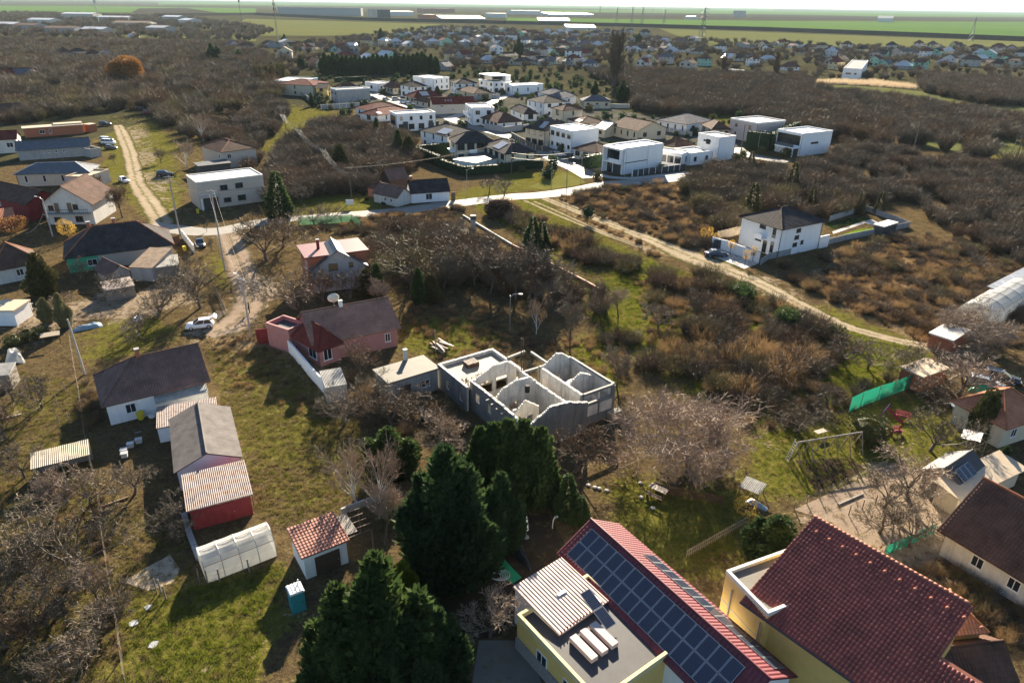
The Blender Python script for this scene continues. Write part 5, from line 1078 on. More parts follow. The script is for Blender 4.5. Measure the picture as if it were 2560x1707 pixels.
# villa on the right with walled garden
t, L, D = house('white two-storey villa with dark hipped tile roof and walled garden', t13(130, 522), t13(510, 447), t12(2185, 395), 6.2, 'hip', 2.2, 'white', 'tile_dark', name='villa', over=.6, fm='darkgrey', ridge='tile_brown',
   wins=[('f', 5.2, 4.9, 1.3, .8), ('f', 5.0, 3.5, 1.3, .8), ('f', 4.8, 2.0, 1.3, .8), ('f', 6.9, 2.2, .8, .8), ('l', 1.6, 4.8, .8, 2.0), ('l', 1.6, 1.8, .8, 2.2), ('l', 4.6, 5.2, 1.5, .7), ('l', 5.2, 2.6, 1.5, .9), ('l', 3.4, 1.4, 1.0, 2.4)])
MB().box(-1.6, 3.2, 3.0, 0, 5.0, 3.2).build('balcony', 'white', t); MB().box(-1.6, 3.2, 3.2, -1.5, 5.0, 4.1).build('balcony_front', 'white', t)
MB().tube([(0.06, -.1, 6), (.06, -.1, 0)], .06, 6).build('downpipe', 'darkgrey', t); MB().tube([(L - .1, -.1, 6), (L - .1, -.1, 0)], .06, 6).build('downpipe', 'darkgrey', t)
MB().box(L + .05, -.2, -.1, L + 3.0, .05, 2.6).build('garden_wall', 'white', t)
panel_fence('grey concrete panel fence around the villa garden', [t12(2280, 865), t13(0, 815), t13(200, 770), t13(700, 640), t13(1290, 520), t13(1180, 470), t13(880, 365), t13(560, 465)], 1.35, 2.05, 'concrete', 'concrete', .07)
panel_fence('white street wall of the villa with dark gates', [t12(1835, 700), t12(1960, 735), t12(2040, 765), t12(2265, 850)], 2.2, 2.2, 'white', 'white', .2, 'street_wall', 'wall')
tt = thing('gate', 'dark slatted gate in the white street wall of the villa', 'gate', G(t12(1900, 718)), D2R(-30))
for k in range(14): MB().box(-1.2, -.22, .1 + k * .13, 1.2, -.16, .2 + k * .13).build('slat', 'darkgrey', tt)
panel_fence('cream board fence behind the villa street wall', [t12(1880, 640), t12(2180, 560)], 2.0, 1.2, 'rooftan', 'beige', .06, 'board_fence')
sheet('garden_lawn', [t13(590, 620), t13(830, 535), t13(1035, 520), t13(830, 590)], .012, 'lawn'); sheet('garden_lawn', [t13(500, 490), t13(860, 415), t13(960, 450), t13(600, 540)], .012, 'lawndark')
sheet('garden_path', [t13(590, 560), t13(860, 470), t13(950, 445), t13(1060, 500), t13(1000, 515), t13(900, 480), t13(600, 580)], .02, 'pavingpale')
house('dark box shed with pale lid in the villa garden corner', t13(1065, 520), t13(1190, 480), 2.2, 2.1, 'slab', 0, 'darkgrey', 'roofwhite', name='garden_shed', cat='shed', over=.15)
# ================================================================ the new quarter of villas beyond the road
Q = [
 (NA, (905, 375), (1370, 350), (835, 350), 6.2, 'flat', 0, 'greywall', 'white', (0, 2, 0, 2), 'blank grey two-storey block with white coping and dark sunken roof', 'roofdark'),
 (NA, (570, 300), (800, 255), (500, 200), 5.5, 'hip', 2.0, 'cream', 'tile_red', (2, 1, 0, 2), 'two-storey cream house with brown-red hip roof by the conifer belt', None),
 (NA, (440, 255), (640, 205), (350, 168), 4.2, 'flat', 0, 'white', 'white', (2, 1, 0, 1), 'small white flat-roofed house farthest left in the new quarter', 'roofwhite'),
 (NA, (760, 335), (835, 300), (690, 300), 5.0, 'gable', 1.6, 'yellow', 'tile_dark', (1, 1, 0, 2), 'narrow yellow gabled house with dark roof behind the blank grey block', None),
 (NA, (935, 335), (1215, 322), (815, 318), 3.4, 'hip', 2.2, 'beige', 'tile_brown', (2, 1, 0, 1), 'low brown hip-roofed house directly behind the blank grey block', None),
 (NA, (1375, 652), (1850, 612), (1190, 602), 3.2, 'hip', 2.2, 'white', 'tile_red', (3, 2, 0, 1), 'low house with deep red hip roof in front of the blank grey block', None),
 (NA, (1475, 718), (1950, 648), (1350, 668), 3.0, 'hip', 1.8, 'white', 'tile_red', (2, 1, 0, 1), 'low red hip roof with bright skylight sheet behind the white villa', None),
 (NA, (1735, 718), (2290, 690), (1615, 678), 6.2, 'flat', 0, 'white', 'white', (4, 1, 0, 2), 'long white flat-roofed villa with dark corner window', 'roofdark'),
 (NA, (1480, 288), (1680, 272), (1410, 255), 4.0, 'flat', 0, 'white', 'white', (2, 1, 0, 1), 'white flat-roofed house with pale roof deck at the street end', 'rooftan'),
 (NA, (1690, 333), (1840, 325), (1555, 305), 3.5, 'hip', 2.4, 'cream', 'tile_brown', (2, 3, 0, 1), 'brown hip-roofed bungalow with pale pillars near the street end', None),
 (NA, (1960, 315), (2160, 302), (1795, 287), 6.0, 'hip', 2.0, 'white', 'tile_dark', (2, 2, 0, 2), 'white two-storey house with near-black hip roof at the street end', None),
 (NA, (1990, 465), (2370, 440), (1890, 435), 3.4, 'hip', 2.4, 'cream', 'tile_red', (2, 2, 0, 1), 'red hip-roofed bungalow with large pale solar sheet', None),
 (NB, (470, 215), (690, 196), (368, 168), 6.3, 'flat', 0, 'white', 'white', (3, 1, 0, 2), 'white box house with pale pink roof in front of the conifer belt', 'roofwhite'),
 (NB, (790, 272), (1075, 265), (662, 247), 6.0, 'hip', 1.9, 'white', 'tile_dark', (3, 2, 0, 2), 'white two-storey house with dark hip roof right of the white box house', None),
 (NB, (1040, 412), (1290, 400), (850, 350), 3.3, 'hip', 1.9, 'cream', 'tile_brown', (2, 1, 0, 1), 'cream bungalow with sunlit brown hip roof behind the concrete yard wall', None),
 (NB, (1310, 262), (1545, 250), (1140, 225), 5.6, 'flat', 0, 'white', 'white', (3, 3, 0, 2), 'three-level white modern villa with dark glazed top floor', 'paving'),
 (NB, (1575, 312), (2005, 292), (1465, 290), 4.6, 'flat', 0, 'white', 'white', (3, 1, 0, 1), 'wide white flat-roofed bungalow with stepped parapet', 'roofwhite'),
 (NB, (2110, 420), (2360, 402), (1955, 390), 4.0, 'hip', 1.9, 'white', 'tile_grey', (2, 1, 0, 1), 'white bungalow with shiny pale hip roof at the far side of the quarter', None),
 (NB, (2260, 475), (2470, 440), (2160, 440), 4.0, 'hip', 2.2, 'white', 'tile_grey', (1, 1, 0, 1), 'grey hip-roofed bungalow with one roof window at the far side', None),
 (NB, (365, 530), (470, 522), (262, 492), 3.0, 'hip', 1.5, 'beige', 'tile_brown', (1, 2, 0, 1), 'small brown hip-roofed garage house left of the long red gable', None),
 (NB, (1010, 632), (1322, 625), (852, 572), 6.4, 'flat', 0, 'white', 'white', (2, 3, 0, 2), 'white cubic villa with balcony in the middle of the quarter', 'roofdark'),
 (NB, (1370, 817), (1710, 795), (1122, 747), 3.3, 'hip', 2.9, 'white', 'tile_brown', (2, 4, 0, 1), 'white bungalow under a wide dark brown pyramid roof', None),
 (NB, (1740, 692), (1920, 685), (1482, 622), 3.3, 'hip', 2.0, 'white', 'tile_dark', (1, 2, 0, 1), 'low white bungalow with long blue-black hip roof', None),
 (NB, (2015, 542), (2325, 520), (1837, 492), 6.4, 'hip', 2.3, 'white', 'tile_dark', (2, 3, 0, 2), 'tall white house with dark hip roof and slim windows', None),
 (NB, (2020, 925), (2350, 872), (1788, 877), 6.2, 'hip', 2.6, 'cream', 'tile_dark', (2, 3, 0, 2), 'two-storey cream house with black hip roof and corner loggia', None),
 (NB, (655, 1007), (1090, 952), (432, 905), 5.4, 'hip', 2.3, 'white', 'tile_dark', (2, 3, 0, 2), 'white house with black hip roof and rows of pale solar panels at left slope', None),
 (NB, (785, 1102), (1325, 1082), (622, 1037), 6.0, 'hip', 2.5, 'cream', 'tile_dark', (4, 1, 0, 2), 'largest black-roofed cream villa behind the tall dark hedge', None),
 (NB, (1475, 1250), (1885, 1217), (1052, 1128), 5.2, 'hip', 2.3, 'cream', 'tile_dark', (2, 4, 0, 2), 'black hip-roofed villa wing with pale solar panels and white wall', None),
 (NC, (160, 422), (435, 402), (17, 387), 6.6, 'hip', 1.7, 'cream', 'tile_brown', (1, 1, 0, 2), 'cream tower-like house with small brown hip roof', None),
 (NC, (395, 605), (770, 590), (135, 548), 3.2, 'hip', 1.7, 'white', 'tile_brown', (2, 2, 0, 1), 'low house with half-lit brown hip roof behind the white cornice house', None),
 (NC, (440, 292), (830, 295), (260, 255), 3.6, 'hip', 2.0, 'cream', 'tile_grey', (3, 3, 0, 1), 'cream bungalow with pale hip roof and railing wall by the thicket', None),
 (NC, (280, 732), (660, 692), (20, 657), 7.0, 'flat', 0, 'white', 'white', (0, 4, 0, 2), 'white palazzo-style house with cornice and arched windows', 'roofwhite'),
 (NC, (1205, 707), (1600, 667), (872, 627), 4.0, 'gable', 2.6, 'cream', 'tile_brown', (2, 4, 0, 1), 'cream house with large sunlit brown gable roof', None),
 (NC, (745, 685), (960, 640), (655, 660), 3.4, 'gable', 1.8, 'cream', 'metal_light', (0, 1, 0, 1), 'cream wing with glaring white metal roof beside the brown gable house', None),
 (NC, (1890, 617), (2255, 562), (1420, 562), 4.0, 'hip', 2.4, 'white', 'tile_grey', (2, 4, 0, 1), 'wide house with pale grey hip roof in two steps near the thicket', None),
 (ND, (455, 512), (695, 512), (120, 445), 3.6, 'hip', 2.2, 'cream', 'tile_brown', (3, 2, 0, 1), 'cream bungalow with brown hip roof left of the pink-grey block', None),
 (NC, (640, 1012), (905, 960), (345, 942), 3.3, 'hip', 2.0, 'offwhite', 'tile_brown', (1, 3, 0, 1), 'brown hip-roofed bungalow tucked left of the big white front villa', None),
 (NC, (1010, 982), (1550, 907), (775, 925), 7.2, 'flat', 0, 'white', 'white', (0, 0, 0, 2), 'big white cubic villa with deep dark loggias at the street corner', 'roofwhite'),
 (NC, (1720, 932), (1970, 902), (1550, 882), 3.4, 'hip', 2.0, 'yellow', 'tile_brown', (3, 1, 0, 1), 'yellow bungalow with brown half-sunlit hip roof', None),
 (NC, (1820, 1055), (1945, 1012), (1545, 958), 3.6, 'flat', 0, 'white', 'white', (1, 4, 0, 1), 'low white pavilion with glazed front right of the corner villa', 'roofgravel'),
 (ND, (555, 657), (785, 632), (282, 592), 7.0, 'flat', 0, 'white', 'white', (0, 1, 0, 2), 'white cube house with slot window and tan roof', 'rooftan'),
 (ND, (140, 880), (460, 842), (0, 800), 3.4, 'flat', 0, 'white', 'white', (2, 0, 0, 1), 'low white wing with thin wall edges in front of the cube house', 'roofgravel'),
 (ND, (1085, 452), (1480, 415), (722, 382), 6.8, 'flat', 0, 'pinkgrey', 'white', (0, 2, 0, 2), 'pink-grey cubic villa with tan roof behind the dark hedge', 'rooftan'),
 (ND, (1715, 605), (2140, 560), (1395, 537), 7.0, 'flat', 0, 'white', 'white', (0, 0, 0, 2), 'rightmost white modern villa with full-width dark glazing and slot window', 'roofwhite'),
]
HN = {}
for i, (cr, n_, r_, l_, z, kd, rise, wm, rm, au, lab, dk) in enumerate(Q):
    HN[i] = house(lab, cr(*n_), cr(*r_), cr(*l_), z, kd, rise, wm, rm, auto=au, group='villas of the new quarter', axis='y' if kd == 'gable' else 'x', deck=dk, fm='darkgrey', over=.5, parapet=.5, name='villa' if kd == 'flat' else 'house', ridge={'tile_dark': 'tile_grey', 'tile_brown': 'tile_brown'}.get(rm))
t, L, D = house('long beige house with dull red gable roof and three roof windows', NB(462, 560), NB(1045, 545), 7.0, 4.5, 'gable', 2.3, 'beige', 'tile_red', group='villas of the new quarter', wins=[('f', 9, 1.8, .8, .9), ('f', 4, 3.4, 1.5, .7)], over=.4)
for x in (6.0, 7.3, 8.6): MB().obox((x, 1.6, 4.5 + 2.3 * 1.6 / 3.5 + .06), (.7, .9, .06), m=Matrix.Rotation(math.atan2(2.3, 3.5), 3, 'X')).build('roof_window', 'solarlight', t)
def roofbits(i, x, y, n, m, mat='solarlight', face='f'):
    t, L, D = HN[i]; z, rise = Q[i][4], Q[i][6]; k = rise / (min(L, D) / 2)
    if face == 'f': panels(t, n, m, (x, y, z + k * y + .02), (1, 0, 0), (0, 1, k), mat=mat)
    else: panels(t, n, m, (y, x, z + k * y + .02), (0, -1, 0), (1, 0, k), mat=mat)
roofbits(6, 1.2, .5, 2, 1); roofbits(11, 4.5, .3, 4, 2); roofbits(25, 6.5, .4, 5, 2, face='l'); roofbits(27, 9.5, .3, 4, 2, face='l'); roofbits(29, 6.0, .3, 4, 1, face='l'); roofbits(24, 3.0, .5, 2, 2, face='l')
# top storeys, loggias and terraces of the modern villas
t, L, D = HN[15]; MB().box(L * .12, D * .2, 6.2, L * .95, D * .95, 8.6).build('top_floor', 'glass', t); MB().box(-.2, -.2, 8.6, L + .2, D + .2, 9.1).build('top_roof', 'white', t); MB().box(L * .7, -.1, 6.1, L, D * .5, 8.6).build('top_wall', 'white', t); MB().box(-.6, -.6, 5.5, L + .6, -.03, 5.9).build('terrace_edge', 'white', t); MB().box(-.6, -.03, 5.5, -.03, D + .2, 5.9).build('terrace_edge', 'white', t)
t, L, D = HN[37]                                                     # corner villa: dark loggias on the left face
MB().box(-.06, .8, 3.7, .0, D - .6, 6.6).build('loggia_glazing', 'glass', t); MB().box(-.06, .8, .0, .0, D * .55, 2.9).build('garage_opening', 'darkgrey', t); MB().box(-.05, D * .6, .0, .0, D - .8, 2.9).build('entrance_glazing', 'glass', t)
MB().box(-1.5, 0, 3.1, -.06, D, 3.5).build('balcony_slab', 'white', t); MB().box(-1.5, 0, 3.5, -1.38, D * .62, 4.4).build('balcony_front', 'white', t); MB().box(-1.5, -.2, 7.0, -.06, D, 7.5).build('roof_overhang', 'white', t); MB().box(-1.5, D - .4, -.2, -.06, D, 7.0).build('side_fin', 'white', t); MB().box(-1.5, -.2, 3.5, -.9, .2, 7.0).build('side_fin', 'white', t); MB().box(0.6, -.05, 3.2, L * .62, -.01, 3.45).build('shade_strip', 'darkgrey', t)  # thin dark strip on the front wall carries the painted shade of a joint
MB().box(L * .3, D * .35, 7.2, L * .8, D * .8, 7.32).build('roof_panel_field', 'solarlight', t); MB().box(L * .62, -.35, -.2, L + .02, -.03, 7.5).build('wing_wall', 'white', t)
t, L, D = HN[43]; MB().box(-.06, .5, 3.4, .0, D - .4, 6.6).build('loggia_glazing', 'glass', t); MB().box(-.06, .6, 0, 0, D * .6, 2.8).build('garage_opening', 'darkgrey', t); window(t, 'f', L * .45, 4.0, 3.6, .6, L, D, 3, 'darkgrey'); MB().box(-3.5, 0, 2.7, -.06, D * .75, 3.1).build('terrace_slab', 'white', t); MB().box(-3.5, 0, -.2, -3.2, .4, 2.7).build('terrace_post', 'white', t); MB().box(-3.45, .1, 3.1, -3.4, D * .75, 4.1).build('glass_railing', 'glassblue', t); MB().box(L, D * .3, 2.6, L + 2.0, D, 4.2).build('side_wing', 'white', t); MB().box(L * .3, D * .3, 7.06, L * .7, D * .7, 7.2).build('roof_panel_field', 'solarlight', t)
t, L, D = HN[40]; window(t, 'l', D * .55, 5.6, 3.2, .5, L, D, 2, 'darkgrey')
t, L, D = HN[7]; MB().box(-.05, .8, 2.0, 0, D - .8, 5.6).build('corner_glazing', 'glass', t); MB().box(2.6, -.06, .2, 4.6, 0, 3.6).build('garage_door', 'darkgrey', t); MB().box(L - 3, -.06, .2, L - 1.2, 0, 3.6).build('garage_door', 'darkgrey', t)
t, L, D = HN[20]; MB().box(-1.2, 1.0, 2.9, -.03, D - 1, 3.2).build('balcony', 'white', t); MB().box(-1.2, 1.0, 3.2, -1.1, D - 1, 4.1).build('balcony_front', 'white', t); MB().box(L * .1, D * .15, 6.5, L * .85, D * .45, 6.95).build('roof_well', 'roofdark', t)
t, L, D = HN[26]; MB().box(-1.4, 1, 2.8, -.03, D - 1, 3.0).build('balcony', 'white', t); MB().box(4.0, -1.5, 2.8, L - 6, -.03, 3.0).build('balcony', 'white', t); MB().box(4.0, -1.5, 3.0, L - 6, -1.4, 3.9).build('balcony_front', 'white', t)
house('dark flat carport roof on white posts in front of the black-roofed villa', NB(1060, 1395), NB(1450, 1290), NB(905, 1310), 2.9, 'slab', 0, 'white', 'roofdark', name='carport', cat='carport', over=.4)
panel_fence('tall white garden wall in front of the black-roofed villa', [NB(1148, 1420), NB(1480, 1385), NB(1820, 1355)], 2.6, 4.0, 'white', 'white', .25, 'garden_wall', 'wall', posts=False)
panel_fence('long grey boundary wall below the blank grey block', [NA(692, 640), NA(950, 625), NA(1230, 605)], 2.2, 3.0, 'greywall', 'white', .2, 'boundary_wall', 'wall')
panel_fence('grey boundary wall running left of the blank grey block', [NA(370, 425), NA(480, 490), NA(570, 560)], 2.0, 3.0, 'concrete', 'concrete', .2, 'boundary_wall', 'wall')
panel_fence('grey block wall in front of the wide dark pyramid roof', [NB(1180, 905), NB(1450, 960), NB(1800, 920)], 2.2, 3.0, 'greywall', 'greywall', .2, 'boundary_wall', 'wall', posts=False)
panel_fence('grey block yard wall between the quarter streets', [NB(1020, 510), NB(1400, 480)], 2.2, 3.0, 'greywall', 'greywall', .2, 'boundary_wall', 'wall', posts=False)
panel_fence('low pale wall with railings at the thicket edge of the quarter', [NC(440, 415), NC(820, 395), NC(1088, 400)], 2.0, 3.0, 'beige', 'cream', .2, 'boundary_wall', 'wall')
panel_fence('cream pillar fence along the quarter street', [NB(1560, 1020), NB(1740, 1120), NB(1900, 1200), NB(2080, 1230)], 1.7, 2.6, 'darkgrey', 'cream', .12, 'pillar_fence')
panel_fence('white pillar fence with dark infill along the corner villa', [NC(1120, 1355), NC(1350, 1320), NC(1620, 1290), NC(1860, 1260)], 1.9, 2.4, 'darkgrey', 'white', .2, 'pillar_fence')
panel_fence('pale pillar fence by the pale grey hip roof', [NC(1590, 720), NC(1760, 760), NC(1960, 790)], 1.7, 2.6, 'greywall', 'white', .15, 'pillar_fence')
# clipped hedges
def hedge(label, qs, h, w, mat='hedge', leaf=.25, dens=26, name='hedge'):
    pts = [G(q) for q in qs]; o = pts[0].copy(); t = thing(name, label, 'hedge', o); rnd = random.Random(len(label)); b = MB()
    for a, c in zip(pts, pts[1:]):
        d = c - a; Ln = d.length; d.normalize(); n = Vector((-d.y, d.x, 0)); m = Matrix((d, n, Vector((0, 0, 1)))).transposed()
        b.obox((a + c) / 2 - o + Vector((0, 0, h / 2)), (Ln, w - .2, h - .1), m=m); block([(a + n * w / 2)[:2], (c + n * w / 2)[:2], (c - n * w / 2)[:2], (a - n * w / 2)[:2]])
        for _ in range(int(Ln * (2 * h + w) * dens)):
            s = rnd.random() * Ln; q = rnd.random() * (2 * h + w)
            if q < h: p, nn = a + d * s - n * w / 2 + Vector((0, 0, q)), -n
            elif q < h + w: p, nn = a + d * s + n * (q - h - w / 2) + Vector((0, 0, h)), Vector((0, 0, 1))
            else: p, nn = a + d * s + n * w / 2 + Vector((0, 0, q - h - w)), n
            p = p - o - nn * .08; e = (nn * .6 + rv(rnd)).normalized() * leaf; sd = e.cross(rv(rnd)).normalized() * leaf * .4; k = len(b.v); b.v += [tuple(p), tuple(p + e * .5 + sd), tuple(p + e), tuple(p + e * .5 - sd)]; b.f.append((k, k + 1, k + 2, k + 3)); b.uv.append(None)
    b.build('foliage', mat, t); return t
hedge('tall clipped dark hedge at the left side of the black-roofed villa', [NB(255, 1310), NB(560, 1440)], 3.4, 1.4, dens=8, leaf=.35)
hedge('tall clipped dark hedge along the front of the black-roofed villa', [NB(570, 1450), NB(890, 1560), NB(1400, 1530), NB(1990, 1440)], 2.6, 1.4, dens=8, leaf=.35)
hedge('back stretch of clipped dark hedge beside the black-roofed villa', [NB(250, 1290), NB(690, 1250)], 3.4, 1.2, dens=8, leaf=.35)
hedge('very tall dark hedge in front of the pink-grey villa', [ND(920, 790), ND(1240, 830), ND(1620, 640)], 6.0, 2.0, dens=5, leaf=.45)
hedge('rounded dark hedge block left of the corner villa', [NC(485, 1240), NC(690, 1210)], 4.0, 2.6, dens=6, leaf=.4)
hedge('bright yellow-green hedge at the edge of the thicket', [t03(420, 1180), t03(600, 1190), t03(850, 1230), t03(1110, 1260)], 2.2, 2.0, 'hedgelime', .4, 6)
hedge('low evergreen hedge beside the long white villa', [NA(1920, 890), NA(2330, 850)], 1.6, 1.0, dens=8, leaf=.3)
hedge('dark hedge behind the conifer belt of the new quarter', [NA(880, 250), NA(1330, 230)], 2.5, 2.0, dens=4, leaf=.5)

# ================================================================ the far village
rnd = random.Random(31); wallc = ['white', 'offwhite', 'cream', 'beige', 'pinkgrey', 'greywall', 'mint', 'yellowpale']; roofc = ['tile_dark', 'tile_brown', 'tile_brown', 'tile_red', 'tile_grey', 'tile_old', 'metal_light']
RN = {'tile_dark': 'dark', 'tile_brown': 'brown', 'tile_red': 'red', 'tile_grey': 'grey', 'tile_old': 'weathered', 'metal_light': 'pale metal', 'tile_orange': 'orange'}
def far_house(q, kd=None, w=None, r=None, L=None, st=None, label=None, rz=None, grp='houses of the far village', where=''):
    kd = kd or rnd.choice(['hip', 'gable', 'gable', 'hip']); w = w or rnd.choice(wallc); r = r or rnd.choice(roofc); L = L or rnd.uniform(9, 15); D = rnd.uniform(7, 9.5); st = st or rnd.choice([1, 1, 2]); z = 3.0 * st; a = D2R(rz if rz is not None else rnd.choice([40, 40, -50]) + rnd.uniform(-8, 8))
    p = G(q); ax = rnd.choice('xy'); lab = label or '%s-walled %s-roofed %s house, %s' % ({'pinkgrey': 'pink-grey', 'greywall': 'grey', 'yellowpale': 'pale yellow', 'offwhite': 'off-white'}.get(w, w), RN[r], {1: 'low', 2: 'two-storey'}[st], where)
    return house(lab, None, None, None, z, kd, rnd.uniform(2.2, 3.6), w, r, auto=(2, 2, 1, st), group=grp, axis=ax, over=.5, course=None, frm=(Vector((p.x, p.y, 0)), a, L, D))
# named ones that stand out
far_house(t03(165, 650), 'hip', 'white', 'tile_brown', 13, 1, 'white house with brown mansard roof left of the modern village house', 20)
far_house(t03(1325, 640), 'gable', 'mint', 'tile_brown', 9, 2, 'mint green gabled house at the village edge right', -50)
far_house(t03(705, 455), 'hip', 'white', 'tile_brown', 12, 2, 'big white house with steep brown hip roof at the fields', 25)
far_house(t03(1120, 460), 'hip', 'beige', 'tile_dark', 11, 2, 'dark steep-roofed house at the field edge right of centre', 25)
far_house(t03(2000, 500), 'gable', 'cream', 'tile_brown', 12, 1, 'cream gabled house with brown roof far right in the village', -40)
far_house(t02(1760, 610), 'hip', 'mint', 'tile_brown', 9, 2, 'mint two-storey cube house under a brown hip roof', 35)
far_house(t02(1130, 640), 'gable', 'offwhite', 'tile_red', 9, 2, 'white house with red-trimmed gable and round attic window', -45)
far_house(t02(1530, 650), 'gable', 'beige', 'tile_brown', 11, 2, 'brown chalet-roofed house left of the mint cube house', -45)
far_house(t02(720, 620), 'hip', 'white', 'tile_grey', 9, 1, 'white bungalow with pale hip roof by the tall poplar', 40)
far_house(t02(1190, 330), 'hip', 'greywall', 'tile_dark', 16, 2, 'largest dark hip-roofed house by the motorway bank', 20)
far_house(t02(1910, 480), 'hip', 'white', 'tile_dark', 11, 2, 'white house with dark hip roof at the meadow edge', 40)
far_house(t02(2200, 610), 'hip', 'white', 'tile_brown', 9, 2, 'white two-storey house with brown hip roof near the polytunnel', 30)
far_house(t01(470, 450), 'hip', 'beige', 'tile_brown', 9, 2, 'beige two-storey pyramid-roofed house near the antenna mast', 40)
far_house(t01(1640, 640), 'gable', 'greywall', 'tile_grey', 13, 1, 'grey gabled barn-like house behind the conifer belt', -45)
far_house(t01(1410, 620), 'gable', 'white', 'tile_dark', 12, 1, 'white house with dark gable roof behind the conifer belt', 20)
far_house(t01(2180, 500), 'gable', 'white', 'tile_grey', 11, 2, 'white grey-roofed house alone at the lane bend', 30)
far_house(t01(200, 540), 'gable', 'cream', 'tile_brown', 12, 2, 'cream house with paired gables left of the antenna mast', 10)
far_house(t01(470, 610), 'gable', 'cream', 'tile_orange', 12, 1, 'cream house with long sunlit tan roof above the conifer belt', -50)
far_house(t01(640, 640), 'gable', 'offwhite', 'tile_brown', 11, 1, 'tan-roofed gable house touching the conifer belt', -50)
far_house(t00(1745, 560), 'gable', 'cream', 'tile_brown', 20, 1, 'long cream house with broad brown roof in the left village woods', 20)
far_house(t00(1170, 345), 'gable', 'white', 'tile_red', 13, 1, 'lone white house with red gable end beside the green field', 15)
far_house(t00(40, 600), 'gable', 'cream', 'tile_orange', 8, 1, 'sunlit tan gable house at the far left edge', -50); far_house(t00(230, 600), 'gable', 'beige', 'tile_orange', 9, 1, 'sunlit orange gable house second from the left edge', -50)
far_house(t00(0, 1080), 'gable', 'cream', 'tile_brown', 9, 1, 'cream gable house peeping in at the left edge by the thicket', -50)
m_t, L, D = house('slanted white modern house with slot windows in the right village', t03(860, 640), t03(920, 560), t03(700, 625), 7.0, 'flat', 0, 'white', 'white', wins=[('l', 8, 4.0, 3.5, 1.0), ('l', 3.5, 4.0, 1.6, 1.0)], fm='darkgrey', deck='roofdark', group='houses of the far village')
# the rest of the village, in rows
ROWS = [  # (from, to, count)
 (t01(20, 430), t01(900, 470), 8, 'by the antenna mast'), (t01(900, 420), t01(2300, 430), 13, 'behind the conifer belt'), (t01(1200, 350), t01(2300, 360), 12, 'third row of the central village'), (t01(1500, 290), t01(2350, 300), 10, 'top row of the central village'), (t01(700, 540), t01(1350, 580), 7, 'nearest row to the conifer belt'), (t01(1750, 560), t01(2350, 600), 5, 'right end of the belt row'),
 (t02(20, 330), t02(900, 340), 9, 'row below the glaring glasshouses'), (t02(60, 410), t02(850, 430), 9, 'second row below the glasshouses'), (t02(50, 500), t02(700, 520), 7, 'row left of the tall poplar'), (t02(20, 590), t02(640, 600), 5, 'row just above the villas'), (t02(1000, 380), t02(1700, 400), 6, 'row right of the tall poplar'), (t02(1030, 470), t02(1750, 490), 7, 'second row right of the poplar'), (t02(1250, 570), t02(1450, 580), 2, 'beside the red-trimmed gable'), (t02(1850, 560), t02(2330, 570), 3, 'near the mint cube house'), (t02(2040, 450), t02(2350, 470), 3, 'at the meadow edge'), (t02(700, 300), t02(1100, 310), 4, 'below the largest dark hip roof'),
 (t03(0, 420), t03(620, 470), 7, 'first row at the right meadow'), (t03(260, 500), t03(640, 520), 4, 'left of the slanted modern house'), (t03(860, 500), t03(1050, 520), 2, 'right of the steep brown roof'), (t03(1000, 610), t03(1300, 630), 3, 'beside the mint gabled house'), (t03(1180, 520), t03(2350, 540), 9, 'second row of the right village'), (t03(1300, 440), t03(2330, 460), 9, 'top row of the right village'), (t03(1500, 590), t03(2350, 610), 8, 'bottom row of the right village'), (t03(500, 600), t03(640, 640), 2, 'left foot of the modern house'),
 (t00(400, 560), t00(1000, 560), 4, 'in the left woods'), (t00(1900, 580), t00(2330, 600), 3, 'beside the left conifer pair'), (t00(2050, 480), t00(2330, 500), 3, 'behind the left conifer pair'), (t00(20, 750), t00(180, 740), 2, 'at the left edge woods'),
]
ORDN = ['first', 'second', 'third', 'fourth', 'fifth', 'sixth', 'seventh', 'eighth', 'ninth', 'tenth', 'eleventh', 'twelfth', 'thirteenth', 'fourteenth', 'fifteenth', 'sixteenth', 'seventeenth']
for a, c, n, ph in ROWS:
    n = min(17, int(n * 1.75 + .5))
    for k in range(n):
        u = (k + .5) / n; far_house((a[0] + (c[0] - a[0]) * u + rnd.uniform(-8, 8), a[1] + (c[1] - a[1]) * u + rnd.uniform(-3.5, 3.5)), where='%s from left, %s' % (ORDN[k], ph))
# sheds, halls and factories on the plain
def hall(label, q, q2, D, h, wm, rm, kd='gable', rise=2.5, name='warehouse', grp='halls and factories on the plain'):
    p, e = G(q), G(q2); a = math.atan2(e.y - p.y, e.x - p.x); return house(label, None, None, None, h, kd, rise, wm, rm, name=name, cat='building', group=grp, course=None, over=.3, deck='roofwhite', frm=(Vector((p.x, p.y, 0)), a, (e - p).length, D), ridge=False)
MATDEF['hallroof'] = plain((.26, .27, .28), rough=.6, var=.1, sc=.1, spec=.3)
hall('very long grey factory block on the plain left of the antenna mast', t01(205, 140), t01(965, 150), 60, 24, 'greywall', 'greywall', 'flat'); hall('pale tower block, left of the twin blocks on the plain', t01(1070, 165), t01(1150, 165), 30, 24, 'beige', 'beige', 'flat', name='tower_block'); hall('dark tower block, right of the twin blocks on the plain', t01(1160, 168), t01(1235, 168), 30, 23, 'darkgrey', 'greywall', 'flat', name='tower_block')
hall('flat white hall right of the twin tower blocks', t01(1240, 150), t01(1450, 150), 60, 14, 'offwhite', 'hallroof'); hall('wide factory hall with dull red wall far on the plain', t01(1525, 120), t01(1825, 122), 60, 18, 'brickwall', 'hallroof', 'flat'); hall('red-walled hall by the motorway bank', t01(1560, 195), t01(1700, 195), 50, 15, 'brickwall', 'hallroof', 'flat')
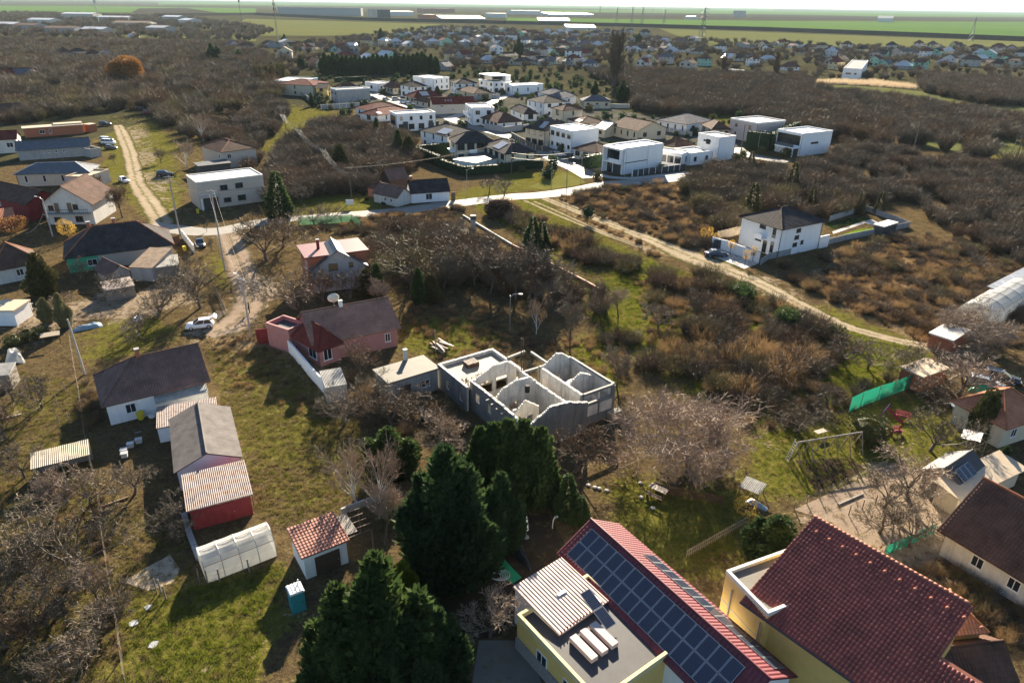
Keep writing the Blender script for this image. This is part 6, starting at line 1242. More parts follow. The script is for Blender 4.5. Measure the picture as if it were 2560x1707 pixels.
hall('long hall with bright sunlit roof by the motorway bank', t01(1700, 205), t01(2105, 208), 70, 9, 'greywall', 'hallroof', 'shed', 6); hall('pale distribution hall far right of the tower blocks', t01(2100, 165), t01(2290, 168), 60, 14, 'offwhite', 'hallroof', 'flat'); hall('white hall at the centre of the far plain', t02(0, 135), t02(290, 138), 80, 16, 'offwhite', 'hallroof', 'flat')
hall('glasshouse hall with glaring roof below the far plain', t02(240, 218), t02(530, 222), 60, 8, 'offwhite', 'hallroof', 'shed', 5); hall('glasshouse rows with glaring roofs inside the village', t02(500, 275), t02(770, 278), 30, 5, 'offwhite', 'hallroof', 'shed', 4); hall('long glaring greenhouse far on the plain', t02(340, 152), t02(750, 155), 80, 8, 'offwhite', 'hallroof', 'shed', 6); hall('low tan hall on the plain beyond the pylons', t02(1590, 180), t02(1670, 182), 40, 10, 'offwhite', 'hallroof'); hall('dark farm block standing alone on the right plain', t02(2090, 160), t02(2140, 160), 40, 28, 'greywall', 'greywall', 'flat')
hall('white arched hangar on the right plain', t03(1000, 205), t03(1140, 208), 60, 14, 'offwhite', 'hallroof', 'gable', 8)
for lab, x, y, x2, dp, h in (('long white farm hall at upper left', 570, 180, 860, 40, 12), ('pale farm hall with white gable left of the silo mast', 255, 225, 465, 30, 8), ('white-edged stable at the left field edge', 405, 310, 690, 25, 7), ('pale stable right of the white-edged one', 740, 310, 950, 25, 6), ('grey shed cluster at the upper left, widest', 1030, 250, 1360, 40, 7), ('grey tin hall beside the field lane', 1340, 310, 1510, 30, 8), ('dark barn on the upper left skyline', 1490, 200, 1640, 30, 10), ('white tin roof at the far left edge', -60, 265, 130, 30, 7), ('brown barn left of the silo mast', 120, 270, 330, 25, 6), ('pale sheds right of the silo mast', 890, 190, 1180, 30, 7), ('row of pale sheds near the lane bend', 1640, 230, 1730, 30, 9)):
    hall(lab, t00(x, y), t00(x2, y + 4), dp, h, rnd.choice(['offwhite', 'greywall', 'beige']), rnd.choice(['hallroof', 'metal_light', 'tile_brown']), name='farm_building', grp='farm halls at the upper left')
# ================================================================ masts and pylons
def pylon(label, base, h, w=5.5, group='power pylons across the plain', rz=0.5, arms=3):
    p = G(base); t = thing('power_pylon', label, 'pylon', p, rz, group); b = MB(); rr = .13 * h / 35 + .06
    lv = [(0, 1), (.2, .78), (.4, .56), (.55, .4), (.7, .26), (.82, .2), (.92, .15), (1, .02)]
    for s, u in ((-1, -1), (1, -1), (1, 1), (-1, 1)): b.tube([(s * w / 2 * k, u * w / 2 * k, z * h) for z, k in lv], rr, 4)
    for (z0, k0), (z1, k1) in zip(lv, lv[1:]):
        c0 = [(s * w / 2 * k0, u * w / 2 * k0, z0 * h) for s, u in ((-1, -1), (1, -1), (1, 1), (-1, 1))]; c1 = [(s * w / 2 * k1, u * w / 2 * k1, z1 * h) for s, u in ((-1, -1), (1, -1), (1, 1), (-1, 1))]
        for i in range(4): b.tube([c0[i], c1[(i + 1) % 4]], rr * .6, 3); b.tube([c0[(i + 1) % 4], c1[i]], rr * .6, 3); b.tube([c1[i], c1[(i + 1) % 4]], rr * .5, 3)
    b.build('tower', 'lattice', t)
    for i in range(arms):
        z = h * (.7 + .12 * i); ln = w * (.95 - .15 * abs(i - 1)); a = MB(); a.tube([(-ln, 0, z), (0, 0, z + h * .02), (ln, 0, z)], rr * .9, 4); a.tube([(-ln, 0, z), (0, 0, z + h * .06), (ln, 0, z)], rr * .7, 4); o = a.build('crossarm', 'lattice', t)
        for s in (-1, 1): MB().tube([(s * ln, 0, z), (s * ln, 0, z - h * .045)], rr * .9, 5).build('insulator', 'greywall', o)
    return t
pylon('tallest lattice pylon at the meadow right of centre', t02(1740, 380), 44, 9); pylon('lattice pylon standing in the green field at far right', t03(1855, 380), 36, 8, rz=.9)
for i, (x, y0, y1) in enumerate(((1097, 235, 78), (1190, 235, 80), (1392, 248, 105), (957, 228, 82), (806, 132, 58))):
    d = (G(t02(x, y1), 0) if False else G(t02(x, y0))).length; pylon(['pylon second from left of the village row', 'pylon in the middle of the village row', 'pylon right of the tall poplar', 'leftmost pylon of the village row', 'small distant pylon by the glaring greenhouses'][i], t02(x, y0), (y0 - y1) / S_ * d / 1933, 7)
for i, (x, y) in enumerate(((628, 62), (715, 62), (935, 85), (1088, 85), (1290, 105), (555, 60))): pylon('tiny far pylon on the horizon, %s from left' % ['second', 'third', 'fourth', 'fifth', 'sixth', 'first'][i], t02(x, y + 12), 34, 6, 'tiny pylons on the horizon')
p = G(t01(205, 400)); mst = thing('antenna_mast', 'tall slender antenna mast with dark panel antennas at upper left', 'mast', p); b = MB()
for k in range(3):
    w = 2.094 * k; b.tube([(math.cos(w) * 1.1, math.sin(w) * 1.1, 0), (math.cos(w) * .5, math.sin(w) * .5, 48)], .14, 4)
for z in range(0, 48, 2):
    for k in range(3):
        r0, r1 = 1.1 - .6 * z / 48, 1.1 - .6 * (z + 2) / 48; w, w2 = 2.094 * k, 2.094 * (k + 1); b.tube([(math.cos(w) * r0, math.sin(w) * r0, z), (math.cos(w2) * r1, math.sin(w2) * r1, z + 2)], .09, 3)
b.build('tower', 'lattice', mst)
for z in (46, 41, 36):
    for k in range(3): w = 2.094 * k + .5; MB().obox((math.cos(w) * 1.4, math.sin(w) * 1.4, z), (.5, .35, 2.6), w).build('antenna_panel', 'darkgrey', mst)
p = G(t00(915, 232)); q_ = thing('floodlight_mast', 'pale floodlight mast with square head among the farm halls', 'mast', p); MB().tube([(0, 0, 0), (0, 0, 38)], [.7, .45], 8).build('shaft', 'offwhite', q_); MB().box(-2.6, -.6, 36, 2.6, .6, 41).build('lamp_head', 'offwhite', q_)
p = G(t00(2225, 250)); q_ = thing('antenna_pole', 'thin dark pole with bulbous antenna head on the upper left field', 'mast', p); MB().tube([(0, 0, 0), (0, 0, 46)], [.5, .3], 8).build('shaft', 'lattice', q_); MB().lathe([(.3, 40), (1.4, 42), (1.5, 46), (.3, 49), (0, 50)], 8).build('antenna', 'darkgrey', q_)
# ================================================================ trees one can tell apart
ORD = ['first', 'second', 'third', 'fourth', 'fifth', 'sixth', 'seventh', 'eighth', 'ninth', 'tenth']
ORDW = ORD + ['eleventh', 'twelfth', 'thirteenth', 'fourteenth', 'fifteenth', 'sixteenth', 'seventeenth', 'eighteenth', 'nineteenth', 'twentieth', 'twenty-first', 'twenty-second', 'twenty-third', 'twenty-fourth', 'twenty-fifth', 'twenty-sixth']
def T_(kind, q, h, label, var=0, top=False, wide=1.0, mats=None, name=None, group=None): return tree(kind, label, q, h, var, top, wide, name, 'tree', group, None, mats)
T_('walnut', t22(1610, 1120), 10.0, 'huge rounded bare walnut right of the ruin', 0, wide=1.2)
T_('fruit', t20(385, 610), 4.8, 'gnarled bare fruit tree in the left orchard above the canopy', 0, wide=1.1); T_('fruit', t20(225, 1255), 5.0, 'bare fruit tree at the left end of the orchard canopy', 1, wide=1.1)
T_('fruit', t30(705, 600), 6.6, 'tallest dark-limbed fruit tree in the lower left orchard', 2, wide=1.1); T_('fruit', t30(415, 720), 3.6, 'small bare tree left of the tallest orchard tree', 3); T_('fruit', t30(125, 830), 4.2, 'bare tree near the left edge of the lower orchard', 0)
T_('fruit', t30(1575, 230), 4.4, 'dense pollarded tree beside the concrete kerb and red shed', 1, wide=1.2); T_('fruit', t20(620, 1480), 4.6, 'pale-twigged tree just below the orchard canopy', 2, wide=1.2, mats='twigpale'); T_('fruit', t20(1230, 1400), 3.8, 'bare plum tree beside the dark vegetable yard', 3, wide=1.2)
T_('fruit', t30(1060, 1000), 3.4, 'bushy bare tree on the orchard fence line', 0, wide=1.2); T_('fruitred', t30(300, 1200), 3.2, 'reddish young tree in the lower left orchard corner', 0, wide=1.1); T_('fruitred', t30(760, 1400), 3.0, 'reddish sapling near the bottom left edge', 1, wide=1.1); T_('fruit', t30(550, 1500), 3.2, 'grey bare sapling at the bottom left edge', 2)
T_('fruit', t20(130, 540), 4.0, 'low bare tree at the left edge of the orchard', 3, wide=1.2)
T_('fruitred', t21(960, 290), 5.6, 'reddish bare tree in front of the pink house', 0, wide=1.15); T_('fruit', t21(1030, 590), 5.2, 'bare tree between the long white wall and slab garage', 1, wide=1.2); T_('fruit', t21(1460, 730), 6.0, 'dense bare tree in the dark yard under the slab garage', 2, wide=1.15)
T_('fruit', t21(1770, 1040), 5.4, 'bare purple-twigged tree in front of the ruin left corner', 3, wide=1.1, mats='twigpale'); T_('birchy', t21(1160, 1560), 8.5, 'white-barked birch left of the big cypress', 0); T_('birchy', t21(935, 1480), 7.0, 'pale slender birch at the field edge', 1, wide=1.2); T_('fruitred', t22(600, 1180), 6.5, 'reddish bare tree below the right wing of the ruin', 1, wide=1.15)
T_('fruit', t21(650, 700), 3.0, 'dark bare shrub tree at the end of the white wall', 0, wide=1.3)
T_('tall', t10(1130, 430), 8.5, 'tall brown tree right of the white gabled house', 0, wide=1.2, mats='twigred'); T_('poplar', t10(960, 330), 8, 'slim brown poplar right of the white gabled house', 0, wide=1.3)
T_('fruit', t10(735, 1010), 4.6, 'bare tree in front of the green end wall', 1); T_('fruit', t10(1010, 1180), 4.8, 'bare tree in the cluttered yard below the old house', 2, wide=1.2); T_('fruit', t10(1450, 1350), 5.0, 'dense bare tree in the middle of the cluttered yard', 3, wide=1.2); T_('tall', t10(1850, 1260), 8.0, 'large bare tree beside the cluttered yard lane', 1, wide=1.4); T_('fruit', t10(1280, 1540), 4.4, 'bare tree left of the white car', 0, wide=1.3); T_('fruit', t10(1680, 980), 5.0, 'bare tree by the street corner lean-to', 1, wide=1.3)
T_('fruitred', t11(95, 830), 10.0, 'very large reddish bare tree at the street bend', 1, wide=1.25); T_('fruit', t11(350, 1260), 7.6, 'wide bare tree in front of the grey gable', 2, wide=1.35, mats='twiggrey'); T_('willow', t11(1420, 1090), 10.5, 'wide greenish bare tree right of the grey gable', 0, wide=1.25); T_('willow', t11(1180, 1000), 6.0, 'smaller greenish tree beside the grey gable', 1, wide=1.2)
for i, (q, h, v) in enumerate(((t11(1720, 1080), 7, 0), (t11(1880, 1000), 8, 1), (t11(2010, 1060), 7.5, 2), (t11(2140, 1130), 7, 0), (t11(2270, 1100), 8, 1), (t12(30, 1180), 8, 2), (t12(140, 1180), 9, 0), (t12(200, 1210), 8, 1), (t12(440, 1150), 6, 2), (t11(1830, 760), 7, 1))):
    T_('tall', q, h * 1.15, '%s from left of the slim bare trees in the middle copse' % ORD[i], v, wide=1.45, group='slim trees of the middle copse', mats=['twiggrey', 'twigred', None][i % 3])
T_('fruit', t12(330, 1260), 7, 'forked dark tree at the right end of the middle copse', 0, wide=1.1); T_('tall', t12(530, 1560), 8, 'lone slim tree behind the ruin patio', 2); T_('tall', t22(955, 420), 6.5, 'slim dark tree right of the ruin', 1); T_('birchy', t12(220, 1500), 6.5, 'pale fastigiate bare tree behind the ruin', 0, wide=.8); T_('tall', t12(800, 1310), 6, 'dark bare tree by the timber stack', 0, wide=.9)
for i, (q, h) in enumerate(((t00(1720, 1540), 9), (t00(1870, 1300), 10), (t00(1480, 1500), 5), (t00(1060, 1510), 3.5), (t00(990, 990), 12))): T_('birchy' if i in (0, 1, 4) else 'tall', q, h, ['pale silvery tree left of the two-level hipped house', 'pale silvery tree behind the two-level hipped house', 'brown sapling on the lane verge', 'small bare tree on the grass beside the lane', 'pale tall tree in the thicket at the lane end'][i], i, wide=1.3, group=None)
for i, (q, h) in enumerate(((t11(540, 500), 5), (t11(430, 300), 6), (t11(660, 470), 4.5), (t11(2140, 210), 5), (t11(2280, 230), 5))): T_('fruit', q, h, ['bare tree at the green roadside fence', 'purplish bare tree on the verge beside the spruce', 'reddish tree right of the green roadside fence', 'thin bare tree left on the hedge-side verge', 'thin bare tree right on the hedge-side verge'][i], i, wide=1.2)
for i, (q, h, w) in enumerate(((t23(1480, 1000), 6, 1.1), (t23(1200, 330), 4.5, 1.2), (t23(1400, 320), 5, 1.2), (t23(1740, 480), 7, 1.3), (t23(1510, 620), 5, 1.2), (t23(550, 590), 4.2, 1.1), (t23(280, 820), 5, 1.1), (t23(1300, 1450), 5.5, 1.3), (t23(1060, 1520), 4.5, 1.2), (t33(1020, 180), 5, 1.2), (t33(1290, 310), 4.5, 1.1), (t13(1850, 1560), 7, 1.4), (t23(660, 190), 5, 1.1))):
    T_('fruit' if i != 11 else 'walnut', q, h, ['leafless fruit tree beside the white hanging sheet', 'bare tree above the green net fence', 'bare tree right of the green net top end', 'broad pale bare tree beside the parked cars', 'whitewashed-trunk tree in front of the cars', 'bare tree left of the green net fence', 'thin dark tree beside the swing frame', 'pale branching tree in front of the lattice-panel shed', 'bare tree standing in the dirt yard', 'forked tree in the hen yard', 'young tree at the hen yard edge', 'wide pale bare tree at the white-roofed track shed', 'dark tree in the weeds above the gardens'][i], i % 4, wide=w, mats='twigpale' if i in (3, 7, 11) else None)
T_('fruit', t31(2150, 1130), 6.2, 'pruned bare tree by the paved yard at the bottom', 1, wide=.9, mats='twigpale'); T_('tall', t31(1180, 300), 7.0, 'white-stemmed birch beside the terracotta shed', 0, mats='twigpale')
for i, q in enumerate((t10(1940, 740), t10(1900, 560))): T_('fruit', q, 3.0, ['knobbly pollarded street tree with white-painted trunk', 'second pollarded street tree behind the black car'][i], i, wide=.5)
T_('poplar', t02(935, 800), 34, 'tallest dark poplar rising above the villas', 0, wide=1.5, mats='twig'); T_('poplar', t03(70, 745), 20, 'dark slim poplar at the right village edge', 1, wide=1.0); T_('poplar', t02(1930, 700), 16, 'brown columnar poplar in the village edge thicket', 0, wide=1.2)
for i, x in enumerate((20, 70, 120, 175, 230, 270)): T_('poplar', t01(x, 800 - i * 4), 13, '%s from left of the brown poplars by the conifer belt' % ORD[i], i, wide=1.2, group='row of brown poplars', mats='twiggreen')
EX = ((t30(250, 520), 4.6, 'bare tree in the second orchard row, left'), (t30(560, 900), 4.4, 'bare tree in the second orchard row, centre'), (t30(900, 820), 4.0, 'bare tree right of the orchard middle'), (t30(60, 1250), 4.2, 'bare tree low at the left edge'), (t30(880, 1250), 3.8, 'bare tree left of the lower fence run'), (t30(420, 1050), 4.0, 'bare tree in the third orchard row'), (t20(480, 1530), 4.5, 'bare tree behind the orchard canopy foot'), (t20(60, 900), 4.6, 'bare tree at the left edge beside the canopy'), (t20(820, 1500), 4.0, 'bare tree at the vegetable yard corner'), (t10(1560, 1180), 5.5, 'bare tree behind the cluttered yard sheds'), (t10(600, 1330), 4.0, 'bare tree beside the left garden column'), (t11(620, 1200), 6.0, 'bare tree under the grey gable wall'), (t11(860, 1170), 5.0, 'bare tree right under the grey gable wall'), (t11(250, 700), 7.5, 'bare tree right of the street bend giant'), (t11(1150, 1250), 5.0, 'bare tree between pink house and copse'), (t21(1250, 780), 4.5, 'bare tree in the dark yard centre'), (t21(820, 760), 4.0, 'bare tree at the wire fence end'), (t12(1350, 1450), 5.0, 'bare tree at the scrub front'), (t12(980, 1330), 5.0, 'bare tree at the scrub left end'), (t23(120, 350), 5.0, 'bare tree in scrub above the picnic lawn'), (t23(900, 250), 4.5, 'bare tree above the net fence'))
for i, (q, h, lab) in enumerate(EX): T_(('fruit', 'fruit', 'tall', 'fruitred')[i % 4], q, h * 1.1, lab, i, wide=1.25, mats=[None, 'twiggrey', 'twigred', 'twigpale'][(i * 7 + 1) % 4])
# conifers
T_('cypress', F(1020, 1035), 13, 'tallest dark cypress in the middle foreground', 0, True, .86); T_('cypress', F(1075, 1075), 11, 'dark cypress leaning on the tallest one', 1, True, .8)
for i, (x, y, h) in enumerate(((1100, 985, 9), (1135, 975, 9.3), (1170, 968, 9.5), (1205, 968, 9.5), (1240, 985, 9))): T_('thuja', F(x, y), h, '%s from left of the tight thuja row below the ruin' % ORD[i], i, True, 1.15, group='thuja row below the ruin')
T_('cypress', F(1150, 1090), 8, 'dark shaded cypress right of the tallest one', 2, True, .8); T_('cypress', F(1000, 1400), 8, 'added cypress deepening the shade between the two cypress groups', 2, True, .75)  # the second cypress is added to throw more shade on this ground
T_('cypress', F(860, 1285), 12.5, 'broad mid-green cypress at the bottom edge', 1, True, .88, 'conifergreen'); T_('cypress', F(770, 1350), 10.5, 'left shoulder cypress at the bottom edge', 0, True, .85, 'conifergreen'); T_('cypress', F(930, 1420), 9, 'right shoulder cypress at the bottom edge', 0, True, .8)
T_('cypress', F(890, 985), 5.5, 'low rounded green cedar left of the thuja row', 1, True, 1.5, 'conifergreen'); T_('thuja', t31(1330, 470), 6, 'yellow-green conifer beside the bottom cypress', 0, True, 1.2, 'hedgelime'); T_('thuja', t31(1430, 560), 5.2, 'smaller yellow-green conifer beside the bottom cypress', 1, True, 1.1, 'hedgelime')
T_('spruce', t22(520, 1215), 5.0, 'small dark spruce in the shade of the walnut', 0, True, 1.0); T_('spruce', t22(640, 1420), 3.2, 'tiny spruce among garden shrubs below the walnut', 1, True, 1.2)
T_('pine', t10(290, 755), 7.5, 'dense dark pine at the left beside the old tiled house', 0, True, 1.05); T_('thuja', t10(520, 1130), 5.5, 'pale ivy-covered column tree at the left garden', 0, True, 1.1, 'ivy'); T_('thuja', t10(380, 1170), 4.0, 'ivy-covered shrub left of the pale column tree', 1, True, 1.5, 'ivy')
T_('spruce', t11(170, 10), 10.5, 'tall green spruce right of the flat-roofed house', 0, True, 1.0); T_('spruce', t12(195, 420), 7.0, 'dark spruce at the bushy hedgerow', 1, True, 1.0); T_('spruce', t12(280, 470), 5.5, 'lower spruce at the bushy hedgerow', 0, True, 1.1)
for i, (q, h) in enumerate(((t13(430, 150), 5.5), (t13(880, 190), 5.5), (t13(1060, 190), 5.5), (t12(2240, 110), 8), (ND(1630, 980), 8), (ND(1020, 830), 6))): T_('spruce', q, h, '%s of the spruces in the thicket behind the villa' % ['leftmost', 'middle', 'rightmost', 'low', 'tall back', 'roadside'][i], i, True, .85, ['coniferold', 'twiggreen', 'twiggreen'][i % 3], group='spruces behind the villa')
T_('column', t23(2080, 445), 6.2, 'brownish rounded conifer beside the trampoline', 0, True, 1.0); T_('thuja', t23(2200, 965), 3.4, 'small dark conifer at the right edge porch', 0, True, 1.3, 'conifer'); T_('cypress', F(1790, 1190), 4.6, 'bushy evergreen at the corner of the big red roof', 0, True, 1.6)
for i, (q, h) in enumerate(((t11(1100, 860), 6.0), (t11(1000, 900), 5.0), (t11(1480, 900), 6), (t11(1600, 940), 5), (NA(1760, 930), 8), (NA(1900, 1000), 8), (NA(1450, 760), 7), (NA(930, 1120), 8), (NA(540, 410), 6), (NB(520, 310), 5))): T_('pine' if i % 2 else 'thuja', q, h, ['dark columnar evergreen beside the grey gable', 'brownish column conifer beside the grey gable', 'dark evergreen under the wide greenish tree', 'brown column conifer under the wide greenish tree', 'dark conifer left of the white villa terrace', 'brown-green conifer at the tall hedge corner', 'green conifer below the red hip roofs', 'dark thuja in the thicket left of the hedge', 'conifer by the blank grey block yard', 'round conifer below the white box house'][i], i, True, 1.2)
for i in range(26):
    u = i / 25; q = (t01(640, 0)[0] + u * 275, 188 - 4 * u + R_.uniform(-2, 2)); T_('cypress', q, R_.uniform(11, 14), 'dark conifer of the belt behind the new quarter, %s' % (ORDW[i] + ' from left'), i, False, .9, group='conifer belt behind the new quarter')
for i, q in enumerate((t01(160, 780), t01(230, 770), t01(420, 640), t00(1960, 600), t00(2010, 600), t00(2200, 580), t02(60, 520), t02(1160, 420), t02(1010, 930), t02(760, 870), t01(1150, 370), t01(270, 430))): T_('cypress', q, (12, 12, 9, 15, 13, 10, 16, 14, 10, 7, 14, 12)[i], ['dark conifer at the left end of the belt, first', 'dark conifer at the left end of the belt, second', 'dark conifer above the belt near the tan roof', 'tall dark conifer in the left village, first of a pair', 'tall dark conifer in the left village, second of a pair', 'small conifer right of the village conifer pair', 'pointed dark conifer at the village centre', 'dark conifer right of the tall poplar', 'rounded dark conifer below the tall poplar', 'low dark conifer left of the tall poplar', 'conifer behind the brown village house', 'conifer at the foot of the antenna mast'][i], i, False, .9)
# leafy ones
def leafy(label, q, h, r, mat, th=0.3, top=False, n=1600, leaf=.2, name='leafy_tree', core=.75):
    p = G(q, h) if top else G(q); t = thing(name, label, 'tree' if th else 'bush', (p.x, p.y, 0), R_.uniform(0, 6)); hh = h * (1 - th); C = gen_ball(int(q[0] * 7 + q[1]), r, hh, n, leaf, core); C.build('crown', mat, t, False, (0, 0, h * th))
    if th:
        b = MB().tube([(0, 0, -.1), (.03, 0, h * th + hh * .5)], [.05 * r + .04, .03], 6, False)
        for k in range(5): w = k * 1.256; b.tube([(0, 0, h * th * .9), (math.cos(w) * r * .6, math.sin(w) * r * .6, h * th + hh * .6)], [.03 + .01 * r, .015], 5, False)
        b.build('trunk', 'bark', t)
    else: MB().tube([(0, 0, -.1), (0, 0, hh * .5)], [.1, .03], 6, False).build('stem', 'bark', t)
    return t
leafy('great rust-orange tree standing above the left woods', t00(1190, 800), 15, 8.5, 'leafrust', .15, n=9000, leaf=.7)
leafy('golden small tree with white trunk beside the old house drive', t10(632, 625), 3.8, 1.5, 'leafyellow', .25, n=900, leaf=.2, core=0); leafy('rusty leafed shrub tree at the left house yard', t10(140, 570), 3.2, 2.4, 'leafrust', .15, n=1500, leaf=.2, core=0)
for i, (x, y) in enumerate(((1870, 700), (2000, 770), (2135, 870), (2205, 835), (1750, 660), (1808, 655))): leafy(['golden sapling in front of the villa gate, first from left', 'golden sapling in front of the villa gate, second from left', 'golden sapling at the villa drive, nearest the camera', 'golden sapling at the villa drive, by the wall end', 'golden sapling left of the villa wall, left one', 'golden sapling left of the villa wall, right one'][i], t12(x, y), 3.0, .55, 'leafyellow', .45, n=260, leaf=.16, core=0)
leafy('dark lollipop topiary tree standing on the dirt track', t12(690, 480), 3.8, 1.3, 'hedge', .3, n=1800, leaf=.16, name='topiary_tree')
leafy('round yellow-green bush beside the dirt track', t13(165, 1430), 3.0, 2.0, 'conifergreen', 0, n=2600, leaf=.18, name='round_bush'); leafy('yellowish evergreen shrub above the round bush', t12(2090, 1180), 2.8, 2.4, 'conifergreen', 0, n=2400, leaf=.2, name='shrub'); leafy('low green shrub at the lower track verge', t13(560, 1520), 1.8, 2.2, 'coniferold', 0, n=1800, leaf=.2, name='shrub'); leafy('bare rounded roadside thornbush', t11(2230, 420), 3.6, 2.6, 'twigred', 0, n=5000, leaf=.35, name='thornbush', core=.5)
leafy('yellow leaved shrub behind the flower garden fence', t22(2130, 1560), 1.6, 1.0, 'leafyellow', 0, n=500, leaf=.12, name='shrub', core=0); leafy('dense evergreen shrub beside the swing bench', t23(930, 900), 2.6, 2.0, 'coniferold', 0, n=1800, leaf=.2, name='shrub'); leafy('round green shrub beside the terracotta shed path', t31(1220, 90), 1.8, 1.0, 'conifergreen', 0, n=700, leaf=.15, name='shrub')
for i, (x, y) in enumerate(((260, 1550), (400, 1530), (130, 1600))): leafy('%s of the dark clipped shrubs at the left garden edge' % ['middle', 'right', 'left'][i], t10(x, y), 1.6, 1.3, 'coniferold', 0, n=900, leaf=.15, name='shrub')

# ================================================================ undergrowth that reads as one mass
PR = {}
def pro(k, mb, mat): PR.setdefault(k, []).append(proto_obj('plant_' + k, mb, mat))
for i, m in enumerate(('twig', 'twigred', 'twiggrey', 'twig')): pro('thicket', gen_bush(200 + i, 1.0, .5, 260, .0075, 1.0), m)
for i, m in enumerate(('twigred', 'twig', 'twiggrey', 'weed', 'twigred', 'twiggreen')): pro('scrub', gen_bush(210 + i, 1.0, .7, 190, .009, 1.15), m)
for i, m in enumerate(('weed', 'weed', 'twigred')): pro('weeds', gen_bush(220 + i, 1.0, 1.1, 90, .018, 1.3), m)
for i in range(3): pro('grass', gen_tuft(230 + i, 26, .3, .3, .016), ('grass', 'grassdry', 'grassdry')[i])
for i in range(3): pro('bright', gen_tuft(240 + i, 26, .28, .3, .016), ('grassbright', 'grass', 'grassbright')[i])
for i in range(3): pro('dry', gen_tuft(250 + i, 20, .42, .3, .014), ('grassdry', 'weed', 'grassdry')[i])
for i in range(2): pro('reeds', gen_tuft(260 + i, 26, 1.0, .5, .03), 'reed')
for i, m in enumerate(('twiggrey', 'twig', 'twigred')): pro('wood', gen_bush(270 + i, 1.0, .42, 330, .007, .9), m)
for i, m in enumerate(('twiggreen', 'twigred', 'twiggrey', 'twig', 'twiggreen')): pro('mixed', gen_bush(280 + i, 1.0, .5, 300, .0075, 1.1), m)
for i in range(3): pro('shrubs', gen_ball(290 + i, .5, 1.0, 260, .16), ('hedge', 'conifer', 'coniferold')[i])
def FP(*xy): return [F(*p) for p in xy]
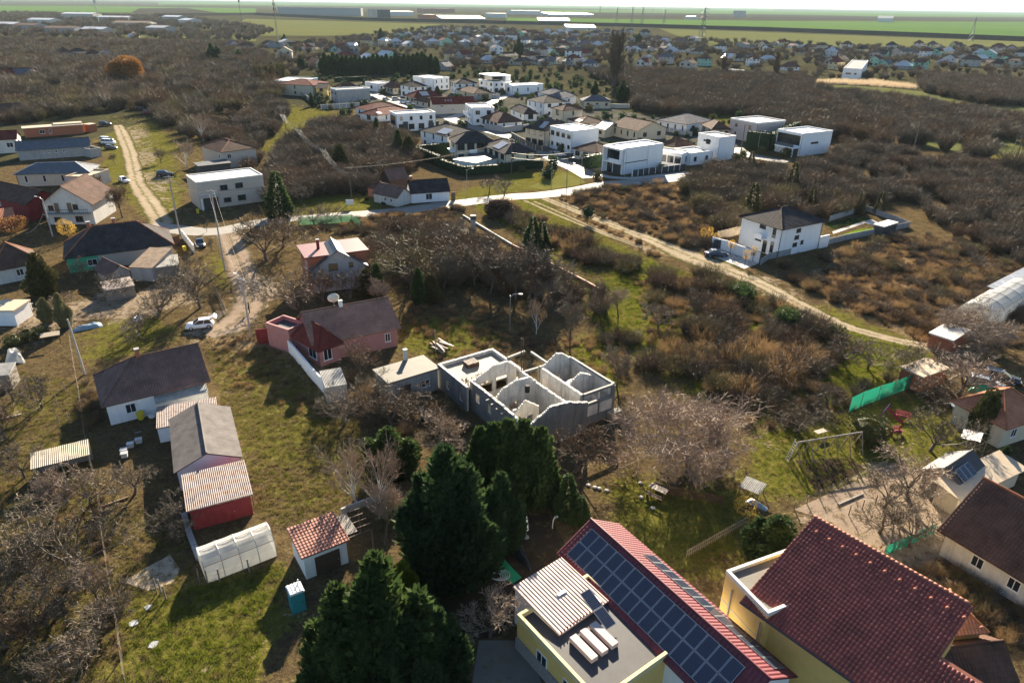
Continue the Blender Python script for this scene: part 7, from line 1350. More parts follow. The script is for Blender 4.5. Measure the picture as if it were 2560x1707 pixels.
TH = [
 ('thicket', 'brown leafless thicket behind the villas', FP((1340, 172), (1500, 168), (1860, 188), (1840, 250), (2010, 295), (1900, 325), (1690, 265), (1560, 268), (1470, 258), (1430, 200)), .11, (4.5, 7)),
 ('thicket', 'purple-brown thicket along the upper side of the pale lane', FP((2110, 175), (2400, 200), (2400, 248), (2250, 242), (2120, 212)), .1, (4.5, 7)),
 ('thicket', 'dark thicket along the lower side of the pale lane', FP((1760, 205), (1990, 226), (2400, 284), (2400, 326), (2200, 325), (1960, 300), (1830, 255)), .12, (4, 6.5)),
 ('thicket', 'dense purplish thicket on the right slope', FP((1940, 335), (2200, 372), (2400, 420), (2400, 650), (2220, 560), (2110, 478), (1900, 462), (1720, 420), (1560, 425), (1620, 388), (1900, 385)), .17, (2.0, 5.0)),
 ('scrub', 'rough brown scrub below the walled garden', FP((1950, 570), (2110, 530), (2240, 570), (2400, 660), (2400, 760), (2150, 775), (1930, 705), (1760, 620)), .28, (.7, 2.3)),
 ('scrub', 'reddish scrub between the road and dirt track', FP((1290, 445), (1480, 412), (1640, 470), (1640, 570), (1500, 570), (1380, 500)), .25, (.6, 2.2)),
 ('scrub', 'dark hedgerow scrub left of the dirt track', FP((1110, 468), (1180, 480), (1330, 552), (1470, 612), (1440, 638), (1300, 588), (1200, 530)), .32, (1.2, 3.4)),
 ('scrub', 'tall russet scrub in the middle right', FP((1500, 622), (1600, 625), (1760, 682), (1940, 790), (1900, 850), (1790, 880), (1560, 780), (1490, 700)), .2, (1.2, 3.8)),
 ('scrub', 'brown bramble mass around the walnut', FP((1390, 770), (1500, 765), (1800, 885), (1740, 990), (1620, 900), (1480, 850), (1400, 860)), .22, (1.0, 3.2)),
 ('thicket', 'young bare copse in the middle of the picture', FP((830, 545), (1000, 530), (1090, 560), (1200, 640), (1370, 690), (1385, 725), (1250, 700), (1100, 660), (900, 655), (840, 640)), .2, (2.0, 5.2)),
 ('scrub', 'rusty weeds below the roadside verge', FP((690, 525), (850, 485), (1060, 478), (1090, 540), (830, 548)), .5, (.8, 1.7)),
 ('shrubs', 'garden shrubs between the houses of the new quarter', FP((660, 185), (1000, 165), (1290, 170), (1500, 220), (1900, 260), (1900, 350), (1400, 420), (1000, 400), (900, 300), (720, 250)), .008, (1.2, 3.2)),
 ('mixed', 'brown saplings and brush right behind the white villa', FP((1560, 425), (1720, 430), (1900, 466), (1990, 482), (1900, 500), (1730, 492), (1660, 545)), .16, (2.5, 5.5)),
 ('wood', 'taller bare trees rising from the left woodland', FP((-20, 100), (560, 110), (640, 160), (640, 220), (440, 320), (345, 250), (-20, 280)), .004, (7, 11)),
 ('wood', 'taller bare trees rising from the right thickets', FP((1440, 190), (1860, 195), (2400, 300), (2400, 420), (1960, 340), (1830, 260)), .006, (6, 9)),
 ('mixed', 'wide brown woodland at the upper left', FP((-20, 92), (560, 102), (640, 150), (660, 210), (600, 260), (500, 255), (440, 330), (345, 250), (240, 262), (-20, 290)), .045, (2.5, 7.5)),
 ('thicket', 'brown woodland right of the lane', FP((430, 300), (650, 235), (660, 290), (600, 330), (590, 400), (660, 470), (640, 480), (600, 430), (470, 330)), .13, (2.2, 5.5)),
 ('thicket', 'dark thicket left of the new quarter', FP((730, 290), (880, 300), (960, 340), (960, 385), (890, 420), (820, 445), (680, 455), (620, 400), (640, 345)), .17, (2.2, 6)),
 ('wood', 'leafless garden trees all over the far village', FP((430, 130), (1000, 62), (1600, 92), (2400, 122), (2400, 185), (1700, 185), (1300, 165), (680, 172)), .003, (3.5, 7)),
 ('wood', 'trees among the farm halls at the upper left', FP((0, 30), (420, 40), (640, 70), (560, 100), (0, 90)), .0022, (6, 10)),
 ('scrub', 'tangled undergrowth in the garden below the slab garage', FP((770, 870), (870, 880), (1020, 950), (1080, 990), (960, 1010), (830, 960)), .5, (.8, 2.0)),
 ('scrub', 'shrubs along the wire fence of the left orchard', FP((185, 860), (215, 860), (270, 1320), (290, 1568), (240, 1568), (215, 1200)), .45, (.5, 1.3)),
 ('scrub', 'brushwood heap beside the big red roof', FP((2060, 1330), (2200, 1290), (2352, 1300), (2352, 1500), (2260, 1440), (2150, 1390)), .9, (.6, 1.4)),
 ('scrub', 'scrub between the gardens and dirt track', FP((1800, 890), (2000, 880), (2130, 830), (2200, 850), (2100, 900), (1950, 950), (1850, 970), (1740, 1000)), .22, (.8, 2.0)),
 ('weeds', 'tawny dead weeds over the right slope', FP((1850, 640), (2110, 540), (2400, 620), (2400, 790), (2150, 800), (1900, 690)), 1.0, (.5, 1.1)),
 ('weeds', 'dead weeds beside the road verge and tracks', FP((1280, 440), (1640, 420), (1680, 570), (1500, 590), (1280, 470)), .9, (.4, 1.0)),
 ('weeds', 'dead weeds in the middle right', FP((1450, 640), (1700, 640), (1980, 800), (1850, 900), (1500, 790)), .8, (.4, 1.0)),
 ('weeds', 'brown weeds below the pink house wall', FP((470, 770), (640, 770), (720, 850), (840, 960), (700, 950), (520, 880)), .7, (.25, .6)),
 ('weeds', 'weeds behind the ruin', FP((910, 700), (1130, 700), (1250, 780), (1440, 770), (1440, 930), (1320, 820), (1000, 830)), .7, (.3, .8)),
 ('weeds', 'dead weeds over the lower left orchard', FP((0, 1000), (220, 1180), (280, 1400), (280, 1568), (0, 1568)), .8, (.2, .5)),
 ('bright', 'patchy grass through the middle scrub', FP((1100, 470), (1500, 600), (1900, 720), (2150, 820), (1800, 1000), (1480, 860), (1380, 760), (1250, 600)), 1.3, (.9, 2.0)),
 ('grass', 'patchy grass in the left woodland clearings', FP((240, 270), (640, 230), (960, 300), (960, 380), (640, 470), (400, 460)), .3, (1.2, 2.4)),
 ('reeds', 'pale reed bed beside the far lane', [t03(300, 755), t03(700, 745), t03(1000, 750), t03(1340, 800), t03(1330, 820), t03(900, 790), t03(300, 765)], .5, (2.0, 3.2)),
 ('grass', 'grass of the field left of the conifers', COVER[0][2], 5.5, (.6, 1.4)), ('bright', 'lush grass of the bottom left lawn', COVER[1][2], 7.0, (.6, 1.4)), ('grass', 'rough grass of the left orchard', COVER[2][2], 4.5, (.6, 1.3)), ('bright', 'bright grass around the picnic table', COVER[3][2], 5.0, (.4, .9)), ('bright', 'green garden grass on the right', COVER[4][2], 4.0, (.5, 1.0)), ('bright', 'verge grass along the dirt track', COVER[5][2], 3.0, (.6, 1.3)), ('bright', 'verge grass by the road', COVER[6][2], 1.2, (.6, 1.4)), ('bright', 'grass behind the ruin', COVER[10][2], 2.0, (.6, 1.2)), ('bright', 'grass right of the ruin', COVER[11][2], 3.0, (.6, 1.2)),
 ('dry', 'dry grass tufts over the near ground', FP((0, 700), (2352, 700), (2352, 1568), (0, 1568)), .75, (.5, 1.2)), ('dry', 'dry grass tufts over the middle ground', FP((0, 480), (2352, 480), (2352, 700), (0, 700)), .35, (.8, 1.6)),
]
for i, (k, lab, px, dn, sz) in enumerate(TH):
    nm = {'thicket': 'thicket', 'scrub': 'scrub', 'weeds': 'dead_weeds', 'reeds': 'reed_bed', 'grass': 'grass', 'bright': 'grass', 'dry': 'dry_grass', 'wood': 'village_trees', 'mixed': 'woodland', 'shrubs': 'garden_shrubs'}[k]
    scatter(nm, lab, PR[k], sample(px, dn, sz, random.Random(500 + i), clump=.6 if k in ('scrub', 'thicket', 'mixed') else 0))
# ================================================================ vehicles
car('white hatchback with its tailgate open on the dirt lane', t10(1840, 1440), 200, 'hatch', 'carwhite', True)
car('black sedan parked at the street corner', t10(1840, 690), -62, 'sedan', 'carblack'); car('dark sedan parked at the villa drive', t12(1870, 785), 2, 'sedan', 'carblue')
car('dark estate car under the bare tree at the right edge', t23(2130, 360), -28, 'wagon', 'carblack'); car('silver-roofed estate car in front of the dark one', t23(1990, 420), -28, 'wagon', 'carsilver')
car('dark SUV parked beside the tiny brick hut', t00(970, 1155), 0, 'suv', 'carblack'); car('white van at the end of the stable, farther one', t00(985, 1305), -12, 'van', 'carwhite'); car('white van at the end of the stable, nearer one', t00(1000, 1325), -10, 'van', 'carwhite'); car('dark hatchback in front of the white vans', t00(1020, 1370), -5, 'hatch', 'carblue')
car('white car half hidden by the lane tree', t10(1140, 105), -40, 'hatch', 'carwhite'); car('dark car in the shade by the grey flat house', t10(1520, 50), 10, 'suv', 'carblack')
for i, (q, rz, k, pt, lab) in enumerate(((NA(1410, 500), 30, 'suv', 'carblue', 'dark car at the far end of the quarter street'), (NA(1600, 510), 40, 'hatch', 'carsilver', 'silver car in the quarter street by the round tree'), (NA(1740, 510), 20, 'suv', 'carsilver', 'pale car parked near the red hip roof'), (NA(1850, 545), 10, 'suv', 'carwhite', 'white car parked below the red hip roof'), (NA(1940, 575), 10, 'hatch', 'carwhite', 'white car lowest in the parked group'), (NB(2230, 1300), 20, 'suv', 'carsilver', 'silver car by the pillar fence gate'), (NC(60, 1070), 30, 'suv', 'carblack', 'dark car at the palazzo house gate'), (NC(950, 1290), 40, 'suv', 'carblack', 'black car in the corner villa garage'))): car(lab, q, rz, k, pt)
car('car wreck rusting at the lane end, left one', t00(1300, 1010), 10, 'hatch', 'carblack'); car('red-brown car wreck at the lane end', t00(1350, 1045), -15, 'hatch', 'carred')
# ================================================================ poles, lamps and wires
pole('tall pale utility pole at the street corner', t10(2065, 915), 15.0, 'concrete', 1, rz=.4); pole('ladder-like lattice pole behind the old house', t10(1655, 590), 12.5, 'steel', 2, rz=.1, r=.2)
pole('concrete lamp pole beside the dirt lane', t10(2305, 1540), 9.5, 'concrete', 1, True, rz=2.6); pole('concrete pole with hanging cable left of the white gabled house', t10(485, 605), 8.0, 'concrete', 0, True, rz=3.0)
pole('leaning wooden pole in the orchard by the tiled house', t20(780, 300), 8.0, 'concrete', 0, lean=(-.2, 0)); pole('wooden utility pole by the white roadside sign', t11(880, 280), 8.5, 'wood', 1, rz=.3)
pole('wooden utility pole in front of the villa hedge', NB(1560, 1540), 10, 'wood', 2, rz=.3); pole('slim street lamp on the hedge verge', t11(1938, 240), 7, 'steel', 0, True, r=.08, name='street_lamp'); pole('slim street lamp on the corner verge left', t12(360, 165), 7, 'steel', 0, True, r=.08, name='street_lamp'); pole('slim street lamp on the corner verge centre', t12(502, 225), 8, 'steel', 0, True, r=.08, name='street_lamp'); pole('slim street lamp on the corner verge right', t12(632, 115), 7, 'steel', 0, True, r=.08, name='street_lamp')
pole('wooden pole standing in the right thicket', t03(1330, 1400), 12, 'wood', 1, r=.25); pole('leaning A-frame pole at the right clearing', t03(2200, 1490), 9, 'wood', 0, lean=(1.0, 0), r=.14); pole('second leg pole of the clearing A-frame', t03(2280, 1500), 9, 'wood', 0, lean=(-.9, 0), r=.14)
pole('street lamp beside the pink-grey villa hedge', ND(1085, 830), 6.5, 'steel', 0, True, r=.08, name='street_lamp'); pole('dark utility pole beside the white cube house', ND(840, 930), 11, 'wood', 1, r=.2); pole('grey post standing alone behind the ruin patio', t21(1650, 100), 3.5, 'concrete', 0, r=.06); pole('street lamp by the corner villa front', NC(1020, 1370), 7.5, 'steel', 0, False, r=.07, name='street_lamp'); pole('lamp post by the cream pillar fence', NC(205, 1400), 6, 'steel', 0, True, r=.07, name='street_lamp'); pole('thin curved lamp post behind the copse', t11(2330, 1480), 6, 'steel', 0, True, r=.06, name='street_lamp')
pole('wooden pole in the left woods beside the clearing', NA(415, 1180), 8, 'wood', 1); pole('wooden pole at the first bend of the wires', NA(200, 950), 9, 'wood', 1)
WP = [G(NA(140, 710), 8), G(NA(365, 922), 8), G(NA(712, 1200), 8), G(t11(835, 25), 8.3)]
for k in range(4):
    off = Vector((.45 * k - .7, 0, 0)); cable('%s of the four sunlit power lines above the left thicket' % ['leftmost', 'second from left', 'third from left', 'rightmost'][k], [p + off for p in WP], 1.2, .02, 'steel', 'sunlit power lines')
cable('sagging cable hanging from the lamp pole at left', [G(t10(400, 380), 6.5), G(t10(230, 575), 2.5)], 1.0, .03, 'poleconc'); 
cable('pale insulated cable over the left woods', [G(t00(1180, 715), 9), G(t00(1360, 755), 9)], 1.5, .05, 'poleconc')
for k in range(2): cable('%s power line crossing in front of the black-roofed villa' % ['upper', 'lower'][k], [G(NB(1560, 1240 + 70 * k), 9 - k), G(NB(2350, 1245 + 80 * k), 9 - k)], .6, .025, 'steel')
PT = [G(t10(2065, 915)) + Vector((0, 0, 14.8)), G(t10(1655, 590)) + Vector((0, 0, 12.2)), G(t10(2305, 1540)) + Vector((0, 0, 9.2)), G(t11(880, 280)) + Vector((0, 0, 8.3)), G(NB(1560, 1540)) + Vector((0, 0, 9.6))]
for k, (a, c, lab) in enumerate(((0, 1, 'from the tall corner pole to the lattice pole'), (0, 2, 'from the tall corner pole to the lane lamp pole'), (0, 3, 'from the tall corner pole to the roadside sign pole'), (3, 4, 'from the roadside sign pole to the hedge pole'))):
    for s_ in (-.5, .5): cable('%s street cable %s' % ('left' if s_ < 0 else 'right', lab), [PT[a] + Vector((s_, 0, 0)), PT[c] + Vector((s_, 0, 0))], 1.2, .018, 'polewood', 'street cables')
# ================================================================ polytunnels
def tunnel(label, A, B, w, h, rings=6, name='polytunnel', seg=10):
    a, b_ = G(A), G(B); d = b_ - a; Ln = d.length; rz = math.atan2(d.y, d.x); t = thing(name, label, 'greenhouse', a, rz); arc = [(w / 2 - w / 2 * math.cos(math.pi * i / seg), h * math.sin(math.pi * i / seg) ** .75) for i in range(seg + 1)]
    rnd2 = random.Random(len(label))
    for k in range(rings - 1):
        s = MB(); x0, x1 = Ln * k / (rings - 1), Ln * (k + 1) / (rings - 1); m = 4
        for j in range(m):
            u0, u1 = x0 + (x1 - x0) * j / m, x0 + (x1 - x0) * (j + 1) / m; g0, g1 = 1 - .025 * math.sin(math.pi * j / m), 1 - .025 * math.sin(math.pi * (j + 1) / m)
            for (y0, z0), (y1, z1) in zip(arc, arc[1:]): s.face([(u0, y0, z0 * g0), (u1, y0, z0 * g1), (u1, y1, z1 * g1), (u0, y1, z1 * g0)])
        s.build('plastic_sheet', 'film', t, True)
    for k in range(rings): MB().tube([(Ln * k / (rings - 1), y, z + .015) for y, z in arc], .03, 5).build('hoop', 'steel', t)
    for y, z in (arc[2], arc[5], arc[8]): MB().tube([(0, y, z + .02), (Ln, y, z + .02)], .02, 4).build('purlin', 'rust', t)
    for x in (0, Ln): s = MB(); s.face([(x, y, z) for y, z in arc]); s.build('end_sheet', 'film', t)
    block([(a + Matrix.Rotation(rz, 3, 'Z') @ Vector(p))[:2] for p in ((0, 0, 0), (Ln, 0, 0), (Ln, w, 0), (0, w, 0))]); return t
tunnel('translucent plastic polytunnel in the lower left garden', t30(1905, 655), t31(195, 400), 3.4, 2.3, 5); tunnel('long pale plastic polytunnel at the right edge above the track', t13(2080, 1450), t13(2480, 1190), 6.0, 3.2, 6); tunnel('small white polytunnel in the right village', t02(1975, 680), t02(2105, 690), 7, 3.5, 4)
# ================================================================ fences and posts
wire_fence('rusty wire fence with leaning posts down the left orchard', [t20(650, 0), t20(690, 260), t20(740, 520), t20(790, 900), t20(850, 1200), t20(920, 1430), t30(940, 160), t30(1000, 560), t30(1090, 1080), t30(1160, 1600)], 1.4, 3.2, 'wood'); wire_fence('wire fence continuing from the white wall into the dark garden', [t21(640, 490), t21(760, 640), t21(900, 810)], 1.5, 2.4, 'rust'); wire_fence('rusty fence along the white yard building and field', [t20(2020, 640), t20(2120, 850), t20(2220, 1060), t20(2260, 1280), t20(2330, 1500)], 1.3, 2.6, 'rust')
wire_fence('wooden stake fence in front of the polytunnel', [t30(1480, 740), t30(1525, 800), t30(1910, 660), t30(2020, 640), t30(2290, 550)], 1.5, 4.0, 'woodgrey', r=.07); wire_fence('green mesh net fence strung across the right garden', [t23(735, 655), t23(845, 600), t23(1000, 540), t23(1140, 490), t23(1260, 440), t23(1385, 395)], 2.2, 2.4, 'woodgrey', 'greennet', 'net_fence'); wire_fence('green mesh panel fence beside the road', [t11(400, 500), t11(600, 490), t11(880, 470), t11(960, 520)], 1.8, 2.6, 'teal', 'netdull', 'mesh_fence')
wire_fence('fence dividing the dirt yard from the gardens', [t23(240, 1540), t23(580, 1380), t23(820, 1270), t23(1080, 1150)], 1.0, 2.2, 'woodgrey', r=.06); wire_fence('dark netting fence through the hen yard', [t23(740, 1590), t23(1100, 1450), t23(1330, 1320)], 1.2, 2.2, 'darkwood', None); wire_fence('slack green netting along the hen yard edge', [t33(1060, 400), t33(1300, 300), t33(1520, 190)], 1.2, 2.2, 'woodgrey', 'greennet', 'net_fence', wires=1)
panel_fence('low white kerb wall beside the red shed', [t30(1690, 20), t30(1740, 200), t30(1830, 440)], .35, 2.0, 'concrete', 'concrete', .5, 'kerb_wall', 'wall', posts=False); panel_fence('low wall behind the birches at the field edge', [t21(780, 1590), t21(1010, 1500), t21(1290, 1390)], .8, 2.0, 'concrete', 'concrete', .2, 'low_wall', 'wall', posts=False); panel_fence('long stone kerb wall left of the copse track', [t12(0, 700), t12(350, 870), t12(680, 1040), t12(820, 1120)], .7, 3.0, 'brickwall', 'brickwall', .25, 'low_wall', 'wall', posts=False); panel_fence('second kerb wall running beside the first in the copse', [t12(20, 800), t12(220, 900), t12(400, 1010)], .4, 3.0, 'concrete', 'concrete', .2, 'low_wall', 'wall', posts=False); panel_fence('straight pale kerb from the road to the copse', [t11(1900, 420), t11(2100, 540), t11(2350, 690)], .5, 3.0, 'concrete', 'concrete', .25, 'low_wall', 'wall', posts=False)
panel_fence('white street-side wall of the old house yard', [t10(1680, 620), t10(1790, 760)], 1.8, 2.0, 'white', 'white', .2, 'yard_wall', 'wall'); panel_fence('rusty steel yard gate beside the old house', [t10(1590, 690), t10(1660, 670)], 1.9, 1.5, 'rust', 'rust', .05, 'yard_gate', 'gate')
def pickets(label, A, B, h=1.1, step=.14, mat='darkwood'):
    a, b_ = G(A), G(B); d = b_ - a; t = thing('picket_fence', label, 'fence', a, math.atan2(d.y, d.x)); Ln = d.length; me = cached(('pk', h, mat), lambda: MB().box(-.045, -.012, .05, .045, .012, h).mesh('picket', mat))
    for k in range(int(Ln / step)): link('picket', me, t, (k * step, 0, 0))
    for z in (.3, h - .25): MB().box(0, .014, z, Ln, .05, z + .08).build('rail', mat, t)
pickets('dark picket fence under the walnut branches', t22(1420, 1400), t22(1950, 1500)); pickets('rough picket fence by the lane below the pole', t10(1990, 1130), t10(2080, 1330), 1.3, .2, 'woodgrey'); pickets('weathered plank fence beside the solar house garden', t32(1600, 420), t32(2150, 110), 1.0, .3, 'woodgrey'); pickets('dark slat hurdle at the left yard lane', t10(180, 1300), t10(320, 1280), 1.4, .16, 'whitepaint')
for i, (q, h) in enumerate(((t20(530, 590), 1.6), (t20(550, 770), 1.5), (t20(640, 760), 1.6), (t20(600, 460), 1.4), (t30(480, 320), 1.4), (t30(250, 370), 1.4), (t30(1440, 740), 1.6), (t30(1830, 640), 1.5), (t30(60, 210), 1.3), (t31(60, -150), 1.5))): o = MB().tube([(0, 0, -.1), (.05, 0, h)], .05, 6).build('stake', 'woodgrey', None, False, G(q)); tag(o, '%s of the grey garden stakes counted from the tiled house down' % ORD[i], 'post', 'garden stakes')
# ================================================================ yard things
p = G(t31(345, 945)); po = thing('portable_toilet', 'teal portable toilet with white roof beside the white shed', 'toilet', p, D2R(33)); MB().box(0, 0, .05, 1.1, 1.1, 2.05).build('cabin', 'teal', po); b = MB(); b.prism([(-.05, -.05), (1.15, -.05), (1.15, 1.15), (-.05, 1.15)], 2.05, 2.16)
for k in range(4): b.box(.02 + k * .28, -.03, 2.16, .2 + k * .28, 1.13, 2.25)
b.build('roof', 'toiletroof', po); d_ = MB().box(.12, -.03, .15, .98, .0, 1.95).build('door', 'teal', po); MB().box(.82, -.06, 1.0, .9, -.03, 1.12).build('handle', 'darkgrey', d_)
for k in range(5): MB().box(-.02, .1, .3 + k * .35, .0, 1.0, .38 + k * .35).build('wall_rib', 'teal', po)
MB().tube([(.95, .95, 2.05), (.95, .95, 2.6)], .05, 8).build('vent_pipe', 'toiletroof', po); MB().box(-.03, -.03, -.05, 1.13, 1.13, .06).build('base', 'darkgrey', po)
def table(label, q, rz, L=1.9, W=.85, bench=True):
    t = thing('picnic_table', label, 'table', G(q), D2R(rz))
    for k in range(6): MB().box(-L / 2, -W / 2 + k * W / 6 + .01, .72, L / 2, -W / 2 + (k + 1) * W / 6 - .01, .77).build('top_plank', 'woodpale', t)
    for sx in (-1, 1):
        for sy in (-1, 1): MB().tube([(sx * (L / 2 - .2), sy * .3, 0), (sx * (L / 2 - .2), sy * .2, .72)], .045, 5).build('leg', 'wood', t)
    for s in (-1, 1):
        if bench:
            bn = thing('garden_bench', 'slatted bench on the %s side of the %s' % ('far' if s > 0 else 'near', label.split(' ', 1)[0] + ' picnic table'), 'bench', G(q) + Matrix.Rotation(D2R(rz), 3, 'Z') @ Vector((0, s * 1.0, 0)), D2R(rz))
            for k in range(3): MB().box(-L / 2, -.2 + k * .14, .43, L / 2, -.09 + k * .14, .47).build('slat', 'darkwood', bn)
            for sx in (-.7, .7): MB().box(sx - .04, -.18, 0, sx + .04, .18, .43).build('leg', 'darkwood', bn)
            for k in range(2): MB().box(-L / 2, s * .26 - .02, .6 + k * .18, L / 2, s * .26 + .02, .72 + k * .18).build('back_slat', 'darkwood', bn)
table('pale picnic table under the walnut edge', t22(1340, 1400), -38); table('wooden picnic table in the green right garden', t23(470, 870), 25, 1.5, .7, False)
def bench(label, q, rz, mat='redpaint', L=1.6):
    t = thing('garden_bench', label, 'bench', G(q), D2R(rz))
    for k in range(3): MB().box(-L / 2, -.22 + k * .15, .42, L / 2, -.1 + k * .15, .46).build('slat', mat, t)
    for k in range(3): MB().box(-L / 2, .24, .55 + k * .16, L / 2, .28, .66 + k * .16).build('back_slat', mat, t)
    for sx in (-L / 2 + .15, L / 2 - .15): MB().box(sx - .03, -.2, 0, sx + .03, .27, .42).build('leg', mat, t); MB().box(sx - .03, .2, .42, sx + .03, .28, 1.0).build('back_post', mat, t)
bench('red garden bench with its back to the house', t23(1170, 850), 18); bench('red garden bench nearer the green net', t23(1230, 710), -30)
sw = thing('climbing_frame', 'long grey timber climbing frame with pole legs in the right garden', 'play frame', G(t23(230, 1090)), 0); e0, e1 = G(t23(245, 1090)), G(t23(820, 1000)); dd_ = e1 - e0; ux = dd_.normalized(); sw.location = e0; sw.rotation_euler = (0, 0, math.atan2(ux.y, ux.x)); Ls = dd_.length
MB().tube([(0, 0, 2.4), (Ls, 0, 2.5)], .09, 7).build('top_beam', 'woodgrey', sw)
for k in range(6): x = Ls * k / 5; MB().tube([(x, -.9, 0), (x, 0, 2.4)], .06, 6).build('leg', 'woodgrey', sw); MB().tube([(x, .9, 0), (x, 0, 2.4)], .06, 6).build('leg', 'woodgrey', sw)
ld = thing('ladder', 'white rung ladder leaning at the left end of the climbing frame', 'ladder', e0 + Vector((-.5, 0, 0)), math.atan2(ux.y, ux.x))
for y in (-.25, .25): MB().tube([(-.5, y, 0), (.3, y, 2.6)], .03, 6).build('rail', 'whitepaint', ld)
for k in range(8): u = (k + .7) / 8.5; MB().tube([(-.5 + .8 * u, -.25, 2.6 * u), (-.5 + .8 * u, .25, 2.6 * u)], .022, 5).build('rung', 'whitepaint', ld)
sl = thing('toy_slide', 'purple and red toy slide near the green net', 'slide', G(t23(1080, 700)), D2R(-40)); b = MB()
for i in range(6): u0, u1 = i / 6, (i + 1) / 6; f_ = lambda u: (u * 1.9, 1.25 * (1 - u) ** 1.4 + .12); (x0, z0), (x1, z1) = f_(u0), f_(u1); b.face([(x0, -.25, z0), (x1, -.25, z1), (x1, .25, z1), (x0, .25, z0)]); b.face([(x0, -.25, z0), (x1, -.25, z1), (x1, -.27, z1 + .15), (x0, -.27, z0 + .15)]); b.face([(x0, .25, z0), (x1, .25, z1), (x1, .27, z1 + .15), (x0, .27, z0 + .15)])
b.build('chute', 'redpaint', sl)
for y in (-.25, .25): MB().tube([(-.6, y, 0), (0, y, 1.9)], .04, 6).build('side_rail', 'purple', sl)
for k in range(4): MB().tube([(-.5 + .12 * k, -.25, .3 + .35 * k), (-.5 + .12 * k, .25, .3 + .35 * k)], .03, 5).build('step', 'purple', sl)
tr = thing('trampoline', 'round grey garden trampoline beside the brown conifer', 'trampoline', G(t23(1810, 640))); MB().lathe([(0, .72), (1.45, .72)], 24).build('mat', 'rubber', tr); MB().lathe([(1.45, .73), (1.7, .74), (1.75, .66), (1.7, .7), (1.45, .7)], 24).build('rim_pad', 'tarpblue', tr)
for k in range(6): w = k * 1.047; MB().tube([(1.65 * math.cos(w), 1.65 * math.sin(w), 0), (1.65 * math.cos(w), 1.65 * math.sin(w), .7)], .035, 6).build('leg', 'steel', tr)
ws = MB(); rnd = random.Random(3)
for i in range(6):
    for j in range(5): f_ = lambda i, j: Vector((i * .32, .08 * math.sin(i * 1.7 + j), 1.2 + j * .24 - .03 * math.sin(i))); ws.face([f_(i, j), f_(i + 1, j), f_(i + 1, j + 1), f_(i, j + 1)])
hs = thing('hanging_sheet', 'white cloth sheet hanging on a line in the right garden', 'sheet', G(t23(1740, 960)), D2R(-28)); ws.build('cloth', 'sheet', hs); MB().tube([(-.6, 0, 0), (-.6, 0, 2.5)], .04, 6).build('post', 'woodgrey', hs); MB().tube([(2.5, 0, 0), (2.5, 0, 2.5)], .04, 6).build('post', 'woodgrey', hs); MB().tube([(-.6, 0, 2.45), (2.5, 0, 2.45)], .012, 4).build('line', 'steel', hs)
sd = thing('satellite_dish', 'big white satellite dish by the lattice-panel shed', 'satellite dish', G(t23(1640, 1400)), D2R(-30)); o = MB().lathe([(0, 0), (.5, .06), (.85, .2), (1.05, .38), (1.03, .39), (.5, .08), (0, .03)], 20).build('reflector', 'offwhite', sd, True, (0, 0, 1.5)); o.rotation_euler = (D2R(-35), 0, 0); MB().tube([(0, 0, 0), (0, 0, 1.5)], .05, 6).build('mount', 'steel', sd)
cs = thing('roof_sheet_stack', 'pale corrugated sheets laid over a frame beside the walnut', 'sheet stack', G(t22(2190, 1390)), D2R(-40))
for k in range(3): s = MB(); slope(s, (-1 + k * .72, -.9, .9 + .02 * k), (-.3 + k * .72, -.9, .9 + .02 * k), (-1 + k * .72, .9, 1.2 + .02 * k), (-.3 + k * .72, .9, 1.2 + .02 * k), None, thick=.02); s.build('corrugated_sheet', 'corr', cs)
for x, y in ((-.9, -.8), (1.0, -.8), (-.9, .8), (1.0, .8)): MB().tube([(x, y, 0), (x, y, .95)], .05, 5).build('leg', 'wood', cs)
def tarp(label, qs, mat, z=.35, name='tarpaulin', seed=1, cat='tarpaulin'):
    rnd2 = random.Random(seed); P = [G(q) for q in qs]; o = P[0].copy(); n = 8; b = MB(); hgt_ = {}
    def at(i, j): 
        if (i, j) not in hgt_: e = math.sin(math.pi * i / n) * math.sin(math.pi * j / n); hgt_[i, j] = z * (.25 + .75 * min(1, e * 2)) * rnd2.uniform(.75, 1.15) if 0 < i < n and 0 < j < n else .03
        u, v = i / n, j / n; p = (P[0] * (1 - u) + P[1] * u) * (1 - v) + (P[3] * (1 - u) + P[2] * u) * v - o; return Vector((p.x, p.y, hgt_[i, j]))
    for i in range(n):
        for j in range(n): b.face([at(i, j), at(i + 1, j), at(i + 1, j + 1), at(i, j + 1)])
    ob = b.build(name, mat, None, False, o); block([p[:2] for p in P]); return tag(ob, label, cat)
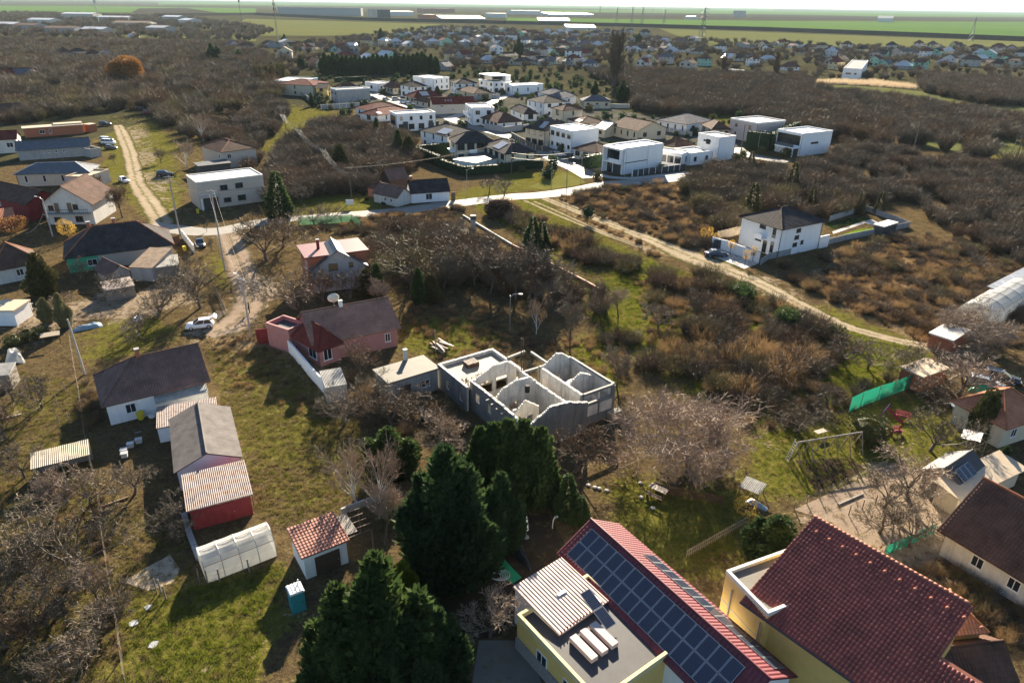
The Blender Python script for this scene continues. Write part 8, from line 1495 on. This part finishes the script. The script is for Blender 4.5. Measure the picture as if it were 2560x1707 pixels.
tarp('silvery blue plastic sheet covering a low bed at the left garden', [t10(650, 1490), t10(950, 1430), t10(920, 1390), t10(670, 1455)], 'tarpblue', .5); tarp('clear plastic cover over a heap at the left edge shed', [t20(45, 190), t20(240, 200), t20(190, 100), t20(80, 85)], 'film', 1.0, seed=2); tarp('wrinkled black plastic cover stretched beside the pool yard', [t32(20, 420), t32(190, 560), t32(100, 300), t32(-110, 180)], 'tarpblack', .5, seed=3); tarp('bright green ground sheet beside the tall cypress', [t31(2060, 440), t31(2350, 660), t31(2440, 600), t31(2180, 330)], 'tarpgreen', .06, seed=4); tarp('white plastic sheet at the foot of the bare yard trees', [t10(1215, 1390), t10(1320, 1370), t10(1300, 1330), t10(1220, 1350)], 'sheet', .4, seed=5); tarp('blue-white debris sheet by the flower garden', [t22(2140, 1470), t22(2330, 1560), t22(2350, 1530), t22(2200, 1430)], 'tarpblue', .2, seed=6); tarp('green cover over the low frame beside the cars', [t23(1830, 460), t23(2010, 500), t23(2020, 430), t23(1860, 390)], 'tarpgreen', .9, seed=7); tarp('green garden net lying in the copse', [t12(450, 1300), t12(520, 1290), t12(545, 1180), t12(500, 1180)], 'greennet', .9, seed=8); tarp('turquoise tarpaulin on a frame near the copse kerb', [t11(2040, 640), t11(2190, 660), t11(2190, 620), t11(2060, 600)], 'teal', .6, seed=9)
hs_ = thing('garden_hose', 'loose coil of pale hose on the green ground sheet', 'hose', G(t31(2200, 590)), 0); rnd = random.Random(8)
for k in range(5): r = .45 + .1 * k; MB().tube([(r * math.cos(w * .35) + .1 * k, r * math.sin(w * .35) * .8, .08 + .03 * k) for w in range(19)], .03, 5, False).build('loop', 'hosepale', hs_)
um = thing('parasol', 'closed white parasol beside the black pool cover', 'parasol', G(t32(130, 230)), 0); MB().lathe([(.02, 2.5), (.08, 2.3), (.16, 1.4), (.2, .9), (.12, .85)], 10).build('folded_canopy', 'whitepaint', um); MB().tube([(0, 0, 0), (0, 0, 2.6)], .025, 6).build('pole', 'steel', um); MB().lathe([(0, .08), (.28, .08), (.3, 0)], 12).build('base', 'concrete', um)
cp = thing('curved_rail', 'white bent tube rail standing in the dark yard', 'rail', G(t32(370, 150)), 0)
for y in (0, .18): MB().tube([(0, y, 0), (.05, y, .9), (.2, y, 1.3), (.5, y, 1.4)], .03, 6).build('tube', 'whitepaint', cp)
def bin_(label, q, rz, mat='binyellow'):
    t = thing('wheelie_bin', label, 'bin', G(q), D2R(rz)); b = MB(); b.raw([(-.22, -.25, .08), (.22, -.25, .08), (.22, .25, .08), (-.22, .25, .08), (-.29, -.33, 1.0), (.29, -.33, 1.0), (.29, .33, 1.0), (-.29, .33, 1.0)], [(0, 3, 2, 1), (4, 5, 6, 7), (0, 1, 5, 4), (1, 2, 6, 5), (2, 3, 7, 6), (3, 0, 4, 7)]); b.build('body', mat, t); MB().obox((0, .02, 1.05), (.62, .72, .07)).build('lid', mat, t)
    for s in (-1, 1): w = MB().lathe([(0, -.03), (.1, -.03), (.1, .03), (0, .03)], 10).build('wheel', 'rubber', t, False, (s * .24, .26, .1)); w.rotation_euler = (0, math.pi / 2, 0)
bin_('yellow bin in front of the white wall of the tiled house', t20(1300, 715), -15); bin_('yellow bin beside the steel yard gate', t10(1700, 740), 40); bin_('yellow bin in the shade by the grey flat house', t10(1820, 395), 10)
wt = thing('wash_tub', 'white enamel tub beside the yellow bin', 'tub', G(t20(1400, 690)), .3); MB().lathe([(0, .05), (.42, .05), (.5, .6), (.54, .62), (.5, .6), (.45, .1)], 14).build('tub', 'whitepaint', wt); MB().tube([(-.3, -.3, 0), (-.3, -.3, .1)], .05, 5).build('foot', 'steel', wt); MB().tube([(.3, .3, 0), (.3, .3, .1)], .05, 5).build('foot', 'steel', wt)
for i, (x, y) in enumerate(((1145, 1030), (1150, 1065), (1205, 975), (1280, 935))): t = thing('beehive', 'pale garden box, %s from the left in the dark vegetable yard' % ORD[i], 'box', G(t20(x, y)), D2R(20), 'pale boxes in the vegetable yard'); MB().box(-.3, -.25, .15, .3, .25, .6).build('box', 'offwhite', t); MB().box(-.36, -.3, .6, .36, .3, .68).build('lid', 'metal_light', t)
wd = thing('timber_stack', 'heap of old beams and boards behind the ruin left wing', 'timber', G(t21(1700, 60)), D2R(-50)); rnd = random.Random(9)
for k in range(14): MB().obox((rnd.uniform(-.8, .8), rnd.uniform(-1, 1), .12 + .09 * k % .7), (2.6, .22, .14), rnd.uniform(-.35, .35)).build('beam', rnd.choice(['wood', 'woodgrey', 'darkwood', 'woodpale']), wd)
wd2 = thing('timber_stack', 'stack of boards at the right end of the copse', 'timber', G(t12(830, 1240)), D2R(60))
for k in range(9): MB().obox((rnd.uniform(-.3, .3), -.6 + .16 * k, .5), (.1, .14, 2.2), m=Matrix.Rotation(.35, 3, 'Y')).build('board', rnd.choice(['orange', 'woodpale', 'woodgrey']), wd2)
for i, (a_, b_) in enumerate(((t20(20, 715), t20(200, 670)), (t20(930, 1520), t20(1180, 1430)), (t20(1240, 845), t20(1300, 830)), (t30(410, 1280), t30(760, 1080)), (t23(240, 580), t23(560, 460)), (t23(640, 1500), t23(870, 1400)))):
    a, c = G(a_), G(b_); o = MB().obox((0, 0, .1), ((c - a).length, .18, .12), math.atan2((c - a).y, (c - a).x)).build('plank', ['woodpale', 'wood', 'woodgrey', 'woodgrey', 'woodpale', 'woodgrey'][i], None, False, (a + c) / 2); tag(o, ['pale plank lying in the left orchard', 'brown beam lying below the vegetable yard', 'short plank beside the kerb of the dark yard', 'long pole lying in the lower left orchard', 'pale pole lying above the green net fence', 'grey plank lying in the dirt yard'][i], 'plank')
for i, q in enumerate((t30(1225, 1020), t30(1360, 880), t30(1410, 1220), t22(700, 1320), t22(760, 1340), t22(800, 1350), t22(870, 1370), t22(1185, 1430), t22(1290, 1530), t22(1180, 1300))):
    b = MB(); rnd = random.Random(i); b.lathe([(.0, .0), (.22, .02), (.26, .1), (.15, .18), (0, .2)], 7) if i > 2 else [b.face([Vector((rnd.uniform(.2, .45) * math.cos(w), rnd.uniform(.2, .45) * math.sin(w), .03 + .08 * rnd.random())) for w in (0, 1, 2, 3.1, 4, 5.2)]) for _ in range(2)]; o = b.build('stone', 'stone' if i > 2 else 'sheet', None, False, G(q));  o.rotation_euler = (0, 0, i); tag(o, ['white scrap of plastic on the lower lawn, largest', 'crumpled white scrap near the stake fence', 'scattered white scrap on the lower lawn', 'leftmost garden stone in the dark lawn', 'second garden stone in the dark lawn', 'third garden stone in the dark lawn', 'rightmost garden stone in the dark lawn', 'stone beside the near bench', 'stone on the grass below the bench', 'stone behind the picnic table'][i], 'scrap' if i < 3 else 'stone')
sg = thing('road_sign_board', 'blank white sign board on posts at the roadside', 'sign', G(t11(865, 345)), D2R(12)); MB().box(-.9, -.03, .9, .9, .03, 2.1).build('board', 'whitepaint', sg)
for x in (-.7, .7): MB().tube([(x, .06, 0), (x, .06, 2.1)], .04, 6).build('post', 'steel', sg)
for i, (x, y) in enumerate(((905, 190), (985, 225), (1030, 200), (1110, 190), (1160, 240), (1010, 270), (1160, 310))): ty = thing('scrap_tyre_heap', '%s heap of dark scrap tyres beside the white cottage' % ORD[i], 'tyre heap', G(t11(x, y)), i, 'scrap tyre heaps'); [MB().lathe([(.2, 0), (.34, 0), (.36, .1), (.34, .2), (.2, .2)], 10).build('tyre', 'rubber', ty, True, ((k % 2) * .5, (k // 3) * .4, .2 * (k % 3))) for k in range(5)]
ch = thing('chimney_stack', 'free-standing concrete chimney rising from the copse', 'chimney', G(t11(1995, 640)), .2); MB().box(-.45, -.45, -.1, .45, .45, 4.6).build('stack', 'concrete', ch); MB().box(-.55, -.55, 4.6, .55, .55, 5.4).build('sooty_cap', 'darkgrey', ch)
house('flat concrete hut roof beside the free-standing chimney', t11(1860, 600), t11(1980, 585), 3.5, 2.3, 'slab', 0, 'concrete', 'rooftan', name='hut', cat='shed', over=.2)
aw = thing('garden_awning', 'leaning pale board roof on posts below the left garden', 'canopy', G(t10(440, 1600)), D2R(28)); MB().obox((.6, 0, 1.6), (2.4, 1.1, .06), m=Matrix.Rotation(D2R(12), 3, 'X')).build('roof_board', 'rooftan', aw)
for x in (-.4, 1.6): MB().tube([(x, 0, 0), (x, 0, 1.6)], .05, 5).build('post', 'wood', aw)
# hens in the dirt yard
for i, (x, y, rz) in enumerate(((1030, 340, 40), (1380, 255, 120), (1282, 265, 200), (1065, 405, 300))):
    h = thing('hen', ['brown hen pecking at the near end of the dirt yard', 'brown hen at the netting edge of the dirt yard', 'brown hen standing beside the young yard tree', 'brown hen closest to the big red roof'][i], 'hen', G(t33(x, y)), D2R(rz), 'hens in the dirt yard'); b = MB(); prof = [(-.22, .34, .02), (-.16, .33, .07), (-.05, .27, .12), (.06, .27, .11), (.13, .33, .07), (.17, .42, .045), (.2, .47, .045), (.24, .47, .015)]
    b.tube([(a_, 0, z) for a_, z, _ in prof], [r for _, _, r in prof], 8); b.face([(-.2, -.03, .34), (-.36, 0, .5), (-.3, 0, .52), (-.16, .03, .4)]); b.build('body', 'hen', h, True)
    for s in (-.05, .05): MB().tube([(.0, s, .18), (.02, s, 0), (.07, s, 0)], .012, 4).build('leg', 'leafyellow', h)
    MB().obox((.21, 0, .53), (.07, .015, .05)).build('comb', 'lampred', h)
# person standing by the lane
p = G(t10(2292, 1305)); pe = thing('person', 'person in dark jacket and trousers standing beside the lane pole', 'person', p, D2R(-70))
J = [(0, 0, .95), (0, 0, 1.15), (0, .01, 1.38), (0, .02, 1.5), (0, 0, 1.6), (0, -.02, 1.7), (.1, 0, .88), (.11, -.02, .5), (.11, .02, .08), (.12, -.14, .04), (-.1, 0, .88), (-.11, .02, .5), (-.12, .05, .08), (-.13, -.1, .04), (.19, 0, 1.4), (.25, .03, 1.13), (.24, -.08, .9), (.24, -.13, .8), (-.19, 0, 1.4), (-.25, .03, 1.13), (-.23, -.07, .9), (-.23, -.12, .8)]
E_ = [(0, 1), (1, 2), (2, 3), (3, 4), (4, 5), (0, 6), (6, 7), (7, 8), (8, 9), (0, 10), (10, 11), (11, 12), (12, 13), (2, 14), (14, 15), (15, 16), (16, 17), (2, 18), (18, 19), (19, 20), (20, 21)]
RR = [.15, .14, .16, .07, .09, .09, .1, .07, .05, .045, .1, .07, .05, .045, .075, .055, .045, .04, .075, .055, .045, .04]
me = bpy.data.meshes.new('body'); me.from_pydata(J, E_, []); bo = link('body', me, pe); md = bo.modifiers.new('skin', 'SKIN')
for v, r in zip(me.skin_vertices[0].data if me.skin_vertices else [], RR): v.radius = (r, r * .85)
if not me.skin_vertices:
    bm = bmesh.new(); bm.from_mesh(me); lay = bm.verts.layers.skin.verify()
    for v, r in zip(bm.verts, RR): v[lay].radius = (r, r * .85)
    bm.verts.ensure_lookup_table(); bm.verts[0][lay].use_root = True; bm.to_mesh(me); bm.free()
bo.modifiers.new('smooth', 'SUBSURF').levels = 1; me.materials.append(MAT('cloth_dark'))
MB().lathe([(0, 1.56), (.06, 1.58), (.085, 1.65), (.09, 1.71), (.07, 1.78), (0, 1.81)], 10, (0, -.035, -.02)).build('face', 'skin', pe, True); MB().lathe([(.1, 1.66), (.108, 1.73), (.08, 1.81), (0, 1.845)], 10, (0, .0, -.02)).build('hair', 'hair', pe, True)
for s in (-1, 1):
    hd = MB().obox((s * .24, -.14, .75), (.03, .06, .1))
    for k in range(4): hd.tube([(s * .24, -.165 + k * .018, .71), (s * .235, -.17 + k * .018, .64 - .006 * (k % 2))], .009, 5)
    hd.tube([(s * .225, -.17, .76), (s * .21, -.195, .7)], .01, 5); hd.build('hand', 'skin', pe)
# ---------------------------------------------------------------- the air
hz = MB(); hz.box(-20000, -200, -1.2, 20000, 40000, 75); ho = hz.build('haze', None); ho['kind'] = 'stuff'; ho['label'] = 'thin winter haze over the plain'
hm = bpy.data.materials.new('haze'); hm.use_nodes = True; hn, hl = hm.node_tree.nodes, hm.node_tree.links; hn.remove(hn['Principled BSDF'])
pv = hn.new('ShaderNodeVolumePrincipled'); pv.inputs['Color'].default_value = (.5, .64, .72, 1); pv.inputs['Density'].default_value = .000045; pv.inputs['Anisotropy'].default_value = 0
hl.new(pv.outputs[0], hn['Material Output'].inputs['Volume']); ho.data.materials.append(hm)
for o in list(bpy.data.objects):
    if '_LD' in o: del o['_LD']
